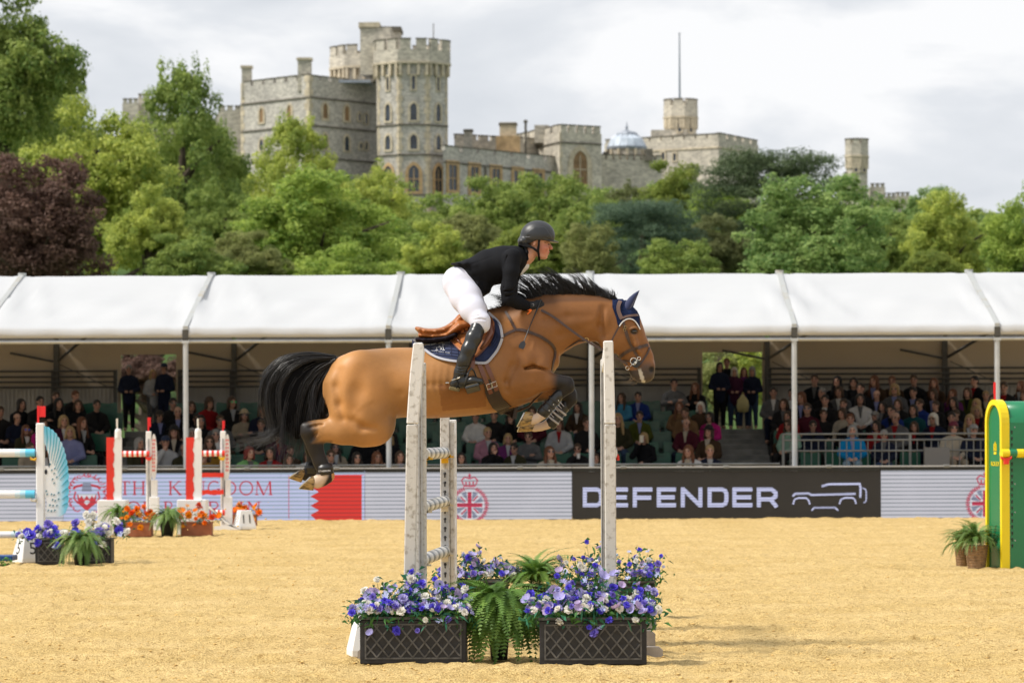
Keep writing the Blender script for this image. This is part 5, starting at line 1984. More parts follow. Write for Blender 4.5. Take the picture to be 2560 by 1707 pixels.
BLUES = ['royal'] * 5 + ['violet'] * 3 + ['lav'] * 6 + ['white'] * 6 + ['pale'] * 4 + ['mauve'] * 2
BLUES2 = ['royal'] * 3 + ['lav'] * 4 + ['white'] * 3 + ['pale'] * 4 + ['mauve'] * 3 + ['violet'] * 3
planter('front left black lattice planter of blue, violet and white flowers', 900, 1166, 1657, .34, .345, 215, BLUES, 3, .25, .06, 6)
planter('front right black lattice planter of blue, violet and white flowers', 1349, 1617, 1661, .34, .345, 225, BLUES, 5, .28, .09, 6)
planter('rear left black planter of deep blue flowers behind the jump rails', 1120, 1270, 1541, .34, .34, 85, BLUES2, 7, .26, .10, 2)
planter('rear right black planter of pale blue flowers behind the right wing', 1420, 1638, 1545, .34, .34, 105, BLUES2, 9, .34, .10, 2)
fern('large green fern spilling between the two front planters', 1247, 1650, .41, .26, 340, 3, None, .085, .33, droop=True)
fern('green fern between the two rear planters', 1338, 1541, .38, .22, 110, 4, None, .12, .30, up=.25)
# ---- by the dove fence
planter('black lattice planter of white and blue flowers below the dove wing', 88, 153, 1405, .34, .34, 34, ['royal'] * 5 + ['white'] * 6 + ['pale'] * 3 + ['violet'] * 3, 11, .20, .26, 3, blr=(.042, .075))
planter('black planter of white and blue flowers right of the potted fern', 212, 278, 1404, .34, .34, 34, ['royal'] * 5 + ['white'] * 5 + ['pale'] * 4 + ['violet'] * 3, 12, .30, .20, 3, blr=(.042, .075))
fern('green fern in a black pot between the two left planters', 200, 1408, .36, .25, 90, 6, None, .12, .26, ms=m_fernb, droop=True)
# ---- by the red and white fence
ORG = ['orange'] * 5 + ['amber'] * 3 + ['redor'] * 2 + ['peach']
planter('terracotta trough of orange flowers under the left red fence', 315, 378, 1337, .34, .24, 22, ORG, 13, .26, .14, 2, False, m_terra, blr=(.035, .07), leaf=m_leaf_c)
planter('terracotta trough of orange flowers under the right red fence', 452, 528, 1336, .34, .24, 26, ORG, 14, .30, .14, 3, False, m_terra, blr=(.035, .07), leaf=m_leaf_c)
planter('small trough of orange flowers behind the number eleven block', 575, 640, 1312, .30, .22, 24, ORG, 15, .24, .10, 1, False, m_terra, blr=(.035, .07), leaf=m_leaf_c)
fern('yellow green fern in a black pot between the terracotta troughs', 416, 1337, .33, .25, 80, 8, None, .13, .30, m_fernb, droop=True)
fern('green fern left of the left terracotta trough', 298, 1335, .33, .3, 70, 9, None, .13, .34, m_fern, droop=True)
# ---- wicker baskets by the green fence
fern('leafy plant in the left wicker basket beside the green fence', 2408, 1421, .30, .3, 60, 10, 'wicker', .10, .27, m_fernb, up=.2)
fern('leafy plant in the right wicker basket beside the green fence', 2444, 1425, .36, .3, 85, 12, 'wicker', .15, .29, m_fernb, up=.2)
# ================================================================== the jump in the middle
def ppoly(mb, pts, Yk, th):
 """solid whose front face shows the given photo pixels at distance Yk"""
 q = [P(x, y, Yk) for x, y in pts]
 mb.prism([(p.x, p.z) for p in q], Yk, Yk + th)
 return mb
key = MB()
key.sm = True
key.prism([(.0125 * math.cos(R(a)), .0125 * math.sin(R(a)) + .012) for a in range(-60, 241, 30)] + [(-.0055, -.018), (-.003, -.022), (.003, -.022), (.0055, -.018)], -.002, .001)
key_me = key.mesh('keyhole', m_hole)
def track(parent, xpx, Yk, z0, z1, pitch=.077):
 p = P(xpx, 1200, Yk)
 box('track', (p.x - .032, Yk - .004, z0), (p.x + .032, Yk + .0, z1), m_zinc, parent)
 z = z0 + .06
 while z < z1 - .03:
  mobj('keyhole', key_me, None, parent, (p.x, Yk - .0045, z))
  z += pitch
Yn, Yi, Yf = 28.35, 28.95, 32.30
def wing(label, front_up, front_lo, inner, inner_top, strips):
 t = thing('jump_wing', label, 'jump wing', (0, 0, 0), 0, 'white wings of the middle jump')
 ppoly(MB(), front_up, Yn, .07).build('upper_post', m_worn, t, .008)
 ppoly(MB(), front_lo, Yn, .07).build('lower_post', m_worn2, t, .008)
 a, b_ = P(inner[0], 1200, Yi).x, P(inner[1], 1200, Yi).x
 zt_ = P(1441, inner_top, Yi).z
 box('inner_post', (a, Yi - .05, 0), (b_, Yi + .05, zt_), m_worn2, t, .008)
 for s0, s1 in strips:
  box('edge_strip', (P(s0, 1200, Yi).x, Yi - .062, .05), (P(s1, 1200, Yi).x, Yi - .0505, zt_ - .05), m_zinc, t)
 # sloping top between the posts, and slats
 top_o = P(front_up[0][0], front_up[0][1], Yn)
 xm = (a + b_) / 2
 mb = MB()
 x0_ = P((front_up[0][0] + front_up[1][0]) / 2, 900, Yn).x
 mb.add([(x0_ - .03, Yn + .072, top_o.z - .02), (x0_ + .03, Yn + .072, top_o.z - .02), (xm + .03, Yi - .064, zt_ - .01), (xm - .03, Yi - .064, zt_ - .01),
   (x0_ - .03, Yn + .072, top_o.z - .11), (x0_ + .03, Yn + .072, top_o.z - .11), (xm + .03, Yi - .064, zt_ - .10), (xm - .03, Yi - .064, zt_ - .10)],
  [(0, 1, 2, 3), (4, 7, 6, 5), (0, 4, 5, 1), (1, 5, 6, 2), (2, 6, 7, 3), (3, 7, 4, 0)])
 mb.build('top_rail', m_worn, t)
 return t
wl_ = wing('weathered white wing on the near left of the jump', [(1033, 857), (1057, 856), (1061, 880), (1046, 1059), (1016, 1059), (1024, 940)], [(1016, 1060.5), (1045, 1060.5), (1038, 1460), (1035, 1642), (1003, 1642), (1009, 1460)],
   (1036, 1066), 905, ((1047, 1050), (1054, 1057)))
wr_ = wing('weathered white wing on the near right of the jump', [(1508, 852), (1533, 851), (1538.5, 1059), (1511, 1059)], [(1511, 1060.5), (1539.5, 1060.5), (1542, 1642), (1514, 1642)],
   (1502, 1528), 898, ((1503, 1505), (1507, 1509)))
for t, xs_ in ((wl_, (895, 1120)), (wr_, (1440, 1657))):
 mb = MB()
 a, b_ = P(xs_[0], 1640, 28.5).x, P(xs_[1], 1640, 28.5).x
 mb.prism([(a, 0), (b_, 0), (b_, .06), (b_ - .03, .085), (a + .03, .085), (a, .06)], 28.45, 28.56)
 mb.build('foot', mat('grey_timber', (0.36, 0.32, 0.28), 0.85, var=.25, vscale=8), t)
 a, b_ = P(xs_[0] + 15, 1640, 29.0).x, P(xs_[1] - 18, 1640, 29.0).x
 mb = MB()
 mb.prism([(a, 0.0), (b_, 0.0), (b_, .15), (b_ - .03, .175), (a + .03, .175), (a, .15)], 29.05, 29.15)
 mb.build('foot', MATS['grey_timber'], t)
def far_wing(label, x0_, x1_, zt_):
 t = thing('jump_wing', label, 'jump wing', (0, 0, 0), 0, 'white wings of the middle jump')
 a, b_ = P(x0_, 1300, Yf).x, P(x1_, 1300, Yf).x
 w = b_ - a
 box('inner_post', (a, Yf, 0), (a + w * .66, Yf + .1, zt_), m_worn2, t, .006)
 box('side_rail', (a + w * .68, Yf + .02, 0), (b_, Yf + .11, zt_ - .04), m_worn2, t, .006)
 track(t, x0_ + (x1_ - x0_) * .32, Yf - .001, .2, zt_ - .45)
 box('outer_post', (a + .0, Yf + .62, 0), (b_, Yf + .69, zt_ - .02), m_worn, t, .006)
 for k in range(8):
  z = .25 + k * .2
  box('slat', (a + .03, Yf + .112, z), (a + .07, Yf + .618, z + .08), m_worn, t)
 box('foot', (a - .35, Yf + .3, 0), (b_ + .35, Yf + .4, .09), MATS['grey_timber'], t, .01)
 return t
far_wing('weathered white far left wing with a keyhole track', 1101, 1136, 1.83)
far_wing('far right white wing hidden behind the near right one', 1512, 1539, 1.83)
m_rw = mat('rail_white', (0.72, 0.71, 0.68), 0.35, spec=0.45, var=.06, vscale=4)
m_rs = mat('rail_silver', (0.15, 0.155, 0.165), 0.35, metal=.4, var=.15, vscale=5)
def jrail(label, pn, pf, r_, cup, cmat):
 A, B = P(pn[0], pn[1], Yi - .0), P(pf[0], pf[1], Yf - .02)
 A = A + (A - B).normalized() * -.062
 t = thing('jump_rail', label, 'jump rail', (0, 0, 0), 0, 'rails of the middle jump')
 MB().tube([A, B], r_, 20).build('pole', m_rw, t)
 d = (B - A)
 n = 5
 for k in range(n):
  f = (k + .35) / n
  o = MB().tube([A + d * f, A + d * (f + .075)], r_ * 1.012, 20, cap=False).build('silver_band', m_rs, t)
  MB().tube([A + d * (f + .10), A + d * (f + .108)], r_ * 1.015, 20, cap=False).build('ring', m_rs, t)
 if cup:
  for (Q_, sg) in ((B, -1), (A, 1)):
   c = thing('rail_cup', label.replace('rail', 'rail cup').replace('jump ', '') + (', far end' if sg < 0 else ', near end'), 'rail cup', (Q_.x, Q_.y, Q_.z), 0, 'cups holding the jump rails')
   mb = MB()
   seg = [(r_ * 1.25 * math.cos(R(a)), r_ * 1.25 * math.sin(R(a))) for a in range(200, 341, 20)]
   inn = [(r_ * 1.05 * math.cos(R(a)), r_ * 1.05 * math.sin(R(a))) for a in range(340, 199, -20)]
   mb.prism(seg + inn, -.03 if sg < 0 else .0, .015 if sg < 0 else .05)
   mb.build('cradle', cmat, c)
   mb = MB()
   mb.box((-.03, -.02 if sg < 0 else .01, -r_ * 1.9), (.03, .018 if sg < 0 else .05, -r_ * 1.2))
   mb.box((-.055, -.03 if sg < 0 else .0, -r_ * .9), (.055 + .02, .0 if sg < 0 else .05, -r_ * .62))
   mb.build('bracket', cmat, c)
 return t
m_cupw = mat('cream_cup', (0.62, 0.55, 0.42), 0.5)
jrail('top silver banded white rail of the jump', (1056, 1135), (1112, 1131), .047, True, m_yel)
jrail('middle silver banded white rail of the jump', (1054, 1268), (1112, 1252), .047, True, m_cupw)
jrail('bottom silver banded white rail of the jump', (1052, 1401), (1112, 1377), .047, True, m_cupw)
jrail('single white rail behind the near right wing', (1524, 1133), (1526, 1128), .060, True, m_redp)
# ================================================================== number blocks
def number_block(label, cx, base_y, txt, rz, s=1.0, Yk=None):
 Yk = 1.67 * FP / (base_y - PY) if Yk is None else Yk
 x = P(cx, base_y, Yk).x
 t = thing('number_block', label, 'number block', (x, Yk + .17 * s, 0), rz, 'white number blocks')
 b_, tp, h = .17 * s, .105 * s, .345 * s
 mb = MB()
 mb.add([(-b_, -b_, 0), (b_, -b_, 0), (b_, b_, 0), (-b_, b_, 0), (-b_, -b_, .05), (b_, -b_, .05), (b_, b_, .05), (-b_, b_, .05), (-tp, -tp, h), (tp, -tp, h), (tp, tp, h), (-tp, tp, h)],
  [(3, 2, 1, 0), (0, 1, 5, 4), (1, 2, 6, 5), (2, 3, 7, 6), (3, 0, 4, 7), (4, 5, 9, 8), (5, 6, 10, 9), (6, 7, 11, 10), (7, 4, 8, 11), (8, 9, 10, 11)])
 mb.build('body', m_white_paint, t, .008)
 if txt:
  me = text_mesh(txt, .23 * s, .002)
  me.materials.append(mat('black_print', (0.01, 0.01, 0.01), .6))
  sl_ = math.atan2(b_ - tp, h - .05)
  for k in range(4):
   o = mobj('numeral', me, None, t)
   o.matrix_local = Matrix.Rotation(k * math.pi / 2, 4, 'Z') @ Matrix.Translation((0, -(b_ + tp) / 2 - .004, h * .53)) @ Matrix.Rotation(math.pi / 2 - sl_, 4, 'X')
 return t
number_block('white number block marked five beside the dove fence planter', 66, 1401, '5', R(34))
number_block('white number block marked eleven beside the red fence', 609, 1320, '11', R(22))
number_block('white number block half hidden behind the front left planter', 925, 1640, '', R(10), 1.0)
# ================================================================== dove fence on the left
def flag(label, x, y0, y1, Yk, m, w=.09, side=1):
 t = thing('fence_flag', label, 'flag', (0, 0, 0), 0, 'small flags on the fence posts')
 a, b_ = P(x, y1, Yk), P(x, y0, Yk)
 h = b_.z - a.z
 MB().box((a.x - .012, Yk - .012, a.z), (a.x + .012, Yk + .012, b_.z)).build('stick', m, t)
 if w:
  n = 6
  mb = MB()
  pts = [(a.x + .013, b_.z)] + [(a.x + .013 + side * w * (i / n), b_.z - .012 * (i % 2)) for i in range(1, n + 1)] + [(a.x + .013 + side * w * (i / n), b_.z - h * .62 - .012 * (i % 2)) for i in range(n, 0, -1)] + [(a.x + .013, b_.z - h * .62)]
  mb.prism(pts, Yk - .008, Yk + .008)
  mb.build('plate', m, t)
 return t
m_redflag = mat('red_flag_plastic', (0.78, 0.02, 0.025), .4)
m_whiteflag = mat('white_flag_plastic', (0.78, 0.76, 0.70), .4)
Y5 = 50.8
dove = thing('dove_wing', 'white and sky blue jump wing carved as a dove with raised feathers', 'jump wing', (0, 0, 0))
a, b_ = P(90, 1200, Y5), P(110, 1200, Y5)
box('post', (a.x, Y5, 0), (b_.x, Y5 + .11, P(100, 1057, Y5).z), m_white_paint, dove, .012)
m_dove = bpy.data.materials.new('dove_paint')
m_dove.use_nodes = True
N, L = m_dove.node_tree.nodes, m_dove.node_tree.links
b = N['Principled BSDF']
b.inputs['Roughness'].default_value = .5
# one carved panel with a scalloped edge, sky blue sprayed along the feather tips
zd = lambda u, v: (u / 3.733, 1000 + v / 3.733)
xw0, xw1 = P(zd(500, 0)[0], 1150, Y5).x, P(zd(632, 0)[0], 1150, Y5).x
zt0, zt1 = P(0, zd(0, 560)[1], Y5).z, P(0, zd(0, 250)[1], Y5).z
t_ = N.new('ShaderNodeTexCoord')
sx_ = N.new('ShaderNodeSeparateXYZ')
r1_ = N.new('ShaderNodeMapRange')
r1_.inputs['From Min'].default_value, r1_.inputs['From Max'].default_value = xw0, xw1
r2_ = N.new('ShaderNodeMapRange')
r2_.inputs['From Min'].default_value, r2_.inputs['From Max'].default_value = zt0, zt1
r1_.interpolation_type = r2_.interpolation_type = 'SMOOTHSTEP'
mx1 = N.new('ShaderNodeMath')
mx1.operation = 'MAXIMUM'
mxc = N.new('ShaderNodeMix')
mxc.data_type = 'RGBA'
mxc.inputs['A'].default_value = (.80, .81, .82, 1)
mxc.inputs['B'].default_value = (.13, .56, .80, 1)
for s_, d_ in ((t_.outputs['Object'], sx_.inputs[0]), (sx_.outputs['X'], r1_.inputs['Value']), (sx_.outputs['Z'], r2_.inputs['Value']), (r1_.outputs['Result'], mx1.inputs[0]), (r2_.outputs['Result'], mx1.inputs[1]), (mx1.outputs[0], mxc.inputs['Factor']), (mxc.outputs['Result'], b.inputs['Base Color'])):
 L.new(s_, d_)
edge = [(388, 248), (432, 250), (468, 272), (505, 300), (530, 338), (556, 380), (580, 430), (598, 485), (610, 545), (622, 605), (631, 670), (634, 740), (634, 815), (632, 890), (630, 960), (618, 1020)]
out = []
for (p, q) in zip(edge, edge[1:]):
 A, B = Vector(p), Vector(q)
 d = B - A
 nv = Vector((d.y, -d.x)).normalized()
 for f in (0.0, .25, .5, .75, .92):
  out.append(tuple(A + d * f + nv * 9 * math.sin(math.pi * min(1, f * 1.05))))
out += [(610, 1050), (560, 1085), (415, 1085), (428, 1030), (440, 960), (415, 880), (400, 760), (388, 690), (393, 640), (415, 612), (445, 612), (460, 640), (466, 600), (452, 500), (424, 420), (388, 368)]
mb = MB()
ppoly(mb, [zd(*p) for p in out], Y5 + .012, .04)
mb.build('panel', m_dove, dove)
m_teal = mat('teal_groove', (.06, .36, .48), .6)
m_teal2 = mat('dark_teal_mark', (.03, .20, .27), .6)
ins_ = [(432, 470), (455, 540), (472, 570), (490, 590), (505, 610), (516, 632), (526, 655), (536, 680), (545, 708), (556, 742), (572, 800), (576, 862), (576, 925), (576, 985)]
for (p, q) in zip(edge[1:], ins_):
 mb = MB()
 A, B = P(*zd(*p), Y5), P(*zd(*q), Y5)
 mid = A.lerp(B, .5) + Vector((.012, 0, .012))
 mb.ribbon([Vector((v.x, Y5 + .0115, v.z)) for v in (A, mid, B)], [Vector((0, -1, 0))] * 3, [.012, .014, .004], .004)
 mb.build('groove', m_teal, dove)
mb = MB()
for (u, v) in ((470, 600), (482, 655), (510, 640), (505, 685), (530, 720), (480, 880), (505, 885), (545, 865), (490, 930), (515, 940), (545, 925), (465, 980), (495, 985), (530, 985), (450, 1030), (480, 1035), (510, 1030), (490, 740), (505, 775), (432, 850), (440, 880)):
 c = P(*zd(u, v), Y5)
 mb.prism([(c.x - .012, c.z - .018), (c.x + .014, c.z + .012), (c.x - .006, c.z + .016)], Y5 + .007, Y5 + .0115)
o = mb.build('feather_marks', m_teal2, dove)
o['kind'] = 'stuff'
mb = MB()
c = P(*zd(428, 668), Y5)
mb.lathe([(.001, -.004), (.022, -.003), (.03, .004)], 12, Matrix.Translation((c.x, Y5 + .009, c.z)) @ Matrix.Rotation(-1.57, 4, 'X') @ Matrix.Diagonal((.7, 1.3, 1, 1)))
mb.build('eye', mat('dove_eye', (.01, .012, .02), .4), dove)
flag('red flag on top of the dove fence post', 95.5, 1014, 1057, Y5 + .05, m_redflag, .085)
def xrail(label, x0_, x1_, y, r_, Yk, stripes, ends=None, group=None):
 """horizontal rail seen side on; stripes: list of (fraction0, fraction1, material)"""
 A, B = P(x0_, y, Yk), P(x1_, y, Yk)
 B.z = A.z = (A.z + B.z) / 2
 t = thing('jump_rail', label, 'jump rail', (0, 0, 0), 0, group or 'rails of the side fences')
 for (f0, f1, m_) in stripes:
  MB().tube([A.lerp(B, f0), A.lerp(B, f1)], r_, 16).build('stripe', m_, t)
 return t
m_sky = mat('sky_blue_paint', (.12, .55, .80), .4, var=.1, vscale=4)
m_skyp = mat('pale_blue_paint', (.42, .68, .82), .4, var=.1, vscale=4)
m_sky2 = mat('paler_blue_paint', (.62, .76, .82), .4, var=.1, vscale=4)
for i, (y, lab) in enumerate(((1133, 'top white and sky blue rail of the dove fence'), (1236, 'middle white and sky blue rail of the dove fence'), (1337, 'bottom white and sky blue rail of the dove fence'))):
 xr = 87 if i < 2 else 76
 xrail(lab, -560, xr, y, .054 if i < 2 else .045, Y5 + .03 - (0 if i < 2 else .45), ((0, .06, m_white_paint), (.06, .2, m_sky), (.2, .925, m_white_paint), (.925, .945, m_sky2), (.945, .965, m_skyp), (.965, 1.0, m_sky)))
 if i < 2:
  c = P(85, y + 7, Y5)
  cp = thing('rail_cup', ('yellow' if i == 0 else 'cream') + ' cup holding the ' + ('top' if i == 0 else 'middle') + ' dove fence rail', 'rail cup', (c.x, Y5 + .03, c.z), 0, 'cups holding the side fence rails')
  mb = MB()
  mb.prism([(-.05, .0), (-.045, -.05), (.02, -.06), (.04, -.02), (.02, -.02), (.0, -.035), (-.03, -.03)], -.05, .05)
  mb.build('cradle', m_yel if i == 0 else m_cupw, cp, .004)
tr = thing('water_tray', 'blue water tray with green fringe under the dove fence', 'water tray', (0, 0, 0))
box('tray', (P(-300, 1380, 49.8).x, 49.6, .06), (P(36, 1380, 49.8).x, 50.1, .13), mat('tray_blue', (.012, .06, .22), .35), tr, .01)
lv = [(P(x, 1388, 49.5).x, 49.5, .03) for x in range(-200, 34, 6)]
foliage(tr, lv, 500, .06, mat('plastic_grass', (.07, .22, .015), .6), 77, 'fringe')
# ================================================================== red and white fence with oval panels
Y11 = 65.0
def wavy_wing(label, x0_, xm, x1_):
 t = thing('jump_wing', label, 'jump wing', (0, 0, 0), 0, 'red and white wavy wings')
 zt_, zb_ = 1093, 1249
 w = lambda y: 1.6 * math.sin((y - 1093) / 6.2) + 1.0 * math.sin((y - 1093) / 2.9)
 ys = [zt_ + (zb_ - zt_) * i / 26 for i in range(27)]
 mb = MB()
 ppoly(mb, [(x0_, zt_), (xm + w(zt_), zt_)] + [(xm + w(y), y) for y in ys[1:]] + [(x0_, zb_)], Y11, .10)
 mb.build('red_board', m_redp, t)
 mb = MB()
 ppoly(mb, [(xm + w(zt_) + .1, zt_ + 1), (x1_, zt_ + 1), (x1_, zb_)] + [(xm + w(y) + .1, y) for y in ys[::-1][:-1]], Y11 + .004, .092)
 mb.build('white_board', m_white_paint, t)
 mb = MB()
 c0_, c1_ = P(x1_ - 16.5, 1093, Y11 + .05), P(x1_, 1093, Y11 + .05)
 cx = (c0_.x + c1_.x) / 2
 mb.sm = False
 mb.lathe([(.057, 0), (.057, P(0, 1075, Y11).z - c0_.z - .02), (.045, P(0, 1072, Y11).z - c0_.z), (.02, P(0, 1071, Y11).z - c0_.z)], 14, Matrix.Translation((cx, Y11 + .05, c0_.z - .01)))
 mb.build('post_top', m_white_paint, t)
 a, b_ = P(x0_ - 21, 1250, Y11).x, P(x1_ + 13, 1250, Y11).x
 box('base', (a, Y11 - .1, 0), (b_, Y11 + .35, P(0, 1250, Y11).z - .003), m_white_paint, t, .01)
 return t
wavy_wing('left red and white wavy jump wing', 266, 284.5, 303.5)
wavy_wing('right red and white wavy jump wing', 465, 484, 503.5)
Y12 = 68.6
def oval_wing(label, xp0, xp1, xo0, xo1, low):
 t = thing('jump_wing', label, 'jump wing', (0, 0, 0), 0, 'white post wings with oval panels')
 a, b_ = P(xp0, 1200, Y12), P(xp1, 1200, Y12)
 box('post', (a.x, Y12, 0), (b_.x, Y12 + .09, P(0, 1079, Y12).z), m_white_paint, t, .01)
 box('track', (a.x + (b_.x - a.x) * .34, Y12 - .006, .1), (a.x + (b_.x - a.x) * .72, Y12 - .001, P(0, 1098, Y12).z), m_zinc, t)
 cx, cy = (xo0 + xo1) / 2, 1142.5
 mb = MB()
 ppoly(mb, circ(cx, cy, (xo1 - xo0) / 2, n=30, ry=58), Y12 + .02, .05)
 mb.build('oval_panel', m_white_paint, t)
 mb = MB()
 rr = random.Random(int(xp0))
 for k in range(9):          # red lettering down the panel, too small to read
  y = 1100 + k * 9.4
  for j in range(2):
   x = cx - 2.4 + 4.4 * j + rr.uniform(-.6, .6)
   ppoly(mb, [(x - 1.0, y - 3.2), (x + 1.2, y - 2.6), (x + .8, y + 3), (x - 1.2, y + 2.4)], Y12 + .014, .0065)
 o = mb.build('red_lettering', m_redp, t)
 o['kind'] = 'stuff'
 box('lower_block', (P(xo0 - 3, 1220, Y12).x, Y12 + .0, .05), (P(xo1 + 1, 1220, Y12).x, Y12 + .09, P(0, 1200, Y12).z), m_white_paint, t, .01)
 box('base', (P(xp0 + 8, 1250, Y12).x, Y12 - .02, 0), (P(xo1 + 5, 1250, Y12).x, Y12 + .12, P(0, 1243, Y12).z), m_white_paint, t, .01)
 a2, b2 = P(xp0 - 14, 1312, Y12 - .2).x, P(xo1 + 28, 1312, Y12 - .2).x
 mb = MB()
 mb.prism([(a2, 0), (b2, 0), (b2, .06), (b2 - .25, .09), (b2 - .55, .42), (b2 - .62, .42), (a2 + .3, .09), (a2, .06)], Y12 - .35, Y12 - .27)
 mb.build('foot', m_white_paint, t)
 return t
oval_wing('white post wing with an oval panel, left of two', 365, 378, 376.5, 392, False)
oval_wing('white post wing with an oval panel, right of two', 551, 564, 561, 575, True)
m_rwh = m_white_paint
def striped(n, m1, m2):
 return [(i / n, (i + 1) / n, m1 if i % 2 else m2) for i in range(n)]
xrail('red and white striped rail, left of two', 303, 373, 1134, .052, Y12 - .09, striped(11, m_rwh, m_redp))
xrail('red and white striped rail, right of two', 503, 562, 1133, .052, Y12 - .09, striped(9, m_rwh, m_redp))
xrail('short low red and white rail by the number eleven', 533, 562, 1281, .05, Y12 - .09, striped(5, m_rwh, m_redp))
for (y, lab) in ((1187, 'upper flat red plank of the right fence'), (1230, 'lower flat red wavy plank of the right fence')):
 t = thing('jump_plank', lab, 'plank', (0, 0, 0), 0, 'flat red planks')
 mb = MB()
 n = 14
 wv = 1.2 if y > 1200 else .3
 ppoly(mb, [(503 + 56 * i / n, y - 5.5 + wv * math.sin(i * 1.3)) for i in range(n + 1)] + [(503 + 56 * i / n, y + 5.5 + wv * math.sin(i * 1.3)) for i in range(n, -1, -1)], Y12 - .06, .03)
 mb.build('board', m_redp, t)
for (x, lab, m_) in ((373, 'red cup under the left striped rail', m_redp), (556, 'yellow cup under the right striped rail', m_yel)):
 c = P(x, 1141, Y12)
 cp = thing('rail_cup', lab, 'rail cup', (c.x, Y12 - .08, c.z), 0, 'cups holding the side fence rails')
 MB().prism([(-.06, .02), (-.05, -.03), (-.02, -.07), (.03, -.07), (.05, -.03), (.06, .02), (.03, -.01), (-.03, -.01)], -.05, .05).build('cradle', m_, cp, .004)
flag('white flag on the left wavy wing', 293, 1046, 1074, Y11 + .05, m_whiteflag, .03, -1)
flag('red flag on the left oval panel post', 371, 1043, 1080, Y12 + .04, m_redflag, .03)
flag('white flag on the right wavy wing', 495, 1046, 1074, Y11 + .05, m_whiteflag, .03, -1)
flag('red flag on the right oval panel post', 557.5, 1051, 1080, Y12 + .04, m_redflag, .02)
# ================================================================== green fence on the right
gf_ = thing('green_fence', 'large green jump pillar with rounded top and yellow trim at the right edge', 'jump wing', (0, 0, 0))
Yg = 47.0
m_green = mat('green_gloss', (0.004, 0.185, 0.075), .22, spec=.5, var=.05, vscale=2, coat=.3)
m_yelp = mat('yellow_trim', (0.85, 0.66, 0.012), .35)
ang = R(20)
P0 = P(2509, 1426, Yg)
ux, uy = Vector((math.cos(ang), math.sin(ang))), Vector((-math.sin(ang), math.cos(ang)))
W_ = .43
HT = P(2509, 1002, Yg).z
def arch_prof(w, h, n=14):
 r_ = w / 2
 return [(0, 0), (w, 0)] + [(r_ + r_ * math.cos(R(180 * i / n)), h - r_ * 1.25 + r_ * 1.25 * math.sin(R(180 * i / n))) for i in range(n + 1)]
Mg = Matrix(((ux.x, uy.x, 0, P0.x), (ux.y, uy.y, 0, P0.y), (0, 0, 1, 0), (0, 0, 0, 1)))
def extr(prof, x0_, x1_, inset=0.0):
 n = len(prof)
 vs = [(x0_, p[0], p[1]) for p in prof] + [(x1_, p[0], p[1]) for p in prof]
 fs = [tuple(range(n)), tuple(range(2 * n - 1, n - 1, -1))] + [(i, i + n, (i + 1) % n + n, (i + 1) % n) for i in range(n)]
 return [Mg @ Vector(v) for v in vs], fs
mb = MB()
mb.sm = True
mb.add(*extr(arch_prof(W_, HT), 0.0, 1.7))
o = mb.build('body', m_green, gf_)
for pgn in o.data.polygons:
 pgn.use_smooth = len(pgn.vertices) == 4 and abs(pgn.normal.z) > .02
# yellow trim round the end: a frame of the arch, proud of it
n = 14
oP, iP = arch_prof(W_ + .03, HT + .02), arch_prof(W_ - .06, HT - .045)
oP = [(p[0] - .015, p[1]) for p in oP]
iP = [(p[0] + .03, p[1]) for p in iP]
k = len(oP)
vs = [(-.03, p[0], p[1]) for p in oP] + [(-.03, p[0], p[1]) for p in iP] + [(.08, p[0], p[1]) for p in oP] + [(.0, p[0], p[1]) for p in iP]
fs = []
for i in range(k):
 j = (i + 1) % k
 if i == 0:
  continue
 fs += [(i, j, k + j, k + i), (i, 2 * k + i, 2 * k + j, j), (k + i, k + j, 3 * k + j, 3 * k + i)]
mb = MB()
mb.add([Mg @ Vector(v) for v in vs], fs)
mb.build('trim', m_yelp, gf_)
mb = MB()           # crown shaped emblem, five points
for i in range(5):
 d_ = (i - 2) * .018
 mb.box((-.006, W_ / 2 + d_ - .004, HT - .62), (-.001, W_ / 2 + d_ + .004, HT - .50 - abs(i - 2) * .015), Mg)
mb.box((-.006, W_ / 2 - .035, HT - .66), (-.001, W_ / 2 + .035, HT - .63), Mg)
mb.build('emblem', m_yelp, gf_)
me = text_mesh('ROLEX', .075, .002)
o = mobj('lettering', me, m_yelp, gf_)
o.matrix_local = Mg @ Matrix.Translation((-.004, W_ / 2, HT - .78)) @ Matrix(((0, 0, -1, 0), (-1, 0, 0, 0), (0, 1, 0, 0), (0, 0, 0, 1)))
for i in range(19):
 o = mobj('keyhole', key_me, None, gf_)
 o.matrix_local = Mg @ Matrix.Translation((.12, -.002, .28 + i * .078))
mb = MB()
for z in (.35, .7, 1.05, 1.75):
 for dx in (.08, .16):
  mb.lathe([(.002, 0), (.008, -.004), (.009, .0)], 8, Mg @ Matrix.Translation((dx, -.001, z)) @ Matrix.Rotation(1.57, 4, 'X'))
o = mb.build('rivet', m_zinc, gf_)
o['kind'] = 'stuff'
c = P(2503, 1133, Yg - .12)
A = Vector((c.x, Yg - .12, c.z))
B = A + Vector((1.9, .55, 0))
t = thing('jump_rail', 'yellow and green striped rail on the green fence', 'jump rail', (0, 0, 0), 0, 'rails of the side fences')
for i in range(20):
 MB().tube([A.lerp(B, i / 20), A.lerp(B, (i + 1) / 20)], .054, 16).build('stripe', m_yelp if i % 2 == 0 else m_green, t)
cp = thing('rail_cup', 'red cup under the yellow and green striped rail', 'rail cup', (A.x + .06, A.y + .02, A.z - .05), 0, 'cups holding the side fence rails')
MB().prism([(-.07, .02), (-.06, -.02), (-.03, -.03), (-.025, -.085), (.03, -.085), (.04, -.03), (.07, -.01), (.07, .02), (.03, -.005), (-.03, -.005)], -.05, .05).build('cradle', m_redp, cp, .004)
flag('red flag on top of the green fence', 2487, 955, 1003, Yg + .2, m_redflag, .03, -1)
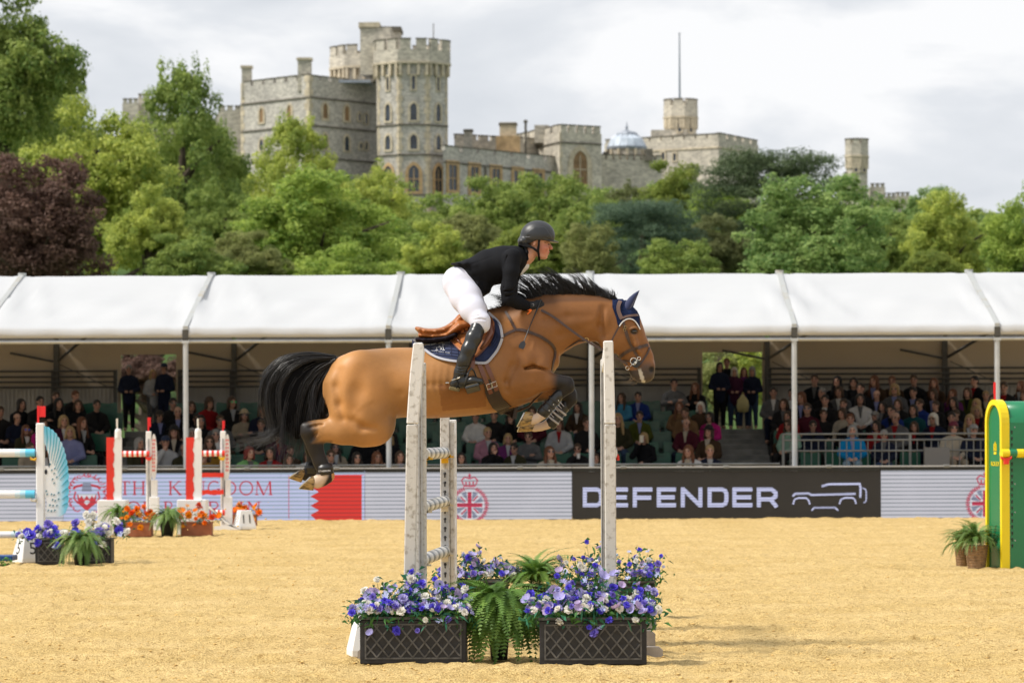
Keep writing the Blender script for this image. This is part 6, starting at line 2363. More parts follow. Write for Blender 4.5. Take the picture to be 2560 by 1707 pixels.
# ================================================================== the horse
HY = 30.0                                        # distance of the horse's middle plane
MP = HY / FP                                     # metres per photo pixel there
def S(x, y, dy=0.0):
 p = P(x, y, HY + dy)
 return p.x, p.z
def S3(x, y, dy=0.0):
 p = P(x, y, HY + dy)
 return (p.x, dy, p.z)
def zz(X, Y):
 return 600 + X / 1.96, 500 + Y / 1.96
lo = S(690, 1262)
hi = S(1662, 735)
hs = SDF((lo[0], -0.44, lo[1]), (hi[0], 0.44, hi[1]), 0.0105)
st = []
for (X, top, bot, w, egg) in ((412, 890, 985, .06, 0), (425, 848, 1020, .13, 0), (445, 800, 1050, .19, 0), (475, 772, 1080, .235, .02), (520, 752, 1105, .268, .05), (600, 735, 1120, .285, .06),
       (680, 727, 1095, .282, .04), (740, 724, 1075, .275, .0), (790, 722, 1064, .285, -.03), (850, 723, 1066, .31, -.06), (920, 722, 1069, .328, -.08),
       (1000, 703, 1067, .33, -.10), (1080, 678, 1061, .322, -.11), (1150, 652, 1054, .305, -.12), (1220, 626, 1046, .285, -.14), (1290, 616, 1034, .268, -.15),
       (1350, 640, 1016, .255, -.13), (1420, 655, 990, .24, -.08), (1470, 675, 955, .222, -.04), (1515, 705, 900, .19, 0), (1545, 745, 830, .13, 0), (1556, 765, 800, .07, 0)):
 x, t = zz(X, top)
 _, b = zz(X, bot)
 px, pt = S(x, t)
 _, pb = S(x, b)
 st.append((px, pt, pb, w, -egg))
hs.loft(st, 0.0)
def ch(pts, dy=0.0, k=0.05, zoom=False, sub=False):
 """rod chain through photo pixels: (x, y, half thickness px, half width m, extra lateral shift)"""
 o = []
 for p in pts:
  x, y = (zz(p[0], p[1]) if zoom else (p[0], p[1]))
  r = p[2] / (1.96 if zoom else 1.0) * MP
  l = dy + (p[4] if len(p) > 4 else 0.0)
  a = S3(x, y, l)
  o.append((*a, r, p[3]))
 hs.chain(o, k, sub)
# withers ridge and back
ch([(1060, 712, 22, .07), (1120, 672, 36, .06), (1180, 628, 42, .055), (1240, 592, 46, .055), (1310, 576, 50, .06)], 0, 0.07, True)
# neck
ch([(1350, 705, 172, .185), (1440, 655, 152, .165), (1520, 614, 128, .135), (1600, 590, 110, .115), (1680, 578, 97, .10), (1750, 582, 90, .092), (1805, 592, 86, .088)], 0, 0.06, True)
# crest
ch([(1300, 560, 30, .045), (1400, 525, 26, .045), (1500, 505, 26, .04), (1620, 502, 24, .04), (1740, 508, 24, .04), (1830, 524, 22, .04)], 0, 0.05, True)
# windpipe line and jugular groove
ch([(1545, 700, 26, .05), (1640, 672, 22, .045), (1720, 655, 20, .045), (1765, 668, 20, .045)], 0, 0.03, True)
# head
ch([(1549, 786, 37, .078), (1558, 812, 42, .088), (1569, 842, 41, .082), (1583, 876, 35.5, .066), (1597, 902, 32, .056), (1607, 922, 29, .06), (1612, 934, 21, .052)], 0, 0.03)
# forehead and bony face line
ch([(1577, 785, 14, .075), (1590, 822, 13, .062), (1606, 858, 12, .04), (1620, 890, 11.5, .034)], 0, 0.025)
for sd in (-1, 1):
 hs.ell(S3(1536, 848, sd * 0.050), (0.125, 0.042, 0.105), 0.5, 0.03)          # cheek
 ch([(1583, 835, 5, .016), (1590, 860, 5, .014), (1597, 880, 4, .012)], sd * 0.083, 0.02)   # facial crest
 hs.ell(S3(1583, 822, sd * 0.088), (0.034, 0.02, 0.018), 0.3, 0.02)           # brow
 hs.ell(S3(1625, 921, sd * 0.042), (0.032, 0.022, 0.055), -0.25, 0.02)        # nostril rim
 hs.ell(S3(1629, 923, sd * 0.067), (0.015, 0.020, 0.034), -0.3, 0.008, True)  # nostril
 hs.ell(S3(1585, 829, sd * 0.104), (0.026, 0.014, 0.014), 0.25, 0.008, True)  # eye socket
# lips
ch([(1590, 936, 12, .045), (1597, 944, 9, .038)], 0, 0.02)
ch([(1612, 942, 12, .045), (1622, 938, 12, .045)], 0, 0.02)
hs.seg(S3(1604, 956, -0.08), S3(1596, 918, -0.075), 0.006, 0.004, 0.03, 0.03, 0.006, True)
hs.seg(S3(1604, 956, 0.08), S3(1596, 918, 0.075), 0.006, 0.004, 0.03, 0.03, 0.006, True)
for sd in (-1, 1):
 # shoulder blade and point of shoulder
 d = sd * 0.155
 hs.seg(S3(*zz(1290, 690), sd * .15), S3(*zz(1440, 850), sd * .165), .12, .115, .085, .085, 0.06)
 hs.seg(S3(*zz(1400, 905), sd * .165), S3(*zz(1320, 905), sd * .18), .10, .085, .075, .075, 0.05)
 # haunch
 hs.seg(S3(*zz(590, 860), sd * .15), S3(*zz(640, 1030), sd * .165), .195, .17, .125, .125, 0.06)
 hs.seg(S3(*zz(470, 900), sd * .12), S3(*zz(500, 1040), sd * .14), .085, .09, .10, .10, 0.06)
torso_f = hs.f.copy()
NEAR, FAR = -0.165, 0.165
# near hind: thigh, stifle, gaskin, hock, cannon, fetlock, pastern
ch([(600, 1010, 150, .135), (640, 1085, 108, .12), (655, 1105, 84, .105)], NEAR, 0.06, True)
ch([(655, 1100, 88, .105), (590, 1118, 80, .10), (500, 1130, 62, .082), (420, 1131, 48, .062), (365, 1132, 44, .05), (335, 1132, 38, .046)], NEAR, 0.045, True)
ch([(440, 1098, 14, .022), (370, 1102, 16, .024), (315, 1108, 19, .03)], NEAR, 0.02, True)
ch([(345, 1142, 42, .048), (360, 1185, 37, .04), (372, 1225, 33.5, .032), (392, 1280, 31.5, .030), (408, 1318, 33, .034)], NEAR, 0.025, True)
ch([(814, 1176, 17.5, .036), (818, 1188, 18.5, .04)], NEAR, 0.02)
ch([(816, 1190, 16, .036), (806, 1199, 14.5, .033), (793, 1204, 17, .036)], NEAR, 0.02)
# far hind
fx, fy = -25, -17
ch([(655, 1090, 88, .105), (590, 1106, 80, .10), (500, 1110, 60, .082), (410, 1104, 46, .06), (345, 1096, 40, .046)], FAR, 0.045, True)
ch([(330, 1104, 40, .048), (345, 1160, 35, .04), (352, 1215, 31, .032), (360, 1275, 29, .030), (366, 1300, 31, .034)], FAR, 0.025, True)
ch([(785, 1163, 16, .036), (786, 1172, 17, .04)], FAR, 0.02)
ch([(784, 1174, 15, .036), (774, 1182, 14, .033), (764, 1186, 16, .036)], FAR, 0.02)
# near fore
ch([(1283, 955, 36, .075), (1308, 957, 32, .075), (1342, 952.5, 27.5, .068), (1370, 953.5, 21, .055), (1398, 955, 16, .046), (1417, 959, 17, .048)], NEAR, 0.03)
ch([(1300, 940, 10, .05), (1340, 938, 9, .045), (1378, 944, 7, .035)], NEAR, 0.012)
ch([(1311, 975, 12, .045), (1350, 968, 9, .04), (1390, 962, 6, .03)], NEAR - 0.02, 0.015)
ch([(1417, 958, 17.5, .048), (1420, 968, 15.5, .044), (1410, 976, 13, .036), (1392, 994, 11.5, .030), (1368, 1021, 11.5, .03), (1357, 1033, 13.5, .036)], NEAR, 0.014)
ch([(1354, 1037, 13, .036), (1342, 1046, 11, .031), (1332, 1048, 14, .035)], NEAR, 0.012)
# far fore
ch([(1300, 975, 34, .075), (1340, 975, 28, .068), (1378, 977, 21, .055), (1408, 980, 18, .046), (1424, 986, 18, .048)], FAR, 0.03)
ch([(1424, 985, 17.5, .048), (1428, 999, 15, .044), (1418, 1011, 12.5, .036), (1402, 1028, 11.5, .030), (1382, 1049, 11, .03), (1372, 1058, 12, .036)], FAR, 0.014)
ch([(1369, 1061, 12, .036), (1352, 1067, 10, .031), (1336, 1068, 12, .035)], FAR, 0.012)
# creases and muscle hollows
ch([(846, 925, 6, .05), (838, 965, 6, .05), (846, 1010, 6, .05), (856, 1045, 5, .05)], -0.330, 0.05, sub=True)
ch([(1000, 985, 6, .04), (985, 1015, 7, .04), (968, 1050, 6, .04)], -0.325, 0.04, sub=True)
ch([(880, 1050, 5, .04), (905, 1068, 5, .04), (935, 1070, 4, .04)], -0.332, 0.05, sub=True)
ch([(1310, 795, 5, .04), (1352, 830, 6, .04), (1382, 875, 6, .04)], -0.265, 0.04, sub=True)
ch([(1270, 860, 5, .04), (1290, 905, 5, .04), (1312, 925, 5, .04)], -0.345, 0.035, sub=True)
ch([(1360, 800, 5, .04), (1420, 790, 5, .04), (1480, 788, 5, .04)], -0.215, 0.05, sub=True)
for rb_ in range(6):
 ch([(1040 + rb_ * 17, 915, 3.5, .03), (1036 + rb_ * 17, 960, 3.5, .03), (1046 + rb_ * 17, 1005, 3, .03)], -0.371, 0.035, sub=True)
ch([(1312, 921, 3.2, .05), (1335, 917, 3.2, .05), (1368, 925, 3, .05)], NEAR - 0.075, 0.012, sub=True)
ch([(1266, 955, 4, .03), (1268, 975, 4, .03), (1285, 993, 4, .03), (1320, 990, 3.5, .03)], NEAR - 0.118, 0.03, sub=True)
ch([(1292, 880, 9, .05), (1283, 915, 9, .05), (1268, 950, 7, .05)], -0.30, 0.04, sub=True)
ch([(1350, 890, 8, .05), (1330, 912, 7, .05)], -0.29, 0.035, sub=True)
ch([(975, 945, 12, .05), (985, 990, 12, .05), (975, 1035, 11, .05)], -0.355, 0.06, sub=True)
ch([(905, 925, 14, .05), (892, 975, 14, .05), (884, 1020, 12, .05)], -0.362, 0.08, sub=True)
ch([(1500, 800, 7, .04), (1450, 826, 8, .05), (1400, 838, 8, .05)], -0.19, 0.04, sub=True)
ch([(1508, 770, 7, .04), (1501, 815, 7, .04), (1506, 838, 6, .04)], -0.12, 0.03, sub=True)
ch([(806, 1061, 2.5, .02), (790, 1063, 3, .02), (774, 1068, 3, .02)], NEAR - 0.055, 0.012, sub=True)
ch([(792, 1082, 3, .02), (784, 1090, 4, .02), (778, 1100, 3, .02)], NEAR - 0.058, 0.015, sub=True)
def near_y(x, z):
 i = int(np.clip(round((x - hs.lo[0]) / hs.h), 0, hs.n[0] - 1))
 k = int(np.clip(round((z - hs.lo[2]) / hs.h), 0, hs.n[2] - 1))
 j = np.nonzero(hs.f[i, :, k] < 0)[0]
 return hs.ax[1][j[0]] if len(j) else 0.0
# veins standing out under the thin summer coat
for vp in ([(1105, 1012), (1150, 1003), (1195, 1000), (1235, 990)], [(1170, 1002), (1190, 1018), (1225, 1022)], [(1345, 900), (1330, 880), (1335, 850), (1322, 835)], [(1300, 880), (1318, 860), (1322, 835)],
  [(1352, 965), (1330, 955), (1312, 962)], [(1560, 872), (1575, 885), (1592, 880)], [(880, 1040), (905, 1015), (912, 985)], [(905, 1015), (930, 1000)]):
 q_ = []
 for (x_, y_) in vp:
  X_, Z_ = S(x_, y_, -.25)
  q_.append((X_, near_y(X_, Z_) + .003, Z_))
 for a_, b_ in zip(q_, q_[1:]):
  hs.seg(a_, b_, .0075, .0075, .0075, .0075, .012)
def to_px(V):
 Yd = V[:, 1] + HY
 a = V[:, 0] / Yd * FP
 c = (CH - V[:, 2]) / Yd * FP
 return PX + a + c * TH, PY + c - a * TH
def mixc(c, c2, f):
 return c * (1 - f[:, None]) + np.array(c2)[None] * f[:, None]
def coat(V):
 x, y = to_px(V)
 nz = vnoise(V * 9.0, 3) - 0.5
 n2 = vnoise(V * 60.0, 5) - 0.5
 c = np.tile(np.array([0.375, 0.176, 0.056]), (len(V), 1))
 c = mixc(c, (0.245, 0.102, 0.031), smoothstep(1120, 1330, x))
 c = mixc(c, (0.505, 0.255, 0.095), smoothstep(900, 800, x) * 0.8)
 c = mixc(c, (0.37, 0.165, 0.044), smoothstep(1010, 1060, y) * smoothstep(1100, 1240, x) * 0.7)   # belly: orange light bounced off the sand, put into the coat colour
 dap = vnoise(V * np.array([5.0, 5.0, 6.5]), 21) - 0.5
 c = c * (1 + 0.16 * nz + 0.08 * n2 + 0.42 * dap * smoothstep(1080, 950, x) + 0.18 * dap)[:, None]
 # unclipped darker patch on the flank below the stirrup
 pa = (x > 1095 - (y - 960) * -0.16 + 0) & (x < 1216) & (y > 962 - (x - 1095) * 0.12) & (y < 1027 - (x - 1110) * 0.10)
 near = V[:, 1] < 0
 c[pa & near] *= np.array([0.72, 0.62, 0.55])
 blk = (0.016, 0.013, 0.012)
 # hind legs: black from the hock down
 hind = (y > 1040) & (x < 840)
 w = np.where(hind, np.maximum(smoothstep(818, 768, x + 34 * nz + 10 * n2), smoothstep(1096, 1112, y) * (x < 830)), 0)
 c = mixc(c, blk, w)
 # front legs: black knees and cannons
 fore = (x > 1330) & (y > 925)
 w = np.where(fore, np.maximum(smoothstep(1362, 1402, x + 20 * nz), smoothstep(985, 1005, y) * (x > 1345)), 0)
 c = mixc(c, blk, w)
 # white pasterns
 wf = ((x < 1368) & (y > 1024) & (x > 1290) & (np.abs(V[:, 1]) > 0.09)) | ((x < 1385) & (x > 1290) & (y > 1052) & (V[:, 1] > 0))
 c[wf] = np.array([0.62, 0.47, 0.36]) * (1 + 0.2 * nz[wf])[:, None]
 wh = smoothstep(819, 809, x + (y - 1200) * 0.5 + 8 * nz) * smoothstep(1184, 1190, y) * (V[:, 1] < 0)
 c = mixc(c, (0.60, 0.45, 0.33), wh)
 # muzzle, eye surround, topline
 d = np.hypot(x - 1617, y - 936)
 c = mixc(c, (0.075, 0.055, 0.047), smoothstep(44, 20, d + 16 * nz) * 0.92)
 d = np.hypot((x - 1585) / 1.3, y - 828)
 c = mixc(c, (0.03, 0.02, 0.015), smoothstep(11, 5, d) * (np.abs(V[:, 1]) > 0.05))
 d = np.hypot(x - 1629, y - 923)
 c = mixc(c, (0.012, 0.009, 0.009), smoothstep(9, 5, d))
 fl = (x > 1590) & (x < 1612) & (y > 920) & (np.abs(x - 1598 - (y - 920) * 0.30) < 4.5)   # froth at the lips
 c = mixc(c, (0.62, 0.58, 0.52), fl * smoothstep(918, 926, y) * 0.85)
 c = mixc(c, (0.10, 0.045, 0.02), smoothstep(12, 2, y - np.interp(x, [1230, 1320, 1400, 1500, 1600], [776, 764, 748, 745, 755])) * (x > 1220) * (x < 1560) * 0.8)
 c = mixc(c, (0.10, 0.08, 0.06), smoothstep(1036, 1046, y) * smoothstep(965, 978, x) * smoothstep(1012, 990, x) * 0.3)
 return np.clip(c, 0, 1)
m_coat = vmat('bay_coat', rough=0.47, spec=0.30, bump=0.08, bscale=17.0)
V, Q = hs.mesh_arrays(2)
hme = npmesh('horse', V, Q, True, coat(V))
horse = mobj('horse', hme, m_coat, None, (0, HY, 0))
tag(horse, 'bay show jumping horse leaping over the fence, black mane and tail', 'horse')
# ---- near surface of the trunk, neck and head, for laying tack on it
hsn = hs.n
def depth_map(f):
 ins = f < 0
 any_ = ins.any(1)
 j = ins.argmax(1)
 j0 = np.maximum(j - 1, 0)
 I, K = np.meshgrid(np.arange(f.shape[0]), np.arange(f.shape[2]), indexing='ij')
 fa, fb = f[I, j0, K], f[I, j, K]
 t = np.where(j > 0, fa / np.where(np.abs(fa - fb) < 1e-9, 1, fa - fb), 0)
 y = hs.ax[1][0] + hs.h * (j0 + np.clip(t, 0, 1))
 # outside the silhouette fall towards the middle plane
 y = np.where(any_, y, 0.0)
 return y
DT, DF = depth_map(torso_f), depth_map(hs.f)
def drape(x, z, D=None):
 D = DT if D is None else D
 u = np.clip((x - hs.lo[0]) / hs.h, 0, D.shape[0] - 1.001)
 v = np.clip((z - hs.lo[2]) / hs.h, 0, D.shape[1] - 1.001)
 i, k = int(u), int(v)
 a, b_ = u - i, v - k
 return float((D[i, k] * (1 - a) + D[i + 1, k] * a) * (1 - b_) + (D[i, k + 1] * (1 - a) + D[i + 1, k + 1] * a) * b_)
def on_horse(px, py, off=0.0, D=None):
 """point on the near side of the horse seen at a photo pixel, and the surface normal there"""
 d = -0.25
 for _ in range(4):
  x, z = S(px, py, d)
  d = drape(x, z, D) - off
 e = 0.03
 gx = (drape(x + e, z, D) - drape(x - e, z, D)) / (2 * e)
 gz = (drape(x, z + e, D) - drape(x, z - e, D)) / (2 * e)
 n = Vector((gx, -1.0, gz)).normalized()
 return Vector((x, d, z)), n
def spline(pts, n=8):
 """Catmull-Rom through points of any dimension"""
 p = [np.array(q, float) for q in pts]
 p = [2 * p[0] - p[1]] + p + [2 * p[-1] - p[-2]]
 o = []
 for i in range(1, len(p) - 2):
  for j in range(n):
   t = j / n
   o.append(0.5 * ((2 * p[i]) + (-p[i - 1] + p[i + 1]) * t + (2 * p[i - 1] - 5 * p[i] + 4 * p[i + 1] - p[i + 2]) * t * t + (-p[i - 1] + 3 * p[i] - 3 * p[i + 1] + p[i + 2]) * t ** 3))
 o.append(p[-2])
 return o
def strap(mb, pts, w, t=0.004, off=0.004, D=None, n=6, both=True, loc=(0, 0, 0)):
 """leather strap following the near side of the horse through photo pixels, repeated on the far side"""
 q = spline(pts, n)
 P3, Nn = [], []
 for a in q:
  p, nn = on_horse(a[0], a[1], off, D)
  P3.append(p)
  Nn.append(nn)
 # ease out the small steps of the surface
 P3 = [Vector(((P3[max(i - 1, 0)] + P3[i] * 2 + P3[min(i + 1, len(P3) - 1)]) / 4)) for i in range(len(P3))]
 if both != 'far':
  mb.ribbon(P3, Nn, w, t)
 if both is True or both == 'far':
  mb.ribbon([Vector((p.x, -p.y, p.z)) for p in P3], [Vector((n_.x, -n_.y, n_.z)) for n_ in Nn], w, t)
 return P3
# ---- hooves
m_hoof = mat('hoof_horn', (0.42, 0.27, 0.10), 0.35, spec=0.5, c2=(0.055, 0.042, 0.03), thr=(0.42, 0.62), vscale=16, stretch=(1, 1, 3))
m_shoe = mat('steel_shoe', (0.55, 0.53, 0.50), 0.35, metal=0.8)
def hoof(dy, cor, sole):
 """cor and sole: pixel end points of the coronet and of the sole as seen from the side"""
 mb = MB()
 mb.sm = True
 n = 18
 rings = []
 for f_ in (0.0, 0.35, 0.7, 1.0):
  a = [cor[0][i] * (1 - f_) + sole[0][i] * f_ for i in (0, 1)]
  b_ = [cor[1][i] * (1 - f_) + sole[1][i] * f_ for i in (0, 1)]
  A, B = Vector(S3(*a, dy)), Vector(S3(*b_, dy))
  c = (A + B) / 2
  u = (B - A) / 2
  w = Vector((0, 1, 0)) * (0.037 + 0.02 * f_)
  rings.append([c + u * math.cos(2 * math.pi * j / n) + w * math.sin(2 * math.pi * j / n) for j in range(n)])
 vs = [p for r_ in rings for p in r_]
 fs = [(i * n + j, i * n + (j + 1) % n, (i + 1) * n + (j + 1) % n, (i + 1) * n + j) for i in range(3) for j in range(n)]
 fs += [tuple(range(n)), tuple(range(3 * n, 4 * n))]
 mb.add(vs, fs)
 o = mb.build('hoof', m_hoof, horse)
 mb = MB()
 A, B = Vector(S3(*sole[0], dy)), Vector(S3(*sole[1], dy))
 ax = (B - A)
 nrm = Vector((-ax.z, 0, ax.x)).normalized()
 cc = (Vector(S3(*cor[0], dy)) + Vector(S3(*cor[1], dy))) / 2
 if nrm.dot((A + B) / 2 - cc) < 0:
  nrm = -nrm
 out = rings[3]
 c = (A + B) / 2
 m_ = 15
 vs = []
 for j in range(m_):
  t = math.pi * (-0.80 + 1.6 * j / (m_ - 1))
  d = ax / 2 * math.cos(t) + Vector((0, 1, 0)) * 0.057 * math.sin(t)
  p, q = c + d * 1.02, c + d * 0.62
  vs += [p, q, q + nrm * 0.009, p + nrm * 0.009]
 fs = []
 for j in range(m_ - 1):
  for k_ in range(4):
   fs.append((j * 4 + k_, j * 4 + (k_ + 1) % 4, j * 4 + 4 + (k_ + 1) % 4, j * 4 + 4 + k_))
 fs += [(0, 1, 2, 3), tuple(range(4 * m_ - 4, 4 * m_))]
 mb.add(vs, fs)
 mb.build('shoe', m_shoe, o)
 return o
hoof(NEAR, ((789, 1191), (783, 1226)), ((780, 1190), (749, 1222)))
hoof(FAR, ((768, 1172), (753, 1206)), ((757, 1172), (723, 1196)))
hoof(NEAR, ((1334, 1031), (1326, 1063)), ((1314, 1028), (1294, 1067)))
hoof(FAR, ((1338, 1058), (1330, 1078)), ((1304, 1052), (1295, 1080)))
# ---- eyes
m_eye = mat('horse_eye', (0.012, 0.008, 0.006), 0.06, spec=0.8)
for sd in (-1, 1):
 mb = MB()
 mb.sm = True
 c = S3(1585, 828.5, sd * 0.086)
 mb.lathe([(0.0015, -0.02), (0.013, -0.015), (0.019, -0.006), (0.0205, 0.0), (0.019, 0.006), (0.013, 0.015), (0.0015, 0.02)], 14, Matrix.Translation(c) @ Matrix.Diagonal((1.15, 0.9, 0.8, 1)), True)
 mb.build('eye', m_eye, horse)
# whiskers under the chin
mb = MB()
r_ = random.Random(3)
for i in range(26):
 x0, y0 = r_.uniform(1578, 1606), r_.uniform(938, 949)
 dx, dy_ = r_.uniform(-26, 4), r_.uniform(6, 16)
 l = r_.uniform(-0.04, 0.04)
 mb.tube([S3(x0, y0 - 3, l), S3(x0 + dx * .5, y0 + dy_ * .7, l * 1.3), S3(x0 + dx, y0 + dy_ * (1.0 if r_.random() < .6 else .6), l * 1.6)], [0.0011, 0.0008, 0.0003], 3)
mb.build('whiskers', mat('whisker', (0.35, 0.24, 0.15), 0.6), horse)
# ---- hair: many thin tapered strands along guide curves
def strands(name, curves, mtl, parent, w0=0.004, seg=9):
 """curves: list of (k,3) arrays; three-sided tapering strands, joined"""
 Vv, Fv = [], []
 o = 0
 rr = np.random.default_rng(len(curves))
 for c in curves:
  c = np.array(spline(c, max(2, seg // (len(c) - 1))))
  k = len(c)
  d = np.gradient(c, axis=0)
  d /= np.linalg.norm(d, axis=1)[:, None] + 1e-9
  a = rr.normal(size=3)
  u = np.cross(d, a)
  u /= np.linalg.norm(u, axis=1)[:, None] + 1e-9
  v = np.cross(d, u)
  s = np.linspace(0, 1, k)
  w = w0 * rr.uniform(0.6, 1.4) * (1 - 0.85 * s ** 2)
  for t in (0, 2.094, 4.189):
   Vv.append(c + (u * math.cos(t) + v * math.sin(t)) * w[:, None])
  for t in range(3):
   a0 = o + t * k + np.arange(k - 1)
   b0 = o + ((t + 1) % 3) * k + np.arange(k - 1)
   Fv.append(np.stack([a0, b0, b0 + 1, a0 + 1], 1))
  o += 3 * k
 return mobj(name, npmesh(name, np.concatenate(Vv), np.concatenate(Fv), True), mtl, parent)
m_hair = mat('black_hair', (0.012, 0.011, 0.012), 0.38, spec=0.55)
hr = np.random.default_rng(17)
# mane: roots along the crest, strands thrown up and back
mane = []
crx = [1232, 1262, 1300, 1360, 1420, 1480, 1530, 1545]
cry = [780, 775, 765, 752, 745, 744, 749, 752]
# direction and length of the blown hair by position, in pixels
tipx = [1250, 1300, 1340, 1400, 1450, 1500, 1540]
tdx = [-16, -62, -66, -48, -44, -30, -6]
tdy = [-6, -32, -66, -66, -62, -46, -22]
for lock in range(170):
 x0 = 1236 + 308 * (lock + hr.random()) / 170
 L0 = hr.uniform(0.6, 1.25) if lock % 3 else hr.uniform(0.3, 0.6)
 ldx, ldy, lsw = hr.normal(0, 7), hr.normal(0, 6), hr.normal(0, 0.03)
 bend = hr.normal(0, 4)
 for i in range(17):
  x = x0 + hr.normal(0, 1.6)
  y = np.interp(x, crx, cry)
  l = hr.normal(0, 0.014)
  L = L0 * hr.uniform(0.7, 1.08)
  dx = np.interp(x, tipx, tdx) + ldx + hr.normal(0, 3.2)
  dy_ = np.interp(x, tipx, tdy) + ldy + hr.normal(0, 2.2)
  sway = lsw + hr.normal(0, 0.006)
  p0 = S3(x, y + 5, l * 0.8)
  p1 = S3(x - 1 + dx * .12 * L, y + dy_ * 0.42 * L, l + sway * .3)
  p2 = S3(x + dx * 0.5 * L + bend, y + dy_ * 0.78 * L, l * .6 + sway * .7)
  p3 = S3(x + dx * 1.0 * L + bend * .4, y + dy_ * 1.0 * L + hr.normal(0, 2), l * .4 + sway)
  mane.append([p0, p1, p2, p3])
strands('mane', mane, m_hair, horse, 0.0019, 8)
# tail: guide curves in pixels, root at the dock
guides = [
 [(838, 890), (780, 886), (715, 898), (672, 940), (662, 1000), (676, 1060), (668, 1120), (690, 1175)],
 [(838, 892), (775, 890), (712, 908), (680, 960), (680, 1020), (692, 1075), (656, 1096), (596, 1100)],
 [(838, 896), (790, 898), (735, 925), (705, 985), (705, 1050), (700, 1085), (646, 1106), (586, 1128)],
 [(838, 900), (795, 910), (755, 950), (735, 1010), (728, 1070), (724, 1120), (712, 1165), (696, 1200)],
 [(838, 905), (808, 925), (780, 965), (765, 1015), (756, 1070), (752, 1110), (744, 1150), (730, 1185)],
 [(838, 908), (818, 940), (806, 985), (800, 1020), (790, 1050), (776, 1075), (764, 1110), (752, 1140)],
 [(836, 890), (770, 885), (700, 900), (660, 945), (650, 1010), (664, 1062), (690, 1100), (706, 1150)],
 [(838, 912), (824, 950), (816, 990), (812, 1018), (803, 1040), (794, 1060), (786, 1080), (778, 1100)],
 [(838, 900), (826, 925), (816, 955), (811, 985), (811, 1010), (815, 1030), (812, 1046), (800, 1062)],
]
tail = []
G = np.array(guides, float)
for lock in range(230):
 a = hr.integers(0, len(guides))
 b_ = hr.integers(0, len(guides))
 f = hr.random() * 0.55
 if lock < 26:            # long blown ends
  a, b_ = hr.choice([1, 2], 2)
 if lock > 95:            # keep the body of the tail full
  a, b_ = hr.choice([0, 3, 4, 5, 6, 7, 8, 8], 2)
 g0 = G[a] * (1 - f) + G[b_] * f
 n0 = len(g0)
 spread0 = np.linspace(0.08, 1, n0)
 curl = np.sin(np.linspace(0, hr.uniform(3, 8), n0) + hr.uniform(0, 6.28)) * hr.uniform(1, 5)
 g0 = g0 + hr.normal(0, 8, 2)[None] * spread0[:, None]
 g0[:, 0] += curl * spread0
 lat0, lat1 = hr.normal(0, 0.03), hr.normal(0, 0.085)
 Lk = 0.98 if lock < 20 else 0.55 + 0.45 * hr.random() ** 0.5 if lock < 120 else hr.uniform(0.4, 0.8)
 for i in range(19):
  L = Lk * hr.uniform(0.75, 1.0)
  kk = max(3, int(round(n0 * L)))
  sp = spread0[:kk]
  off = hr.normal(0, 7.5, 2)[None] * (sp * (1.25 - 0.55 * sp))[:, None]
  wob = hr.normal(0, 1.0, (kk, 2)) * sp[:, None]
  lat = lat0 + (lat1 - lat0) * sp + hr.normal(0, 0.012)
  tail.append([S3(*(g0[j] + off[j] + wob[j]), lat[j]) for j in range(kk)])
strands('tail', tail, m_hair, horse, 0.0021, 12)
# solid dock under the hair
mb = MB()
mb.sm = True
mb.tube([S3(846, 900), S3(815, 902), S3(775, 915), S3(745, 945)], [0.030, 0.032, 0.028, 0.012], 10)
mb.build('dock', m_hair, horse)
tc0 = SDF((S(640, 1000)[0], -.16, S(700, 1130)[1]), (S(850, 1000)[0], .16, S(700, 870)[1]), .012)  # matte black core added inside the tail hair to block light through it
tc0.chain([(*S3(x, y), r_ * MP, w_) for x, y, r_, w_ in ((828, 905, 9, .03), (790, 915, 20, .045), (750, 945, 34, .06), (728, 985, 44, .07), (728, 1025, 42, .07), (738, 1058, 26, .05), (744, 1090, 9, .02))], .03)
tc0.chain([(*S3(x, y), r_ * MP, w_) for x, y, r_, w_ in ((815, 920, 12, .03), (798, 960, 18, .04), (796, 1000, 17, .04), (797, 1035, 10, .03))], .03)
tc0.build('tail_blocker', mat('tail_blocker_black', (0.006, 0.006, 0.007), 0.9, spec=0.05), horse, 2)
# ================================================================== tack
m_lea = mat('dark_leather', (0.052, 0.026, 0.018), 0.42, spec=0.5, var=0.25, vscale=30)
m_tan = mat('tan_leather', (0.36, 0.125, 0.034), 0.42, spec=0.4, var=0.22, vscale=9)
m_tan2 = mat('brown_leather', (0.15, 0.05, 0.025), 0.36, spec=0.5, var=0.2, vscale=9, coat=0.15)
m_navy = mat('navy_quilt', (0.012, 0.022, 0.075), 0.75, spec=0.3, sheen=0.3, var=0.15, vscale=30)
m_knit = mat('navy_knit', (0.008, 0.017, 0.06), 0.85, spec=0.2, bump=0.9, bscale=140, var=0.3, vscale=60)
m_trim = mat('grey_trim', (0.42, 0.42, 0.46), 0.7, spec=0.2)
m_white = mat('white_cloth', (0.78, 0.78, 0.80), 0.8, spec=0.2)
m_fleece = mat('dark_fleece', (0.018, 0.014, 0.02), 0.95, spec=0.1, bump=1.0, bscale=120)
m_steel = mat('polished_steel', (0.72, 0.70, 0.66), 0.22, metal=1.0)
m_brass = mat('brass', (0.62, 0.45, 0.18), 0.3, metal=1.0)
m_rubber = mat('black_rubber', (0.018, 0.018, 0.02), 0.38, spec=0.5)
m_boot = mat('black_leather', (0.014, 0.015, 0.016), 0.30, spec=0.55, var=0.3, vscale=18, bump=0.08, bscale=40)
def at_horse(o):
 o.location = (0, HY, 0)
 return o
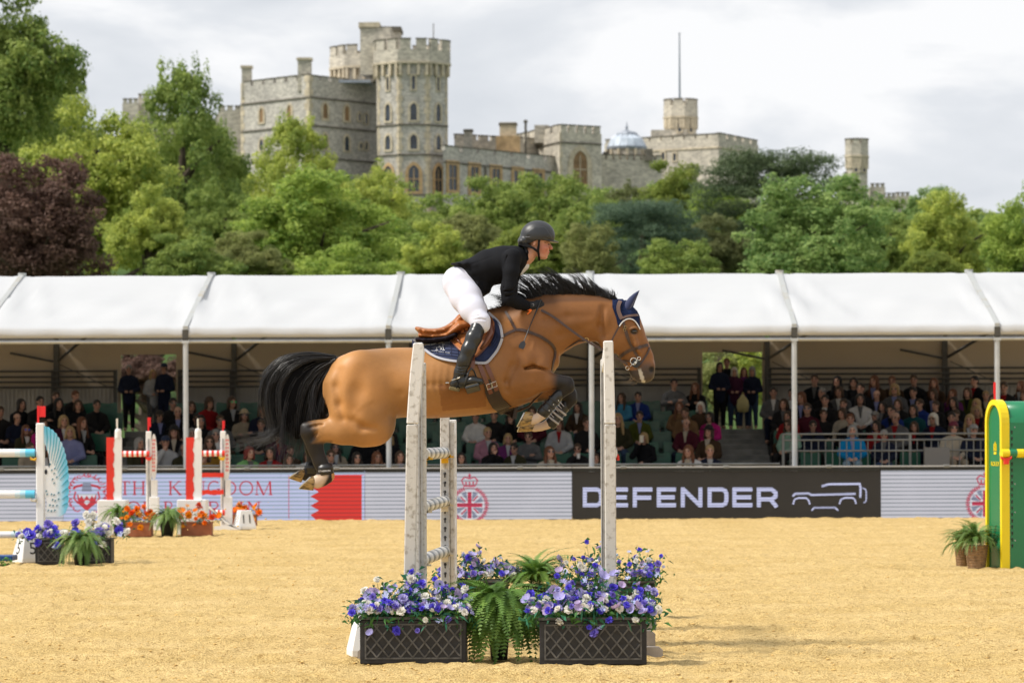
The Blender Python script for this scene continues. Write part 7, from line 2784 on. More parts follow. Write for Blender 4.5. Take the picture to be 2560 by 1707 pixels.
def zmid_top(x):
 """height of the horse's back line at x"""
 i = int(np.clip((x - hs.lo[0]) / hs.h, 0, hs.n[0] - 1))
 ins = torso_f[i].min(0) < 0
 k = np.nonzero(ins)[0]
 return hs.lo[2] + hs.h * (k.max() if len(k) else 0)
def patch(name, cols_, off, thick, m, parent, nj=16, both=True, to_spine=True):
 """sheet lying on the horse. cols_: list of (px x, px y top or None for the spine, px y bottom)"""
 for sd in ((-1, 1) if both else (-1,)):
  vs, fs = [], []
  ni = len(cols_)
  for (cx, ct, cb) in cols_:
   pb, _ = on_horse(cx, cb, off)
   if ct is None:
    x = pb.x
    zt = zmid_top(x) + off
    top = Vector((x, 0.0, zt))
   else:
    top, _ = on_horse(cx, ct, off)
    x, zt = top.x, top.z
   for j in range(nj):
    f = j / (nj - 1)
    g = f ** 1.5 if ct is None else f
    z = zt + (pb.z - zt) * g
    xx = x + (pb.x - x) * g
    y = drape(xx, min(z, zt - off), DT) - off
    if ct is None and j == 0:
     y = 0.0
    elif ct is None and j < 4:
     y = min(y, -0.018 * j)
    vs.append(Vector((xx, y, z)))
  V_ = np.array([tuple(v) for v in vs]).reshape(ni, nj, 3)
  for _ in range(2):
   W = V_.copy()
   W[1:-1, :, 1] = (V_[:-2, :, 1] + 2 * V_[1:-1, :, 1] + V_[2:, :, 1]) / 4
   V_ = W
   W = V_.copy()
   W[:, 1:-1, 1] = (V_[:, :-2, 1] + 2 * V_[:, 1:-1, 1] + V_[:, 2:, 1]) / 4
   V_ = W
  V_[:, :, 1] *= -sd
  In = V_.copy()
  In[:, :, 1] -= sd * thick
  allv = np.concatenate([V_.reshape(-1, 3), In.reshape(-1, 3)])
  o = ni * nj
  for i in range(ni - 1):
   for j in range(nj - 1):
    a = i * nj + j
    fs.append((a, a + nj, a + nj + 1, a + 1))
    fs.append((o + a, o + a + 1, o + a + nj + 1, o + a + nj))
  rim = [(i, 0) for i in range(ni)] + [(ni - 1, j) for j in range(1, nj)] + [(i, nj - 1) for i in range(ni - 2, -1, -1)] + [(0, j) for j in range(nj - 2, 0, -1)]
  for (p, q) in zip(rim, rim[1:] + rim[:1]):
   a, b_ = p[0] * nj + p[1], q[0] * nj + q[1]
   fs.append((a, b_, b_ + o, a + o))
  mb = MB()
  mb.sm = True
  mb.add([tuple(v) for v in allv], fs)
  mb.build(name, m, parent)
def cols_from(top, bot, xs):
 tx, ty = zip(*top) if top else ((0,), (0,))
 bx, by = zip(*bot)
 o = []
 for x in xs:
  t = None if (not top or x < tx[0]) else float(np.interp(x, tx, ty))
  o.append((x, t, float(np.interp(x, bx, by))))
 return o
# ---- saddle pad
pad = at_horse(thing('saddle_pad', 'navy quilted saddle pad with grey piping and white monogram', 'saddle pad'))
xs = list(np.linspace(1031, 1256, 34))
ptop = [(1221, 782), (1230, 790), (1241, 800), (1249, 811), (1253, 824), (1256, 843)]
pbot = [(1031, 849), (1045, 863), (1061, 874), (1075, 885), (1095, 895), (1120, 901), (1145, 904), (1175, 906), (1207, 908), (1219, 905), (1231, 892), (1242, 878), (1250, 862), (1256, 845)]
patch('quilt', cols_from(ptop, pbot, xs), 0.016, 0.010, m_navy, pad)
mb = MB()
strap(mb, pbot, 0.020, 0.008, 0.018, n=4)
strap(mb, [(1256, 845)] + ptop[::-1][1:], 0.020, 0.008, 0.018, n=4)
mb.build('piping', m_trim, pad)
mb = MB()           # rows of quilt stitching, pressed into shallow welts
for k in range(6):
 x0_ = float(np.interp(858 + k * 7, [849, 863, 874, 885, 895, 901], [1040, 1052, 1067, 1083, 1103, 1126]))
 strap(mb, [(x0_, 858 + k * 7), ((x0_ + 1120) / 2, 859 + k * 7.2), (1122, 860 + k * 7.4), (1148, 862 + k * 7.4)], 0.0035, 0.003, 0.0165, n=4)
for k in range(5):
 strap(mb, [(1075 + k * 17, 854), (1077 + k * 17, 870), (1078 + k * 17, 882 + k * 3)], 0.0035, 0.0035, 0.0165, n=4)
for k in range(6):
 strap(mb, [(1224 + k * 5, 800 + k * 8), (1233 + k * 3, 822 + k * 7), (1222 + k * 2, 848 + k * 6)], 0.0035, 0.0035, 0.0165, n=4)
mb.build('stitching', mat('navy_thread', (0.006, 0.010, 0.035), 0.8), pad)
mb = MB()           # monogram and small lettering
for pts in ([(1091, 861), (1092, 875)], [(1107, 861), (1109, 875)], [(1091, 868), (1109, 868)], [(1088, 861), (1095, 861)], [(1104, 861), (1112, 861)], [(1088, 875), (1096, 875)], [(1105, 875), (1113, 875)],
   [(1103, 862), (1098, 863), (1098, 867), (1103, 867)], [(1100, 870), (1104, 870), (1104, 874), (1100, 873)]):
 strap(mb, pts, 0.006, 0.002, 0.0185, n=2, both=False)
mb.build('monogram', m_white, pad)
for i, c_ in enumerate('HEATHCROFT PARK'):
 if c_ == ' ':
  continue
 p, nn = on_horse(1079.5 + i * 3.15, 876.5 + i * 0.42 - 0.018 * (i - 7) ** 2 * 0.3, 0.0195)
 me = text_mesh(c_, 0.0125, 0.001)
 o = mobj('letter', me, m_white, pad)
 up = Vector((0.05, 0, 1)).normalized()
 xa = up.cross(nn).normalized()
 o.matrix_local = Matrix.Translation(p) @ Matrix((xa, nn.cross(xa), nn)).transposed().to_4x4()
mb = MB()
strap(mb, [(1061, 865), (1070, 863), (1080, 861), (1091, 858)], [0.012] * 3 + [0.02] * 4 + [0.022] * 6 + [0.018] * 3 + [0.012] * 3, 0.003, 0.0185, n=6, both=False)
mb.build('number_badge', m_white, pad)
# ---- saddle
saddle = at_horse(thing('saddle', 'tan leather jumping saddle under the rider', 'saddle'))
lo_, hi_ = S(1026, 915), S(1250, 760)
sf = SDF((lo_[0], -0.42, lo_[1]), (hi_[0], 0.42, hi_[1]), 0.008)
def sch(f_, pts, k=0.015, sub=False, dys=0.0):
 f_.chain([(*S3(p[0], p[1], dys + (p[4] if len(p) > 4 else 0)), p[2] * MP, p[3]) for p in pts], k, sub)
sch(sf, [(1042, 821, 5, .13), (1050, 825, 7, .155), (1063, 828.5, 7.5, .16), (1091, 829, 7.5, .15), (1113, 824, 8, .13), (1133, 812, 8.5, .11), (1152, 795, 10, .095), (1172, 789, 11, .10), (1198, 789, 10, .10), (1214, 795, 8, .09)], 0.01)
sch(sf, [(1052, 838, 7, .15), (1085, 841, 7, .15), (1118, 838, 9, .16), (1150, 815, 14, .15), (1185, 806, 14, .15)], 0.008)
sf.build('seat', m_tan, saddle, 1)
flap_top = [(1112, 830), (1135, 815), (1152, 800), (1180, 792), (1206, 786), (1219, 785), (1228, 792), (1236, 806)]
flap_bot = [(1112, 838), (1120, 843), (1135, 861), (1148, 875), (1165, 887), (1188, 893), (1207, 878), (1224, 857), (1234, 834), (1236, 812)]
patch('flap', cols_from(flap_top, flap_bot, list(np.linspace(1112, 1236, 22))), 0.036, 0.010, m_tan, saddle)
mb = MB()
strap(mb, flap_bot, 0.007, 0.006, 0.044, n=4)
mb.build('flap_edge', m_tan2, saddle)
mb = MB()
mb.sm = True
for sd in (-1, 1):
 for (a, r_) in (([(1220, 795), (1229, 812), (1227, 833), (1214, 856), (1201, 872)], [.012, .02, .024, .02, .01]), ([(1128, 838), (1140, 846), (1152, 858)], [.008, .012, .006])):
  q = [on_horse(u, v, 0.052)[0] for u, v in a]
  mb = MB()
  mb.sm = True
  mb.tube([(p.x, -sd * p.y, p.z) for p in q], r_, 8)
  mb.build('knee_roll' if len(a) > 3 else 'thigh_block', m_tan2, saddle)
patch('skirt', cols_from([(1128, 824), (1160, 799), (1200, 792)], [(1128, 832), (1140, 836), (1158, 834), (1180, 828), (1200, 812)], list(np.linspace(1128, 1200, 12))), 0.05, 0.008, m_tan2, saddle, 8)
for pts in ([(1157, 832), (1159, 820), (1162, 812)], [(1166, 826), (1168, 812)]):
 for side in (False, 'far'):
  mb = MB()
  strap(mb, pts, 0.023, 0.006, 0.062, n=3, both=side)
  mb.build('stirrup_bar_loop', m_tan, saddle)
# fleece half pad showing under the cantle
fl = at_horse(thing('half_pad', 'dark fleece half pad between the saddle and the navy pad', 'saddle pad'))
ff0 = SDF((S(1030, 900)[0], -.24, S(1030, 870)[1]), (S(1150, 900)[0], .24, S(1030, 825)[1]), .008)
ff0.chain([(*S3(x, y), r_ * MP, w_) for x, y, r_, w_ in ((1044, 849, 6, .15), (1062, 851, 7, .17), (1090, 850, 7.5, .18), (1118, 846, 8, .185), (1138, 838, 8, .18))], .01)
ff0.build('fleece', m_fleece, fl, 1)
# ---- stirrups
for sd, lab in ((-1, 'black stirrup iron hanging on the near side with the rider\'s boot in it'), (1, 'black stirrup iron hanging hidden on the far side of the horse')):
 st_ = at_horse(thing('stirrup', lab, 'stirrup'))
 d = -0.375
 f3 = lambda x, y, dd=0.0: (S3(x, y, d + dd)[0], -sd * (d + dd), S3(x, y, d + dd)[2])
 mb = MB()
 mb.sm = True
 mb.tube([f3(1163, 962, -.03), f3(1166, 945, -.03), f3(1172, 928, -.02), f3(1178, 921, 0), f3(1185, 927, .03), f3(1190, 940, .05), f3(1191, 953, .055)], [.013, .011, .008, .008, .007, .007, .008], 8)
 mb.build('arch', mat('stirrup_black', (0.03, 0.032, 0.034), 0.4, spec=0.5), st_)
 mb = MB()
 mb.box((-0.055, -0.062, -0.012), (0.055, 0.062, 0.012), Matrix.Translation(f3(1182, 971)) @ Matrix.Rotation(-0.25, 4, 'Y') @ Matrix.Rotation(-0.35 * -sd, 4, 'X'))
 mb.build('tread', MATS['stirrup_black'], st_, 0.006)
 mb = MB()
 for k in range(7):
  mb.box((-0.045, -0.05 + k * 0.0155, 0.0125), (0.045, -0.042 + k * 0.0155, 0.017), Matrix.Translation(f3(1182, 971)) @ Matrix.Rotation(-0.25, 4, 'Y') @ Matrix.Rotation(-0.35 * -sd, 4, 'X'))
 mb.build('grip', mat('grip_ochre', (0.25, 0.17, 0.06), 0.7), st_)
 mb = MB()
 q = [on_horse(1180, 884, 0.06)[0], on_horse(1181, 902, 0.07)[0], Vector(S3(1179, 921, d + 0.02))]
 for dx in (0, 0.012):
  mb.ribbon([Vector((p.x + dx, -sd * p.y, p.z)) for p in q], [Vector((0, sd * 1.0, 0))] * 3, 0.02, 0.004)
 mb.build('stirrup_leather', m_tan2, st_)
# ---- girth
girth = at_horse(thing('girth', 'dark brown leather girth with belly guard buckled under the horse', 'girth'))
for bl in ([(1196, 905), (1206, 930), (1216, 955), (1228, 985)], [(1213, 903), (1222, 925), (1233, 950), (1242, 978)]):
 for side in (False, 'far'):
  mb = MB()
  strap(mb, bl, 0.033, 0.005, 0.012, both=side)
  mb.build('billet', m_tan2, girth)
mb = MB()
q = [(1222, 948), (1229, 975), (1241, 1002), (1259, 1020), (1279, 1029), (1294, 1032)]
strap(mb, q, [0.095] * 6 + [0.11] * 8 + [0.12] * 8 + [0.10] * 9, 0.008, 0.004, n=6)
mb.build('belly_guard', mat('girth_leather', (0.036, 0.022, 0.016), 0.42, var=0.2, vscale=20), girth)
mb = MB()
for (bx, by) in ((1222, 967), (1235, 962)):
 c = [(bx - 6, by - 5), (bx + 5, by - 9), (bx + 8, by + 3), (bx - 3, by + 7), (bx - 6, by - 5)]
 mb.tube([on_horse(a, b_, 0.021)[0] for a, b_ in c], 0.0022, 6)
mb.build('buckle', m_steel, girth)
# ---- breastplate
bpl = at_horse(thing('breastplate', 'dark leather breastplate straps across the horse\'s shoulder and chest', 'breastplate'))
mb = MB()
for pts, w_ in (([(1221, 864), (1238, 853), (1255, 842), (1272, 832), (1289, 825)], .022), ([(1289, 825), (1304, 825), (1319, 829), (1336, 835), (1352, 842), (1368, 852), (1380, 862), (1388, 875)], .0225),
    ([(1289, 825), (1281, 810), (1273, 794), (1263, 778)], .020), ([(1388, 875), (1387, 890), (1383, 905), (1379, 928)], .0215)):
 mb = MB()
 strap(mb, pts, w_, 0.006, 0.006)
 mb.build('strap', m_lea, bpl)
mb = MB()
mb.tube([S3(1391, 876, -.03), S3(1411, 873, -.05), S3(1430, 862, -.06), S3(1447, 852, -.07), S3(1465, 852, -.08)], 0.007, 6)
mb.tube([S3(1391, 876, .03), S3(1411, 871, .05), S3(1430, 860, .06), S3(1447, 850, .07), S3(1465, 850, .08)], 0.007, 6)
mb.tube([S3(1357, 978, -.04), S3(1335, 1000, -.03), S3(1322, 1016, -.02), S3(1300, 1026, -.01), S3(1282, 1030, 0)], 0.009, 6)
mb.build('martingale_strap', m_lea, bpl)
mb = MB()
for (bx, by) in ((1256, 841), (1270, 792), (1279, 806)):
 p, nn = on_horse(bx, by, 0.010)
 c = [(bx - 3, by - 3.5), (bx + 3, by - 4), (bx + 3.5, by + 3), (bx - 2.5, by + 4), (bx - 3, by - 3.5)]
 mb.tube([on_horse(a, b_, 0.011)[0] for a, b_ in c], 0.0016, 5)
mb.build('buckle', m_brass, bpl)
mb = MB()
mb.tube([Vector(S3(1466, 850, -0.08)) + Vector((0.017 * math.cos(t * 0.5236), 0, 0.017 * math.sin(t * 0.5236))) for t in range(13)], 0.0025, 6)
mb.build('ring', m_brass, bpl)
# ---- ear bonnet
bon = at_horse(thing('ear_bonnet', 'navy knitted ear bonnet with white edging on the horse\'s head', 'ear bonnet'))
bb = [(1531, 768), (1536, 782), (1541, 796), (1543, 811), (1548, 816), (1554, 807), (1561, 801), (1570, 797), (1580, 798), (1588, 804), (1595, 814), (1600, 824)]
patch('veil', cols_from([], bb, list(np.linspace(1531, 1600, 22))), 0.009, 0.004, m_knit, bon, 14)
mb = MB()
strap(mb, bb[4:], 0.008, 0.005, 0.012, n=4)
mb.build('edging', m_white, bon)
mb = MB()
for sd in (-1, 1):
 mb.tube([(*S(1600, 824)[:1], sd * 0.03, S(1600, 824)[1]), (S(1606, 829)[0], sd * 0.015, S(1606, 829)[1]), (S(1612, 832)[0], 0.0, S(1612, 832)[1])], 0.004, 5)
mb.build('tassel', m_white, bon)
m_earc = mat('navy_felt', (0.010, 0.020, 0.085), 0.7, sheen=0.4)
for sd in (-1, 1):
 base, tip = Vector(S3(1566, 778, sd * 0.048)), Vector(S3(1599, 726, sd * 0.055))
 if sd > 0:
  base, tip = Vector(S3(1572, 778, .048)), Vector(S3(1597, 731, .06))
 ax = tip - base
 L = ax.length
 ax.normalize()
 u = Vector((0, 1, 0))
 v = ax.cross(u).normalized()
 n, rows = 14, [(0, .032, .028), (.15, .036, .030), (.35, .036, .026), (.55, .030, .02), (.75, .020, .014), (.9, .010, .008), (1.0, .0015, .0015)]
 vs, fs = [], []
 for (f_, rv, ru) in rows:
  for j in range(n):
   t = 2 * math.pi * j / n
   cx = rv * math.cos(t)
   cy = ru * math.sin(t)
   if math.cos(t) * 0.6 + 0.8 * (-1) * 0 > 0.35:         # hollow front of the ear
    cx -= rv * 0.55 * (math.cos(t) - 0.35)
   c = base + ax * (L * f_) + v * (0.010 * math.sin(f_ * 3.1))
   vs.append(c + v * -cx * 1.0 + u * cy)
 for i in range(len(rows) - 1):
  for j in range(n):
   fs.append((i * n + j, i * n + (j + 1) % n, (i + 1) * n + (j + 1) % n, (i + 1) * n + j))
 fs += [tuple(range(n)), tuple(range((len(rows) - 1) * n, len(rows) * n))]
 mb = MB()
 mb.sm = True
 mb.add(vs, fs)
 mb.build('ear_cover', m_earc, bon)
# ---- bridle
bri = at_horse(thing('bridle', 'dark brown leather bridle with crossed noseband and loose ring bit', 'bridle'))
m_bri = mat('bridle_leather', (0.062, 0.034, 0.026), 0.4, spec=0.5, var=0.2, vscale=40)
m_bri2 = mat('padded_leather', (0.14, 0.085, 0.068), 0.45, spec=0.4)
for nm, pts, w, mt, off in (('headpiece', [(1551, 752), (1546, 764), (1546, 776), (1550, 788), (1555, 798)], .030, m_bri2, .016),
       ('browband', [(1556, 795), (1566, 791), (1577, 789), (1588, 788), (1595, 788)], .018, m_bri2, .015),
       ('cheekpiece', [(1557, 798), (1560, 812), (1563, 826), (1567, 840), (1572, 853), (1580, 867), (1588, 881), (1595, 892)], .019, m_bri, .007),
       ('throatlash', [(1554, 806), (1548, 816), (1540, 830), (1532, 846), (1526, 860)], .013, m_bri, .006),
       ('noseband', [(1546, 896), (1556, 887), (1568, 879), (1580, 873.5), (1592, 870), (1606, 866), (1620, 862)], .024, m_bri, .006),
       ('flash_strap', [(1624, 868), (1619, 881), (1611, 895), (1602, 908), (1592, 917)], .015, m_bri, .006),
       ('curb_strap', [(1556, 901), (1566, 902), (1578, 903)], .013, m_bri, .006),
       ('cheek_strap', [(1566, 826), (1571, 842), (1577, 862)], .012, m_bri, .009)):
 mb = MB()
 strap(mb, pts, w, 0.005, off)
 mb.build(nm, mt, bri)
mb = MB()
for (cx, cy, r_, tt) in ((1584, 903, 8.3, .0034), (1597.5, 896.5, 4.2, .0026), (1568.5, 920, 4.6, .0026)):
 c, nn = on_horse(cx, cy, 0.018)
 mb.tube([c + Vector((r_ * MP * math.cos(k * 0.5236), 0, r_ * MP * math.sin(k * 0.5236))) for k in range(13)], tt, 6)
mb.tube([on_horse(1588, 906, .022)[0], on_horse(1575, 916, .022)[0]], 0.004, 6)
mb.lathe([(0.010, -0.012), (0.013, 0), (0.010, 0.012)], 10, Matrix.Translation(on_horse(1589, 906, 0.024)[0]) @ Matrix.Rotation(1.57, 4, 'X'))
mb.build('bit', m_steel, bri)
mb = MB()
c = on_horse(1590, 908, 0.012)[0]
mb.lathe([(0.012, -0.005), (0.034, -0.005), (0.036, 0), (0.034, 0.005), (0.012, 0.005)], 18, Matrix.Translation(c) @ Matrix.Rotation(1.57, 4, 'X'))
mb.build('bit_guard', m_rubber, bri)
mb = MB()
for (bx, by) in ((1564, 818), (1561, 825)):
 c = [(bx - 3, by - 3), (bx + 3, by - 3.5), (bx + 3.2, by + 3), (bx - 2.6, by + 3), (bx - 3, by - 3)]
 mb.tube([on_horse(a, b_, 0.013)[0] for a, b_ in c], 0.0015, 5)
mb.build('buckle', m_brass, bri)
reins = at_horse(thing('reins', 'pair of dark leather reins from the bit to the rider\'s gloves', 'reins'))
for sd, sh in ((-1, 0), (1, -7)):
 mb = MB()
 pts = spline([S3(1570, 912, sd * .085), S3(1540, 894, sd * .12), S3(1507, 875 + sh, sd * .14), S3(1466, 852 + sh, sd * .16), S3(1430, 827 + sh * .6, sd * .17), S3(1383, 792 + sh * .4, sd * .16), S3(1352, 775, sd * .11)], 6)
 pts = [Vector(p) for p in pts]
 # keep the rein outside the neck
 q = []
 for p in pts:
  dd = drape(p.x, p.z) - 0.012
  q.append(Vector((p.x, sd * max(abs(p.y), -dd) if dd < -0.02 else p.y, p.z)))
 q = [(q[max(i - 1, 0)] + 2 * q[i] + q[min(i + 1, len(q) - 1)]) / 4 for i in range(len(q))]
 mb.ribbon(q, [Vector((0, sd, 0.15))] * len(q), 0.018, 0.005)
 mb.build('rein', m_bri, reins)
# ---- leg boots
def leg_boot(label, dy, path, r_, w_, straps, m=m_boot, glossy=True):
 t_ = at_horse(thing('tendon_boot' if len(path) > 2 else 'fetlock_boot', label, 'horse boot', group='boots on the horse\'s legs'))
 pts = [Vector(S3(*p, dy)) for p in path]
 mb = MB()
 mb.sm = True
 n = 16
 vs, fs = [], []
 k = len(pts)
 for i, p in enumerate(pts):
  d = (pts[min(i + 1, k - 1)] - pts[max(i - 1, 0)]).normalized()
  u = Vector((-d.z, 0, d.x))
  for j in range(n):
   a = 2 * math.pi * j / n
   vs.append(p + u * math.cos(a) * r_[i] * MP + Vector((0, 1, 0)) * math.sin(a) * w_[i])
 for i in range(k - 1):
  for j in range(n):
   fs.append((i * n + j, i * n + (j + 1) % n, (i + 1) * n + (j + 1) % n, (i + 1) * n + j))
 fs += [tuple(range(n)), tuple(range((k - 1) * n, k * n))]
 mb.add(vs, fs)
 mb.build('shell', m, t_)
 return t_, pts
def band(t_, dy, p, d, r_, w_, m, nm='strap', wd=0.016):
 mb = MB()
 mb.sm = True
 p = Vector(S3(*p, dy))
 d = Vector((d[0], 0, -d[1])).normalized()
 u = Vector((-d.z, 0, d.x))
 n = 18
 vs, fs = [], []
 for s_, g in ((-1, 1), (-1, 1.06), (1, 1.06), (1, 1)):
  for j in range(n):
   a = 2 * math.pi * j / n
   vs.append(p + d * s_ * wd / 2 + (u * math.cos(a) * r_ * MP + Vector((0, 1, 0)) * math.sin(a) * w_) * g)
 for i in range(3):
  for j in range(n):
   fs.append((i * n + j, i * n + (j + 1) % n, (i + 1) * n + (j + 1) % n, (i + 1) * n + j))
 mb.add(vs, fs)
 mb.build(nm, m, t_)
m_str = mat('webbing', (0.42, 0.40, 0.40), 0.7)
for dy, lab, sh in ((NEAR, 'shiny black tendon boot on the near foreleg', (0, 0)), (FAR, 'black tendon boot with grey straps on the far foreleg', (17, 27))):
 path = [(1404 + sh[0] * .9, 977 + sh[1] * .95), (1394 + sh[0], 990 + sh[1]), (1378 + sh[0], 1009 + sh[1]), (1366 + sh[0], 1023 + sh[1]), (1356 + sh[0] * 1.2, 1033 + sh[1]), (1352 + sh[0] * 1.2, 1038 + sh[1])]
 t_, pts = leg_boot(lab, dy, path, [12, 14, 14.5, 15.5, 16.5, 13], [.036, .040, .040, .042, .045, .036], None)
 for k, f_ in enumerate((0.25, 0.5, 0.78)):
  p = (path[1][0] * (1 - f_) + path[4][0] * f_, path[1][1] * (1 - f_) + path[4][1] * f_)
  band(t_, dy, p, (path[4][0] - path[1][0], path[4][1] - path[1][1]), 15.8, .0435, m_str if dy > 0 else m_rubber)
 if dy < 0:
  mb = MB()
  for (bx, by) in ((1396, 1001), (1384, 1011), (1373, 1026)):
   mb.lathe([(0.0005, -0.004), (0.004, -0.002), (0.005, 0.002)], 10, Matrix.Translation(S3(bx, by, dy - 0.043)) @ Matrix.Rotation(-1.57, 4, 'X'))
  mb.build('stud', m_steel, t_)
  mb = MB()
  for (bx, by) in ((1405, 1009), (1399, 1014), (1391, 1022), (1385, 1029), (1380, 1037), (1375, 1043)):
   A, B = Vector(S3(bx - 9, by - 9, dy - 0.02)), Vector(S3(bx + 5, by + 7, dy - 0.012))
   mb.ribbon([A, B], [Vector((0, -1, 0))] * 2, 0.005, 0.002)
  mb.build('strap_ends', m_str, t_)
for dy, lab, path in ((NEAR, 'black fetlock boot with white lettering on the near hind leg', [(811, 1160), (816, 1186)]), (FAR, 'plain black fetlock boot on the far hind leg', [(782, 1156), (780, 1184)])):
 t_, pts = leg_boot(lab, dy, path, [18, 20], [.042, .047], None)
 band(t_, dy, (813, 1170) if dy < 0 else (781, 1168), (0.18, 1), 19.3, .0455, m_rubber, 'strap', 0.05)
 if dy < 0:
  me = text_mesh('STABRON', 0.021, 0.001)
  o = mobj('lettering', me, m_white, t_)
  o.matrix_local = Matrix.Translation(S3(811, 1177, dy - 0.0515)) @ Matrix.Rotation(R(90), 4, 'X') @ Matrix.Rotation(R(3), 4, 'Z')
# ================================================================== the rider
m_skin = vmat('rider_skin', rough=0.5, spec=0.35)
m_jack = mat('black_jacket', (0.0085, 0.009, 0.0115), 0.8, spec=0.12, bump=0.10, bscale=90)
m_bree = mat('white_breeches', (0.68, 0.69, 0.80), 0.75, spec=0.2, bump=0.05, bscale=60)
m_glove = mat('black_glove', (0.018, 0.018, 0.02), 0.6, spec=0.3, bump=0.2, bscale=120)
m_helm = mat('helmet_shell', (0.030, 0.032, 0.036), 0.42, spec=0.5)
m_helm2 = mat('helmet_panel', (0.022, 0.024, 0.027), 0.30, spec=0.5, bump=0.2, bscale=220)
m_strapb = mat('helmet_strap', (0.008, 0.008, 0.009), 0.7, spec=0.2)
def rd(x0, y0, x1, y1, w, h):
 a, b_ = S(x0, y1), S(x1, y0)
 return SDF((a[0], -w, a[1]), (b_[0], w, b_[1]), h)
def rch(f_, pts, k=0.02, sub=False, mir=False):
 """(px x, px y, half thickness px, half width m, lateral m)"""
 f_.chain([(*S3(p[0], p[1], p[4]), p[2] * MP, p[3]) for p in pts], k, sub)
 if mir:
  f_.chain([(S3(p[0], p[1], p[4])[0], -p[4], S3(p[0], p[1], p[4])[2], p[2] * MP, p[3]) for p in pts], k, sub)
ARM = [(1281, 644, 19, .060, -.175), (1277, 680, 16.5, .052, -.215), (1271, 722, 15.5, .047, -.235), (1272, 747, 14.5, .043, -.225)]
FORE = [(1272, 747, 14.5, .043, -.225), (1297, 758, 12.5, .038, -.175), (1324, 767, 8.5, .028, -.115)]
TOR = [(1142, 700, 28, .145, 0), (1180, 684, 31, .13, 0), (1222, 670, 38, .145, 0), (1262, 661, 38, .165, 0), (1290, 649, 27, .165, 0)]
THIGH = [(1146, 710, 34, .09, -.085), (1164, 744, 33, .085, -.16), (1181, 775, 27, .075, -.235), (1200, 806, 18, .055, -.295)]
CALF = [(1198, 812, 14, .046, -.305), (1186, 840, 16, .05, -.345), (1173, 870, 15, .048, -.365), (1161, 901, 12.5, .04, -.37), (1151, 932, 11, .034, -.365), (1146, 948, 11, .034, -.36)]
FOOT = [(1138, 960, 9, .013, -.36), (1155, 957, 9.5, .032, -.365), (1182, 954, 8, .036, -.372), (1199, 955, 6, .034, -.375)]
# ---- body: one continuous surface
bf = rd(1095, 545, 1405, 985, 0.46, 0.0065)
rch(bf, [(p[0], p[1], p[2] * .9, p[3] * .88, p[4]) for p in TOR], 0.04)
rch(bf, [(p[0], p[1], p[2] * .86, p[3] * .84, p[4] * .98) for p in THIGH], 0.03, mir=True)
rch(bf, CALF, 0.02, mir=True)
rch(bf, FOOT, 0.02, mir=True)
rch(bf, [(p[0], p[1], p[2] * .8, p[3] * .8, p[4] * .98) for p in ARM], 0.03, mir=True)
rch(bf, [(p[0], p[1], p[2] * .8, p[3] * .8, p[4]) for p in FORE], 0.012, mir=True)
rch(bf, [(1324, 767, 7, .022, -.115), (1340, 766, 7, .018, -.108), (1352, 767, 7, .018, -.10)], 0.01, mir=True)
rch(bf, [(1300, 655, 22, .08, 0), (1318, 640, 17.5, .058, 0), (1333, 622, 16, .055, 0)], 0.03)
bf.ell(S3(1341, 593), (.100, .077, .098), 0.0, 0.02)
rch(bf, [(1352, 606, 19, .066, 0), (1356, 624, 15.5, .058, 0), (1359, 636, 10, .042, 0)], 0.02)
rch(bf, [(1340, 626, 9, .060, 0), (1353, 640, 7, .046, 0), (1361, 643, 5.5, .028, 0)], 0.015)
bf.ell(S3(1369.5, 604), (.014, .052, .012), 0.3, 0.015)                       # brow
rch(bf, [(1372, 608, 2.6, .009, 0), (1376.5, 616, 3.2, .011, 0), (1379, 621, 3.5, .014, 0)], 0.008)
bf.ell(S3(1376.5, 622.5), (.010, .019, .007), 0, 0.006)
bf.ell(S3(1372.5, 630.5), (.010, .022, .0055), 0.25, 0.006)                   # lips
bf.ell(S3(1370.5, 636), (.010, .020, .0055), -0.2, 0.006)
bf.ell(S3(1364, 643), (.015, .022, .012), 0, 0.01)                            # chin
for sd in (-1, 1):
 bf.ell(S3(1371.5, 611, sd * .036), (.010, .017, .009), 0, 0.008, True)    # eye hollows
 bf.ell(S3(1369.5, 611.2, sd * .032), (.0105, .013, .0095), 0, 0.004)      # eyeballs
 bf.ell(S3(1365, 620, sd * .045), (.022, .016, .016), 0, 0.015)            # cheekbones
 bf.ell(S3(1337, 607.5, sd * .078), (.014, .010, .026), -0.25, 0.006)      # ears
 bf.ell(S3(1339, 606, sd * .088), (.006, .006, .014), -0.25, 0.004, True)
bf.ell(S3(1375, 633.2), (.010, .016, .0018), 0.1, 0.002, True)               # mouth
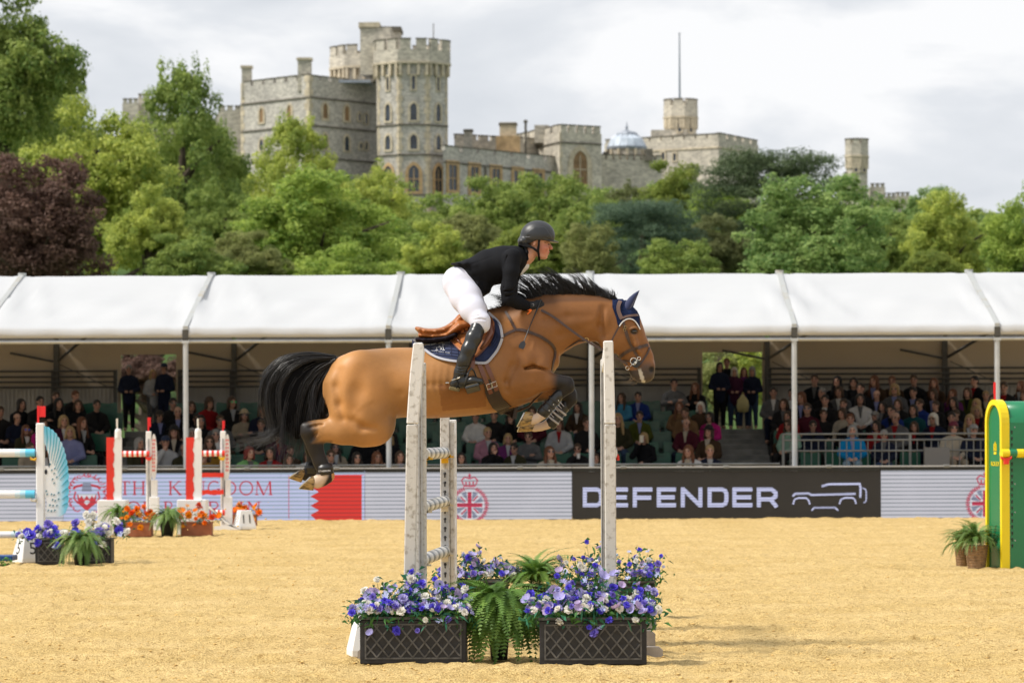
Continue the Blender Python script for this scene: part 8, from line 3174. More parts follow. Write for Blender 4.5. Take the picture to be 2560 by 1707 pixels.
def skin(V):
 x, y = to_px(V)
 n = vnoise(V * 45.0, 2) - 0.5
 c = np.tile(np.array([0.54, 0.275, 0.19]), (len(V), 1)) * (1 + 0.12 * n)[:, None]
 c = mixc(c, (0.50, 0.17, 0.115), smoothstep(22, 6, np.hypot(x - 1360, y - 623)) * 0.75)
 c = mixc(c, (0.50, 0.155, 0.11), smoothstep(9, 3, np.hypot(x - 1379, y - 621)) * 0.5)
 c = mixc(c, (0.42, 0.115, 0.09), smoothstep(5, 2, np.hypot(x - 1373.5, y - 633)) * 0.8)
 c = mixc(c, (0.17, 0.085, 0.04), smoothstep(2.6, 1.2, np.abs(y - 605.5 - (1370 - x) * 0.12)) * (x > 1361) * (x < 1374) * 0.8)
 c = mixc(c, (0.02, 0.014, 0.012), smoothstep(2.4, 1.2, np.hypot((x - 1371.5) / 1.1, y - 611)) * 0.95)
 c = mixc(c, (0.15, 0.075, 0.035), smoothstep(1334, 1326, x + (y - 606) * 0.4) * smoothstep(626, 616, y) * (x < 1350))
 c = mixc(c, (0.16, 0.085, 0.045), smoothstep(600, 596, y) * 1.0)
 return np.clip(c, 0, 1)
rider = bf.build('person', m_skin, None, 1, skin)
rider.location = (0, HY, 0)
tag(rider, 'show jumping rider crouched forward, black jacket, white breeches and black helmet', 'person')
# ---- jacket
jf = rd(1100, 595, 1345, 790, 0.36, 0.0065)
def fat(pts, dr, dw):
 return [(p[0], p[1], p[2] + dr, p[3] + dw, p[4]) for p in pts]
rch(jf, [(1168, 688, 36, .155, 0), (1188, 682, 37, .15, 0), (1222, 669, 44, .165, 0), (1260, 661, 46, .185, 0), (1287, 648, 33.5, .185, 0)], 0.03)
rch(jf, [(1190, 662, 17, .15, 0), (1165, 662, 10, .15, 0), (1146, 662, 5, .14, 0), (1129, 660, 2, .12, 0)], 0.02)
rch(jf, [(1180, 690, 22, .15, 0), (1196, 716, 16, .155, 0), (1206, 734, 8, .14, 0)], 0.02)
rch(jf, [(1216, 700, 20, .14, 0), (1214, 722, 14, .12, 0)], 0.02)
rch(jf, fat(ARM, 3.6, .012), 0.02, mir=True)
rch(jf, fat(FORE, 3.4, .011), 0.012, mir=True)
# sleeve and waist folds
for (pts) in ([(1290, 718, 1.6, .013, -.27), (1280, 727, 1.6, .013, -.29), (1262, 728, 1.2, .013, -.28)], [(1292, 728, 1.6, .013, -.26), (1281, 737, 1.6, .013, -.285), (1265, 741, 1.2, .013, -.275)],
   [(1256, 690, 1.5, .013, -.26), (1260, 720, 1.5, .013, -.285)], [(1268, 640, 1.6, .013, -.23), (1258, 668, 1.6, .013, -.235), (1254, 700, 1.4, .013, -.22)],
   [(1200, 712, 2, .013, -.165), (1228, 702, 2, .013, -.18), (1250, 690, 2, .013, -.19)], [(1185, 690, 2, .013, -.16), (1215, 692, 2, .013, -.18)], [(1232, 640, 1.4, .013, -.175), (1180, 660, 1.4, .013, -.165)]):
 rch(jf, pts, 0.010, True)
jf.clip((1.0, 0, 0), S(1326, 700)[0])
jo = jf.build('jacket', m_jack, rider, 1)
# lapel and collar
cf = rd(1285, 596, 1335, 700, 0.2, 0.005)
rch(cf, [(1312, 616, 6, .075, 0), (1318, 632, 5, .08, 0), (1319, 648, 4, .075, 0), (1308, 668, 4, .07, 0), (1296, 688, 4, .06, 0)], 0.008)
rch(cf, [(1300, 613, 5, .07, 0), (1312, 614, 6, .07, 0)], 0.01)
cf.build('collar', m_jack, rider, 1)
# shirt front
sf_ = rd(1280, 605, 1345, 705, 0.2, 0.005)
rch(sf_, [(1316, 632, 12, .058, 0), (1315, 648, 11.5, .056, 0), (1309, 664, 13, .05, 0), (1300, 680, 9, .04, 0)], 0.012)
sf_.build('shirt', mat('white_shirt', (0.72, 0.70, 0.69), 0.8, bump=0.25, bscale=40), rider, 1)
# ---- breeches
wf_ = rd(1095, 655, 1232, 840, 0.40, 0.0065)
rch(wf_, [(1141, 700, 33.5, .165, 0), (1172, 688, 34, .15, 0)], 0.03)
rch(wf_, [(1148, 712, 40, .10, -.085), (1166, 745, 37, .095, -.16), (1183, 775, 31, .085, -.235), (1200, 803, 22, .066, -.297), (1206, 815, 18, .056, -.305)], 0.035, mir=True)
rch(wf_, [(1198, 790, 10, .05, -.30), (1210, 800, 12, .05, -.305), (1212, 815, 8, .045, -.305)], 0.03, mir=True)
for pts in ([(1182, 800, .9, .010, -.362), (1200, 797, .9, .010, -.375), (1214, 799, .9, .010, -.36)], [(1180, 792, .8, .009, -.35), (1198, 788, .8, .009, -.368)]):
 rch(wf_, pts, 0.008, True)
wf_.build('breeches', m_bree, rider, 1)
# ---- boots
for sd, lab in ((1, None), (-1, None)):
 ff = rd(1112, 795, 1222, 985, 0.46, 0.006)
 g = lambda pts: [(p[0], p[1], p[2], p[3], p[4] * sd) for p in pts]
 rch(ff, g([(1197, 808, 17, .055, -.305), (1194, 822, 17.5, .058, -.32), (1184, 845, 19.5, .06, -.35), (1172, 873, 18, .057, -.372), (1160, 902, 16.2, .048, -.375), (1151, 930, 15, .042, -.37), (1146, 950, 14.5, .040, -.365)]), 0.02)
 rch(ff, g([(1136, 960, 12, .036, -.362), (1155, 956, 13, .038, -.368), (1182, 952, 11.5, .042, -.375), (1201, 953.5, 8.5, .040, -.378)]), 0.018)
 for k in range(4):
  rch(ff, g([(1136 + k, 914 + k * 7, 1.0, .013, -.42), (1150 + k, 917 + k * 7, 1.0, .013, -.425), (1168, 916 + k * 6, 1.0, .013, -.42)]), 0.008, True)
 bo = ff.build('boot', m_boot, rider, 1)
 mb = MB()
 c = S3(1136, 972, -.365 * sd)
 mb.box((-0.043, -0.036, -0.016), (0.043, 0.036, 0.014), Matrix.Translation(c) @ Matrix.Rotation(0.20, 4, 'Y'))
 mb.build('heel', mat('boot_heel', (0.16, 0.12, 0.05), 0.6, var=0.4, vscale=30), bo, 0.008)
 mb = MB()
 mb.tube([S3(1122, 957, -.365 * sd), S3(1130, 950, -.408 * sd), S3(1142, 947, -.412 * sd), S3(1150, 943, -.412 * sd)], 0.0035, 6)
 mb.tube([S3(1122, 957, -.365 * sd), S3(1114, 957, -.365 * sd)], 0.005, 6)
 mb.build('spur', m_steel, bo)
 mb = MB()
 mb.tube([S3(1140, 946, -.41 * sd), S3(1146, 958, -.412 * sd), S3(1141, 970, -.405 * sd)], 0.0055, 5)
 mb.tube([S3(1152, 937, -.414 * sd), S3(1166, 934, -.41 * sd)], 0.005, 5)
 mb.build('spur_strap', m_strapb, bo)
 mb = MB()
 mb.tube([S3(1186, 813, -.365 * sd), S3(1189, 819, -.374 * sd), S3(1194, 812, -.366 * sd)], 0.0018, 5)
 mb.build('boot_emblem', m_trim, bo)
# ---- gloves: palm, four curled fingers, thumb
for sd in (1, -1):
 gf = rd(1312, 745, 1372, 792, 0.2, 0.0042)
 gp = lambda x, y, l: S3(x, y, l * sd)
 gf.chain([(*gp(1321, 766, -.117), .034, .026), (*gp(1329, 765, -.114), .035, .024), (*gp(1341, 766, -.110), .036, .017), (*gp(1350, 767, -.106), .034, .015)], 0.008)
 for i in range(4):
  y = 757.5 + i * 6.0
  fl_ = (0, 3, 2, -2)[i]
  gf.chain([(*gp(1349, y, -.112), .0105, .0105), (*gp(1357 + fl_ * .8, y + .8, -.106), .0100, .0100), (*gp(1359 + fl_ * .8, y + 1.6, -.078), .0095, .0095), (*gp(1350, y + 2, -.066), .0088, .0088)], 0.003)
 gf.chain([(*gp(1334, 758, -.10), .0125, .0125), (*gp(1344, 753, -.092), .0115, .0115), (*gp(1354, 753, -.086), .0095, .0095)], 0.004)
 go = gf.build('glove', m_glove, rider, 1)
 if sd > 0:
  mb = MB()
  c = Vector(S3(1332, 762, -.137))
  mb.tube([c + Vector((0.009 * math.cos(k * 0.5236), 0, 0.009 * math.sin(k * 0.5236))) for k in range(13)], 0.0016, 5)
  mb.build('emblem', m_trim, go)
mb = MB()
mb.ribbon([Vector(S3(1314, 772, -.150)), Vector(S3(1321, 774, -.150)), Vector(S3(1329, 776, -.148))], [Vector((0, -1, 0))] * 3, 0.015, 0.002)
mb.ribbon([Vector(S3(1328, 776, -.150)), Vector(S3(1323, 781, -.152)), Vector(S3(1318, 785, -.152))], [Vector((0, -1, 0))] * 3, 0.010, 0.002)
mb.build('wrist_band', mat('orange_band', (0.85, 0.16, 0.01), 0.5), rider)
# ---- helmet
hf = rd(1292, 540, 1408, 630, 0.16, 0.005)
hf.ell(S3(1344, 590), (.137, .103, .122), 0.06, 0.0)
rch(hf, [(1306, 604, 12, .085, 0), (1310, 612, 7, .075, 0)], 0.02)
# cut the shell along its lower rim: higher at the temple, low at the nape
a, b_ = S(1300, 620), S(1345, 601)
n_ = (b_[1] - a[1], -(b_[0] - a[0]))
ln = math.hypot(*n_)
X_, Y_, Z_ = np.meshgrid(*hf.ax, indexing='ij', sparse=True)
c1 = ((X_ - a[0]) * n_[0] + (Z_ - a[1]) * n_[1]) / ln
b2, c2 = S(1345, 601), S(1392, 606)
n2_ = (c2[1] - b2[1], -(c2[0] - b2[0]))
l2 = math.hypot(*n2_)
c2f = ((X_ - b2[0]) * n2_[0] + (Z_ - b2[1]) * n2_[1]) / l2
hf.f = np.maximum(hf.f, np.where(X_ < b2[0], c1, c2f).astype(np.float32))
# hollow inside
hf.ell(S3(1343, 597), (.112, .086, .105), 0.0, 0.004, True)
helmet = hf.build('helmet', m_helm, rider, 1)
vf = rd(1340, 585, 1408, 625, 0.13, 0.004)
vf.ell(S3(1368, 602), (.094, .082, .011), -0.14, 0.0)
vf.ell(S3(1362, 606), (.080, .074, .012), -0.14, 0.004, True)
vf.clip((-1, 0, 0), -S(1362, 600)[0])
vf.build('visor', m_helm2, helmet, 1)
for sd in (-1, 1):
 pf = rd(1300, 550, 1395, 615, 0.14, 0.004)
 pf.ell(S3(1344, 590), (.139, .1058, .124), 0.06, 0.0)
 q = rd(1300, 550, 1395, 615, 0.14, 0.004)
 rch(q, [(1320, 584, 5, .2, sd * .12), (1336, 578, 10, .2, sd * .12), (1356, 579, 11, .2, sd * .12), (1374, 592, 6, .2, sd * .12)], 0.02)
 rch(q, [(1312, 594, 3, .2, sd * .12), (1326, 596, 4, .2, sd * .12), (1352, 594, 6, .2, sd * .12)], 0.015)
 pf.f = np.maximum(pf.f, q.f)
 Ys = pf.ax[1][None, :, None]
 pf.f = np.maximum(pf.f, (0.035 - sd * Ys).astype(np.float32))
 pf.build('side_panel', m_helm2, helmet, 1)
mb = MB()
for sd in (-1, 1):
 mb.ribbon([Vector(S3(1348, 598, sd * .092)), Vector(S3(1347, 612, sd * .089)), Vector(S3(1345, 626, sd * .078)), Vector(S3(1347, 640, sd * .058)), Vector(S3(1348.5, 650, sd * .02)), Vector(S3(1348.5, 651, 0))],
   [Vector((0, sd, 0))] * 4 + [Vector((0, sd * .5, -.7)), Vector((0, 0, -1))], [0.018, .018, .020, .016, .014, .014], 0.005)
 mb.ribbon([Vector(S3(1306, 610, sd * .072)), Vector(S3(1322, 615, sd * .080)), Vector(S3(1334, 621, sd * .084)), Vector(S3(1344, 629, sd * .076))],
   [Vector((0, sd, 0))] * 4, [0.030, .022, .018, .018], 0.005)
mb.build('chin_strap', m_strapb, helmet)
# ---- whip held in the near hand
whip = at_horse(thing('riding_whip', 'thin black riding whip pointing down from the rider\'s near hand', 'whip'))
p1 = on_horse(1325, 815, 0.035)[0]
p2 = on_horse(1309, 856, 0.03)[0]
mb = MB()
mb.tube([S3(1352, 748, -.125), S3(1345, 768, -.140), S3(1338, 784, -.17), p1, p2], [.007, .007, .006, .0042, .0036], 6)
mb.build('shaft', m_rubber, whip)
mb = MB()
q = [on_horse(1310, 852, 0.032)[0], on_horse(1308, 858, 0.032)[0], on_horse(1304, 866, 0.032)[0], on_horse(1302, 871, 0.032)[0]]
mb.ribbon(q, [Vector((0, -1, 0))] * 4, [0.010, .042, .048, .036], 0.005)
mb.build('flap', m_rubber, whip)
# ================================================================== spectators
def spec_skin():
 m = vmat('spectator_skin', rough=0.55, spec=0.3)
 N, L = m.node_tree.nodes, m.node_tree.links
 b = N['Principled BSDF']
 src = b.inputs['Base Color'].links[0].from_socket
 oi = N.new('ShaderNodeObjectInfo')
 mr = N.new('ShaderNodeMapRange')
 mr.inputs['To Min'].default_value = 0.55
 mr.inputs['To Max'].default_value = 0.90
 mx_ = N.new('ShaderNodeMix')
 mx_.data_type, mx_.blend_type = 'RGBA', 'MULTIPLY'
 mx_.inputs['Factor'].default_value = 1
 L.new(oi.outputs['Random'], mr.inputs['Value'])
 L.new(src, mx_.inputs['A'])
 L.new(mr.outputs['Result'], mx_.inputs['B'])
 L.new(mx_.outputs['Result'], b.inputs['Base Color'])
 return m
m_sskin = spec_skin()
HEADZ = 1.18
def sskin(V, hz=HEADZ, hy=.06):
 c = np.tile(np.array([0.58, 0.34, 0.25]), (len(V), 1))
 x, y, z = V[:, 0], V[:, 1], V[:, 2] - hz
 front = y < hy - .03
 c = mixc(c, (0.46, 0.19, 0.14), front * smoothstep(.05, .02, np.hypot(np.abs(x) - .045, z + .02)) * .6)
 c = mixc(c, (0.05, 0.035, 0.03), front * smoothstep(.017, .010, np.hypot((np.abs(x) - .032) / 1.2, z - .012)))
 c = mixc(c, (0.16, 0.10, 0.07), front * smoothstep(.007, .003, np.abs(z - .034)) * (np.abs(x) < .055) * (np.abs(x) > .012) * .8)
 c = mixc(c, (0.36, 0.12, 0.10), front * smoothstep(.008, .004, np.abs(z + .055)) * (np.abs(x) < .026))
 return c
ARMS = {'lap': ([(.185, .13, .915), (.25, .06, .70), (.07, -.20, .60)],) * 2,
  'fold': ([(.185, .13, .915), (.26, .0, .72), (-.08, -.12, .78)], [(.185, .13, .915), (.26, .0, .72), (-.06, -.10, .74)]),
  'chin': ([(.185, .13, .915), (.22, -.10, .76), (.04, -.10, 1.04)], [(.185, .13, .915), (.25, .06, .70), (.07, -.20, .62)])}
def seated(pose):
 """arrays for body, jacket, trousers of a sitter whose feet stand at the origin's height, facing -y"""
 out = []
 for part in ('body', 'jacket', 'trousers'):
  s = SDF((-.42, -.62, -.02), (.42, .34, 1.40), .0155 if part == 'body' else .019)
  g = {'body': 0.0, 'jacket': .022, 'trousers': .018}[part]
  if part in ('body', 'jacket'):
   s.seg((0, .11, .52), (0, .14, .80), .150 + g, .165 + g, .105 + g, .105 + g, .04)
   s.seg((0, .14, .80), (0, .135, .90), .165 + g, .145 + g, .105 + g, .085 + g, .04)
   s.seg((-.14, .13, .925), (.14, .13, .925), .052 + g, .052 + g, .055 + g, .055 + g, .05)
   for sd, ch_ in zip((-1, 1), ARMS[pose]):
    p = [(sd * a, b_, c) for a, b_, c in ch_]
    e = p[2] if part == 'body' else tuple(np.array(p[1]) * .12 + np.array(p[2]) * .88)
    s.seg(p[0], p[1], .05 + g, .044 + g, None, None, .03)
    s.seg(p[1], e, .044 + g, .032 + g, None, None, .02)
    if part == 'body':
     d = (np.array(p[2]) - np.array(p[1]))
     d /= np.linalg.norm(d)
     h = np.array(p[2])
     s.seg(h, h + d * .05, .03, .034, .03, .03, .015)
     for k in range(4):
      q = h + d * .06 + np.array([(k - 1.5) * .014, 0, 0])
      s.seg(q, q + d * .055 + np.array([0, 0, -.015]), .0105, .0095, None, None, .003)
     q = h + d * .02 + np.array([-sd * .03, 0, .012])
     s.seg(q, q + d * .045, .0115, .0105, None, None, .006)
  if part == 'jacket':       # skirt of the coat over the hips
   s.seg((0, .10, .50), (0, .05, .46), .175, .17, .14, .15, .04)
   s.seg((-.045, .13, .995), (.045, .13, .995), .028, .028, .05, .05, .025)
  if part in ('body', 'trousers'):
   for sd in (-1, 1):
    s.seg((sd * .09, .08, .50), (sd * .12, -.36, .49), .085 + g, .065 + g, None, None, .04)
    s.seg((sd * .12, -.36, .48), (sd * .12, -.38, .12), .058 + g, .042 + g, None, None, .02)
    if part == 'body':
     s.seg((sd * .12, -.36, .05), (sd * .13, -.52, .035), .04, .032, None, None, .03)
     s.seg((sd * .12, -.36, .12), (sd * .12, -.36, .05), .04, .04, None, None, .02)
  if part == 'body':
   s.seg((0, .13, .93), (0, .095, 1.10), .056, .049, .055, .05, .025)
   s.ell((0, .085, HEADZ + .03), (.078, .098, .088), 0, .02)
   s.ell((0, .055, HEADZ - .02), (.066, .075, .092), 0, .02)
   s.ell((0, .03, HEADZ - .085), (.038, .04, .028), 0, .02)
   s.ell((0, -.018, HEADZ - .012), (.013, .022, .022), 0, .012)
   for sd in (-1, 1):
    s.ell((sd * .078, .085, HEADZ), (.012, .02, .03), 0, .008)
    s.ell((sd * .034, -.022, HEADZ + .014), (.018, .015, .010), 0, .01, True)
  out.append(s.mesh_arrays(1))
 return out
def standing():
 out = []
 HZ = 1.60
 for part in ('body', 'jacket', 'trousers'):
  s = SDF((-.40, -.34, -.02), (.40, .36, 1.80), .0155 if part == 'body' else .019)
  g = {'body': 0.0, 'jacket': .024, 'trousers': .018}[part]
  if part in ('body', 'jacket'):
   s.seg((0, .06, .92), (0, .06, 1.20), .145 + g, .160 + g, .105 + g, .105 + g, .04)
   s.seg((0, .06, 1.20), (0, .06, 1.32), .160 + g, .14 + g, .105 + g, .08 + g, .04)
   s.seg((-.14, .06, 1.345), (.14, .06, 1.345), .052 + g, .052 + g, .055 + g, .055 + g, .05)
   for sd in (-1, 1):
    p = [(sd * .185, .06, 1.33), (sd * .255, .08, 1.08), (sd * .10, -.14, 1.02)]
    s.seg(p[0], p[1], .05 + g, .044 + g, None, None, .03)
    s.seg(p[1], p[2] if part == 'body' else tuple(np.array(p[1]) * .12 + np.array(p[2]) * .88), .044 + g, .032 + g, None, None, .02)
    if part == 'body':
     h = np.array(p[2])
     s.seg(h, h + np.array([-sd * .03, -.04, 0]), .03, .034, None, None, .015)
     for k in range(4):
      q = h + np.array([-sd * .03, -.05, (k - 1.5) * .016])
      s.seg(q, q + np.array([-sd * .05, -.02, -.005]), .0105, .0095, None, None, .003)
  if part == 'jacket':
   s.seg((0, .06, .92), (0, .06, .80), .175, .18, .135, .14, .04)
   s.seg((-.045, .06, 1.415), (.045, .06, 1.415), .028, .028, .05, .05, .025)
  if part in ('body', 'trousers'):
   for sd in (-1, 1):
    s.seg((sd * .085, .06, .92), (sd * .095, .05, .50), .092 + g, .062 + g, None, None, .04)
    s.seg((sd * .095, .05, .50), (sd * .10, .08, .10), .06 + g, .042 + g, None, None, .02)
    if part == 'body':
     s.seg((sd * .10, .09, .05), (sd * .12, -.12, .035), .042, .034, None, None, .03)
     s.seg((sd * .10, .08, .10), (sd * .10, .08, .05), .045, .045, None, None, .02)
  if part == 'body':
   s.seg((0, .06, 1.35), (0, .05, 1.52), .055, .05, .055, .05, .03)
   s.ell((0, .055, HZ + .03), (.078, .098, .088), 0, .02)
   s.ell((0, .025, HZ - .02), (.066, .075, .092), 0, .02)
   s.ell((0, .0, HZ - .085), (.038, .04, .028), 0, .02)
   s.ell((0, -.048, HZ - .012), (.013, .022, .022), 0, .012)
   for sd in (-1, 1):
    s.ell((sd * .078, .055, HZ), (.012, .02, .03), 0, .008)
  out.append(s.mesh_arrays(1))
 return out
def hair_mesh(kind):
 """about the head centre at the origin, face to -y"""
 s = SDF((-.22, -.2, -.42), (.22, .26, .24), .012)
 if kind in ('short', 'long', 'bob'):
  s.ell((0, .040, .042), (.084, .104, .090), 0, 0)
  if kind == 'short':
   s.ell((0, .065, -.01), (.080, .075, .065), 0, .02)
  else:
   s.ell((0, .055, -.02), (.082, .085, .10), 0, .02)
  s.ell((0, -.02, -.16), (.12, .13, .10), 0, .012, True)
  if kind == 'bob':
   for sd in (-1, 1):
    s.seg((sd * .07, .03, .03), (sd * .088, .035, -.11), .028, .030, .05, .045, .03)
   s.seg((0, .085, .02), (0, .09, -.12), .08, .075, .04, .04, .03)
  if kind == 'long':
   for sd in (-1, 1):
    s.seg((sd * .072, .03, .03), (sd * .092, .03, -.12), .026, .030, .05, .045, .03)
    s.seg((sd * .092, .03, -.12), (sd * .105, -.03, -.30), .036, .022, .045, .025, .03)
   s.seg((0, .085, .02), (0, .10, -.25), .085, .07, .04, .03, .03)
  s.ell((0, -.105, -.045), (.074, .125, .115), 0, .008, True)      # keep the face free
 elif kind == 'thin':        # close cropped sides, bald crown
  s.ell((0, .045, .0), (.086, .098, .085), 0, 0)
  s.ell((0, .02, .09), (.075, .12, .075), 0, .01, True)
  s.ell((0, -.09, 0), (.08, .095, .2), 0, .01, True)
  s.ell((0, .0, -.15), (.12, .13, .09), 0, .01, True)
 elif kind == 'cap':
  s.ell((0, .03, .055), (.094, .112, .088), 0, 0)
  s.clip((0, 0, -1), -.035)
  s.ell((0, -.105, .046), (.07, .075, .010), 0, .01)
 elif kind == 'hat':
  s.ell((0, .03, .07), (.092, .108, .09), 0, 0)
  s.clip((0, 0, -1), -.045)
  s.ell((0, .02, .052), (.165, .175, .012), 0, .012)
 elif kind == 'beanie':
  s.ell((0, .035, .058), (.096, .114, .092), 0, 0)
  s.clip((0, -.25, -1), -.03)
 return s.mesh_arrays(1)
PM = {}
for pose in ARMS:
 b_, j_, t_ = seated(pose)
 PM[pose] = (npmesh('person', b_[0], b_[1], True, sskin(b_[0])), npmesh('jacket', j_[0], j_[1], True), npmesh('trousers', t_[0], t_[1], True), HEADZ, .035)
b_, j_, t_ = standing()
PM['stand'] = (npmesh('person', b_[0], b_[1], True, sskin(b_[0], 1.60, .03)), npmesh('jacket', j_[0], j_[1], True), npmesh('trousers', t_[0], t_[1], True), 1.60, .005)
HM = {k: npmesh('hair', *hair_mesh(k), True) for k in ('short', 'long', 'bob', 'thin', 'cap', 'hat', 'beanie')}
gl = MB()
for sd in (-1, 1):
 gl.prism([(sd * .012, .020), (sd * .058, .022), (sd * .056, -.006), (sd * .040, -.016), (sd * .020, -.012)][::sd], -.052, -.044)
 gl.box((min(sd * .058, sd * .082), -.046, .010), (max(sd * .058, sd * .082), .05, .018))
gl.box((-.012, -.052, .010), (.012, -.046, .016))
GL = gl.mesh('sunglasses', mat('sunglass_black', (.008, .008, .01), .2, spec=.6))
for k in PM:
 PM[k][0].materials.append(m_sskin)
 for q in PM[k][1:3]:
  q.materials.append(m_soil)
for k in HM:
 HM[k].materials.append(m_soil)
CLO = {'black': (0.0063, 0.0063, 0.0077), 'dark': (0.0126, 0.0119, 0.0126), 'navy': (0.0084, 0.0119, 0.0280), 'olive': (0.0266, 0.0252, 0.0112), 'dark green': (0.0098, 0.0182, 0.0112), 'brown': (0.0420, 0.0238, 0.0126), 'tan': (0.1400, 0.0805, 0.0385), 'beige': (0.2520, 0.2100, 0.1540), 'cream': (0.3360, 0.2940, 0.2310),
 'grey': (0.0910, 0.0910, 0.0945), 'light grey': (0.3220, 0.3290, 0.3430), 'white': (0.5040, 0.4970, 0.4900), 'red': (0.2100, 0.0084, 0.0105), 'maroon': (0.0595, 0.0084, 0.0168), 'pink': (0.2940, 0.1400, 0.1890), 'magenta': (0.3500, 0.0140, 0.1400), 'purple': (0.1120, 0.0210, 0.1050), 'plum': (0.0490, 0.0112, 0.0315),
 'lavender': (0.1750, 0.1890, 0.3500), 'bright blue': (0.0028, 0.1680, 0.3920), 'blue': (0.0084, 0.0245, 0.1400), 'light blue': (0.0420, 0.1750, 0.2940), 'teal': (0.0056, 0.0525, 0.0595), 'green': (0.1400, 0.3150, 0.1120), 'mint': (0.1960, 0.3220, 0.2520), 'mustard': (0.2520, 0.1330, 0.0175), 'jeans': (0.0315, 0.0525, 0.0980), 'pale jeans': (0.1680, 0.2520, 0.3220), 'moss': (0.0525, 0.0630, 0.0084)}
HAI = {'black': (.008, .007, .007), 'dark': (.018, .013, .010), 'brown': (.050, .028, .015), 'auburn': (.11, .040, .016), 'red': (.14, .018, .014), 'blond': (.30, .205, .095), 'grey': (.21, .205, .20), 'white': (.50, .48, .44), 'navy': (.012, .02, .05), 'beige': (.36, .29, .19), 'maroon': (.10, .008, .024)}
def cloth(c):
 return mat('cloth_' + c.replace(' ', '_'), CLO[c], .85, spec=.15, var=.12, vscale=9)
def hairm(c):
 return mat('hair_' + c, HAI[c], .6, spec=.35, var=.2, vscale=30)
ORD = ['', 'first', 'second', 'third', 'fourth', 'fifth', 'sixth', 'seventh', 'eighth', 'ninth', 'tenth', 'eleventh', 'twelfth', 'thirteenth', 'fourteenth', 'fifteenth', 'sixteenth', 'seventeenth', 'eighteenth', 'nineteenth', 'twentieth', 'twenty first', 'twenty second', 'twenty third', 'twenty fourth', 'twenty fifth', 'twenty sixth']
ROWN = ['front', 'second', 'third', 'fourth', 'fifth', 'sixth', 'seventh', 'top']
wedge = MB()
wedge.prism([(-.055, 1.025), (.055, 1.025), (.03, .90), (.014, .78), (-.014, .78), (-.03, .90)], -.004, .05)
WD = wedge.mesh('shirt', m_soil)
def person(label, X, Yk, zf, sc, yaw, pose, jac, tro, hair, hs_, glasses, group, lean=0.0, small=1.0):
 b_, j_, t_, hz, hy = PM[pose]
 o = mobj('person', b_, None, None, (X, Yk, zf))
 o.rotation_euler = (lean, 0, yaw)
 o.scale = (sc * small, sc * small, sc)
 tag(o, label, 'person', group)
 c = mobj('jacket', j_, None, o)
 setmat(c, cloth(jac))
 c = mobj('trousers', t_, None, o)
 setmat(c, cloth(tro))
 if pose == 'lap' and int(X * 37) % 5 < 3:
  c = mobj('shirt', WD, None, o)
  setmat(c, cloth(['white', 'grey', 'lavender', 'black', 'cream', 'red', 'light grey'][int(abs(X) * 53) % 7]))
 if hs_:
  nm = {'cap': 'cap', 'hat': 'hat', 'beanie': 'hat'}.get(hs_, 'hair')
  if nm != 'hair':
   c = mobj('hair', HM['thin' if hs_ == 'cap' else 'bob'], None, o, (0, hy + .012, hz))
   setmat(c, hairm('brown' if hair in ('navy', 'beige', 'maroon', 'black') else hair))
  c = mobj(nm, HM[hs_], None, o, (0, hy + .012, hz))
  setmat(c, hairm(hair))
 if glasses:
  c = mobj('sunglasses', GL, None, o, (0, hy + .0, hz))
  if isinstance(glasses, str):
   c.material_slots[0].link = 'OBJECT'
   c.material_slots[0].material = mat('mirror_' + glasses, {'blue': (.02, .08, .6), 'green': (.01, .5, .2)}[glasses], .15)
 return o
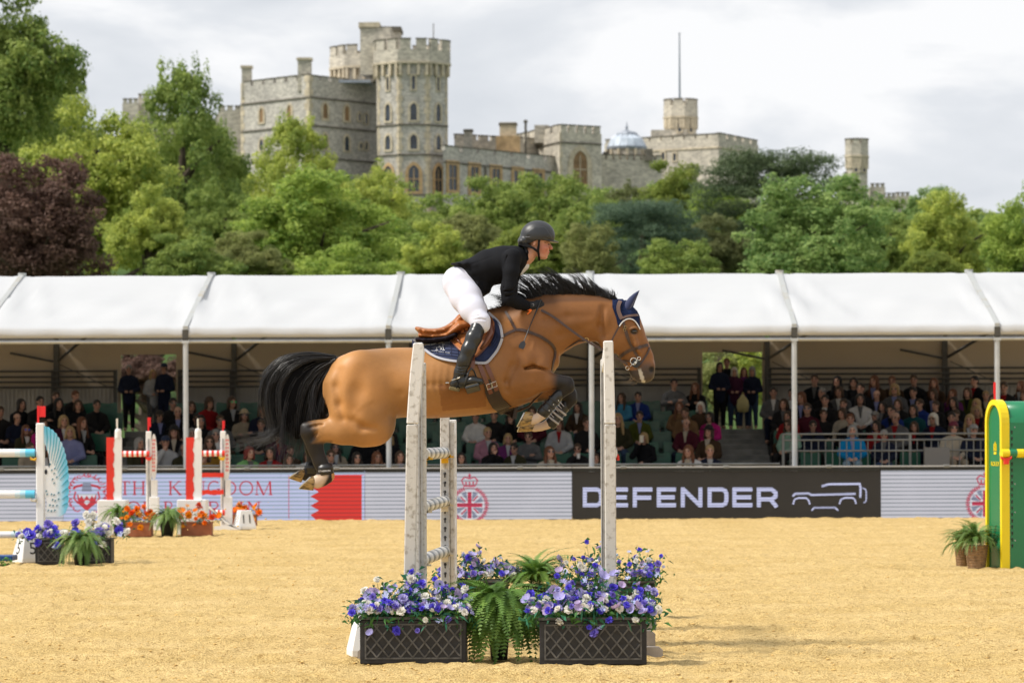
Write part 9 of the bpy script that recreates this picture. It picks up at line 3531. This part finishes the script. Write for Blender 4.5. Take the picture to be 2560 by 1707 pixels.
# (pixel x, pixel y of the face, jacket, hair, hair style, glasses, pose)
SPEC = '''
1 1030 dark brown short 0 lap|29 1046 navy brown thin 0 lap|60 1010 black dark bob 0 lap|73 1004 dark black short 0 fold|125 1008 black black long 0 lap|143 992 dark brown short 0 lap|188 990 dark auburn short 0 lap
181 1012 black brown bob 0 fold|222 1013 dark dark short 0 lap|140 1051 plum blond bob 0 lap|192 1057 dark auburn long 0 lap|174 1079 lavender blond bob 0 lap|69 1076 olive auburn long blue lap|88 1060 magenta brown bob 0 lap
78 1120 beige brown short 0 lap|119 1128 white brown bob 0 lap|435 1008 dark dark short 1 lap|420 1030 black grey thin 0 lap|399 1040 navy dark cap 1 lap|449 1049 black dark short 1 fold|434 1079 black black hat 0 lap
414 1106 light_grey navy cap 0 chin|452 1124 olive brown thin 0 lap|358 1108 olive grey bob 0 lap|479 1084 grey grey bob 0 lap|477 1016 black brown bob 0 lap|517 1008 red brown hat 0 lap|503 1051 black dark bob 1 lap
555 1051 grey brown short 1 lap|582 1005 dark brown bob green lap|612 1038 beige beige hat 1 fold|637 1023 navy brown bob 0 lap|524 1102 mustard brown long 1 lap|540 1087 white grey short 1 lap|625 1130 green red bob 0 lap|511 1138 mustard brown bob 0 chin
651 1062 dark brown short 0 lap|696 1089 plum dark bob 0 lap|661 1130 red dark bob 0 lap|678 1148 brown brown long 0 lap|731 1128 brown brown short 0 lap|756 1140 white dark bob 0 lap|828 1139 navy brown short 1 lap|843 1118 beige dark long 1 lap
895 1144 black dark long 1 lap|942 1143 brown auburn long 0 lap|904 1095 black brown short 0 lap|972 1098 black blond bob 0 lap|1005 1140 beige brown bob 0 lap|960 1060 dark brown short 0 lap
1186 1042 white dark short 0 lap|1226 1037 dark brown short 0 lap|1272 1045 black dark long 0 chin|1223 1082 pink blond short 0 lap|1241 1096 purple blond bob 0 lap|1237 1119 black black bob 0 chin|1271 1121 olive black short 1 lap
1321 1092 grey brown short 1 fold|1155 1144 black dark long 0 lap|1382 1127 cream auburn long 1 lap|1444 1122 dark brown short 1 chin|1442 1017 brown dark long 0 lap|1398 1060 light_grey brown bob 0 lap|1493 1146 navy brown bob 0 lap
1330 1030 maroon brown bob 0 lap|1470 1058 dark brown short 0 lap
1546 994 light_blue brown long 0 lap|1594 991 blue dark short 0 lap|1687 958 grey dark short 0 fold|1732 967 black auburn long 0 fold|1545 1047 olive blond long 0 lap|1599 1040 moss dark short 0 lap|1608 1094 black blond bob 0 chin
1697 1016 tan auburn long 0 lap|1714 1032 tan brown short 0 lap|1749 1018 brown white bob 0 lap|1770 1042 magenta dark bob 1 lap|1712 1060 maroon auburn thin 0 lap|1763 1078 brown black hat 0 lap|1722 1128 white auburn long 0 lap|1775 1126 navy blond short 0 lap
1933 980 grey dark short 0 lap|1951 984 black dark short 0 lap|1957 1009 dark brown bob 0 lap|1969 1040 red brown bob 0 lap|1971 1062 mint brown long 1 lap|2034 948 black brown short 0 lap|2004 994 black auburn bob 0 lap|2011 1021 maroon brown short 1 lap
2026 1036 dark brown short 0 lap|2044 981 dark grey short 0 fold|2087 952 black black long 0 lap|2098 979 grey brown bob 0 lap|2117 997 white dark bob 0 lap|2132 955 black dark bob 0 lap|2146 970 black dark short 0 lap|2152 988 black brown thin 0 lap
2183 952 brown auburn long 0 lap|2201 973 grey blond bob 1 lap|2224 952 brown auburn short 0 lap|2248 981 black dark short 0 lap|2283 950 black brown short 0 lap|2332 957 brown auburn long 0 lap|2352 983 purple auburn long 0 lap|2406 981 moss brown bob 0 lap
2426 952 black black short 0 lap|2221 1010 dark brown bob 0 lap|2226 1026 blue dark short 1 lap|2267 1009 blue brown short 1 lap|2279 1024 teal dark bob 0 lap|2238 1045 grey auburn thin 0 lap|2295 1047 navy white bob 1 lap|2342 1043 black dark short 0 lap
2382 1036 navy brown short 0 lap|2402 1050 brown blond long 0 lap|2433 1009 dark blond long 0 lap|2443 1028 dark blond bob 0 lap|2453 1045 brown auburn long 0 lap|2464 988 dark blond short 0 lap|2477 1000 black brown short 0 lap|2064 1033 cream brown bob 0 lap
2126 1047 black auburn short 0 lap|2178 1042 dark grey cap 0 lap|2190 1064 red dark bob 0 lap|2245 1068 black brown bob 0 lap|2033 1064 navy dark short 1 lap|2510 969 dark brown short 0 lap|2524 990 dark auburn short 0 lap|2545 964 black auburn long 0 lap
2090 1010 dark brown short 0 lap|2170 1015 dark dark bob 0 lap|2320 1015 dark brown short 0 lap|2375 1005 black dark bob 0 lap|2300 985 dark brown bob 0 lap|2060 1000 dark dark short 0 lap
'''
plist = []
for ent in SPEC.replace('\n', '|').split('|'):
 f = ent.split()
 if len(f) < 7:
  continue
 gls = 0 if f[5] == '0' else (1 if f[5] == '1' else f[5])
 x, y = float(f[0]), float(f[1])
 rows_y = [P(x, 1100, ROW_Y[r]) for r in range(NROW)]
 best = min(range(NROW), key=lambda r: abs((CH - (ROW_Z[r] + HEADZ)) / ROW_Y[r] * FP + PY - (x - PX) * TH * 1.0 - y))
 plist.append([best, x, y, f[2].replace('_', ' '), f[3], f[4], gls, f[6]])
rp = random.Random(5)
for r in range(NROW):
 row = sorted([p for p in plist if p[0] == r], key=lambda p: p[1])
 last = -99
 for i, (r_, x, y, jac, hair, hs_, gls, pose) in enumerate(row):
  p = P(x, y, ROW_Y[r])
  X = p.x
  if X - last < .40:
   X = last + .40
  last = X
  sc = min(1.08, max(.92, (p.z - ROW_Z[r]) / HEADZ))
  what = {'short': f'{hair} hair', 'long': f'long {hair} hair', 'bob': f'{hair} hair', 'thin': f'thinning {hair} hair', 'cap': f'{hair} cap', 'hat': f'{hair} hat'}[hs_]
  lab = f'spectator in {jac} top, {what}, {ORD[i + 1]} from left in {ROWN[r]} row'
  tro = rp.choice(['black', 'dark', 'navy', 'jeans', 'dark', 'brown'])
  yaw = max(-.5, min(.5, (1250 - x) / 2600)) + rp.uniform(-.38, .38)
  person(lab, X, ROW_Y[r], ROW_Z[r], sc, yaw, pose, jac, tro, hair, hs_, gls, 'spectators seated in the stand', rp.uniform(-.10, .10))
# the raised seats at the front right
PLZ = .56
for (x, y, jac, tro, hair, hs_, gls, pose, lab) in (
  (2131, 1076, 'bright blue', 'pale jeans', 'grey', 'bob', 0, 'lap', 'grey haired spectator in bright blue coat behind the metal barrier'),
  (2210, 1087, 'navy', 'jeans', 'grey', 'short', 1, 'lap', 'spectator in navy jacket and sunglasses right of the bright blue coat'),
  (2386, 1070, 'cream', 'beige', 'maroon', 'beanie', 1, 'lap', 'spectator in cream coat and maroon hat at the right end'),
  (2437, 1076, 'navy', 'black', 'grey', 'cap', 0, 'lap', 'spectator in dark blue coat and grey flat cap at the right end')):
 p = P(x, y, 78.75)
 person(lab, p.x, 78.75, PLZ, min(1.08, (p.z - PLZ) / HEADZ), rp.uniform(-.1, .3), pose, jac, tro, hair, hs_, gls, 'spectators on the raised platform')
 o = mobj('folding_seat', seat_me, None, stand, (p.x, 78.75, PLZ))
# standing in the two doorways
for (x, y, jac, tro, hair, hs_, gls, yaw, lab, dy) in (
  (322, 924, 'navy', 'black', 'grey', 'short', 0, .1, 'steward in dark navy coat standing in the left doorway', 0),
  (384, 942, 'light grey', 'grey', 'blond', 'long', 0, .5, 'blond woman in pale top standing in the left doorway', .3),
  (408, 921, 'navy', 'navy', 'navy', 'cap', 0, -.4, 'steward in navy jacket and cap standing in the left doorway', .1),
  (1800, 917, 'navy', 'black', 'dark', 'bob', 0, .1, 'steward in dark navy coat standing in the right doorway', -.1),
  (1817, 908, 'black', 'jeans', 'auburn', 'short', 0, 0, 'tall fair haired man at the back of the right doorway', .55),
  (1836, 936, 'plum', 'jeans', 'white', 'bob', 1, 0, 'white haired woman in plum top in the right doorway', .15),
  (1860, 935, 'purple', 'jeans', 'auburn', 'long', 0, .1, 'long haired woman in purple top in the right doorway', .45),
  (1880, 936, 'navy', 'jeans', 'grey', 'beanie', 0, -.2, 'woman in navy coat and grey hood in the right doorway', .1)):
 Yk = 86.7 + dy
 p = P(x, y, Yk)
 person(lab, p.x, Yk, 1.805, min(1.06, max(.82, (p.z - 1.80) / 1.60)), yaw, 'stand', jac, tro, hair, hs_, gls, 'people standing in the doorways of the stand', 0, .92)
bag = thing('carrier_bag', 'pale yellow carrier bag held by a woman in the right doorway', 'bag', (0, 0, 0))
c = P(1857, 1009, 86.45)
mb = MB()
mb.sm = True
mb.lathe([(.02, -.20), (.12, -.18), (.145, -.05), (.125, .08), (.06, .16), (.015, .22)], 12, Matrix.Translation((c.x, 86.45, c.z)) @ Matrix.Diagonal((1, .6, 1, 1)))
mb.build('pouch', mat('bag_yellow', (.46, .40, .18), .6, var=.1, vscale=8), bag)
mb = MB()
mb.tube([(c.x - .03, 86.45, c.z + .19), (c.x, 86.45, c.z + .27), (c.x + .03, 86.45, c.z + .19)], .008, 6)
mb.build('handle', MATS['bag_yellow'], bag)
for (x, y, nm, lab, cat_, sz, cl) in ((1604, 1097, 'phone', 'white phone held up to photograph from the third row', 'phone', (.04, .008, .075), (.62, .58, .48)), (1446, 1140, 'paper_cup', 'white paper cup held by the man in the dark hoodie', 'cup', (.035, .035, .05), (.75, .74, .72))):
 rr_ = min(range(NROW), key=lambda r: abs((CH - (ROW_Z[r] + HEADZ)) / ROW_Y[r] * FP + PY - (x - PX) * TH - (y - (3 if nm == 'phone' else 18))))
 p = P(x, y, ROW_Y[rr_] - .17)
 t_ = thing(nm, lab, cat_, tuple(p))
 if nm == 'phone':
  MB().box((-sz[0], -sz[1], -sz[2]), (sz[0], sz[1], sz[2])).build('case', mat('phone_case', cl, .4), t_, .006)
 else:
  MB().lathe([(.028, -.05), (.036, .045), (.039, .045), (.039, .055)], 14).build('cup', mat('paper_white', cl, .6), t_)
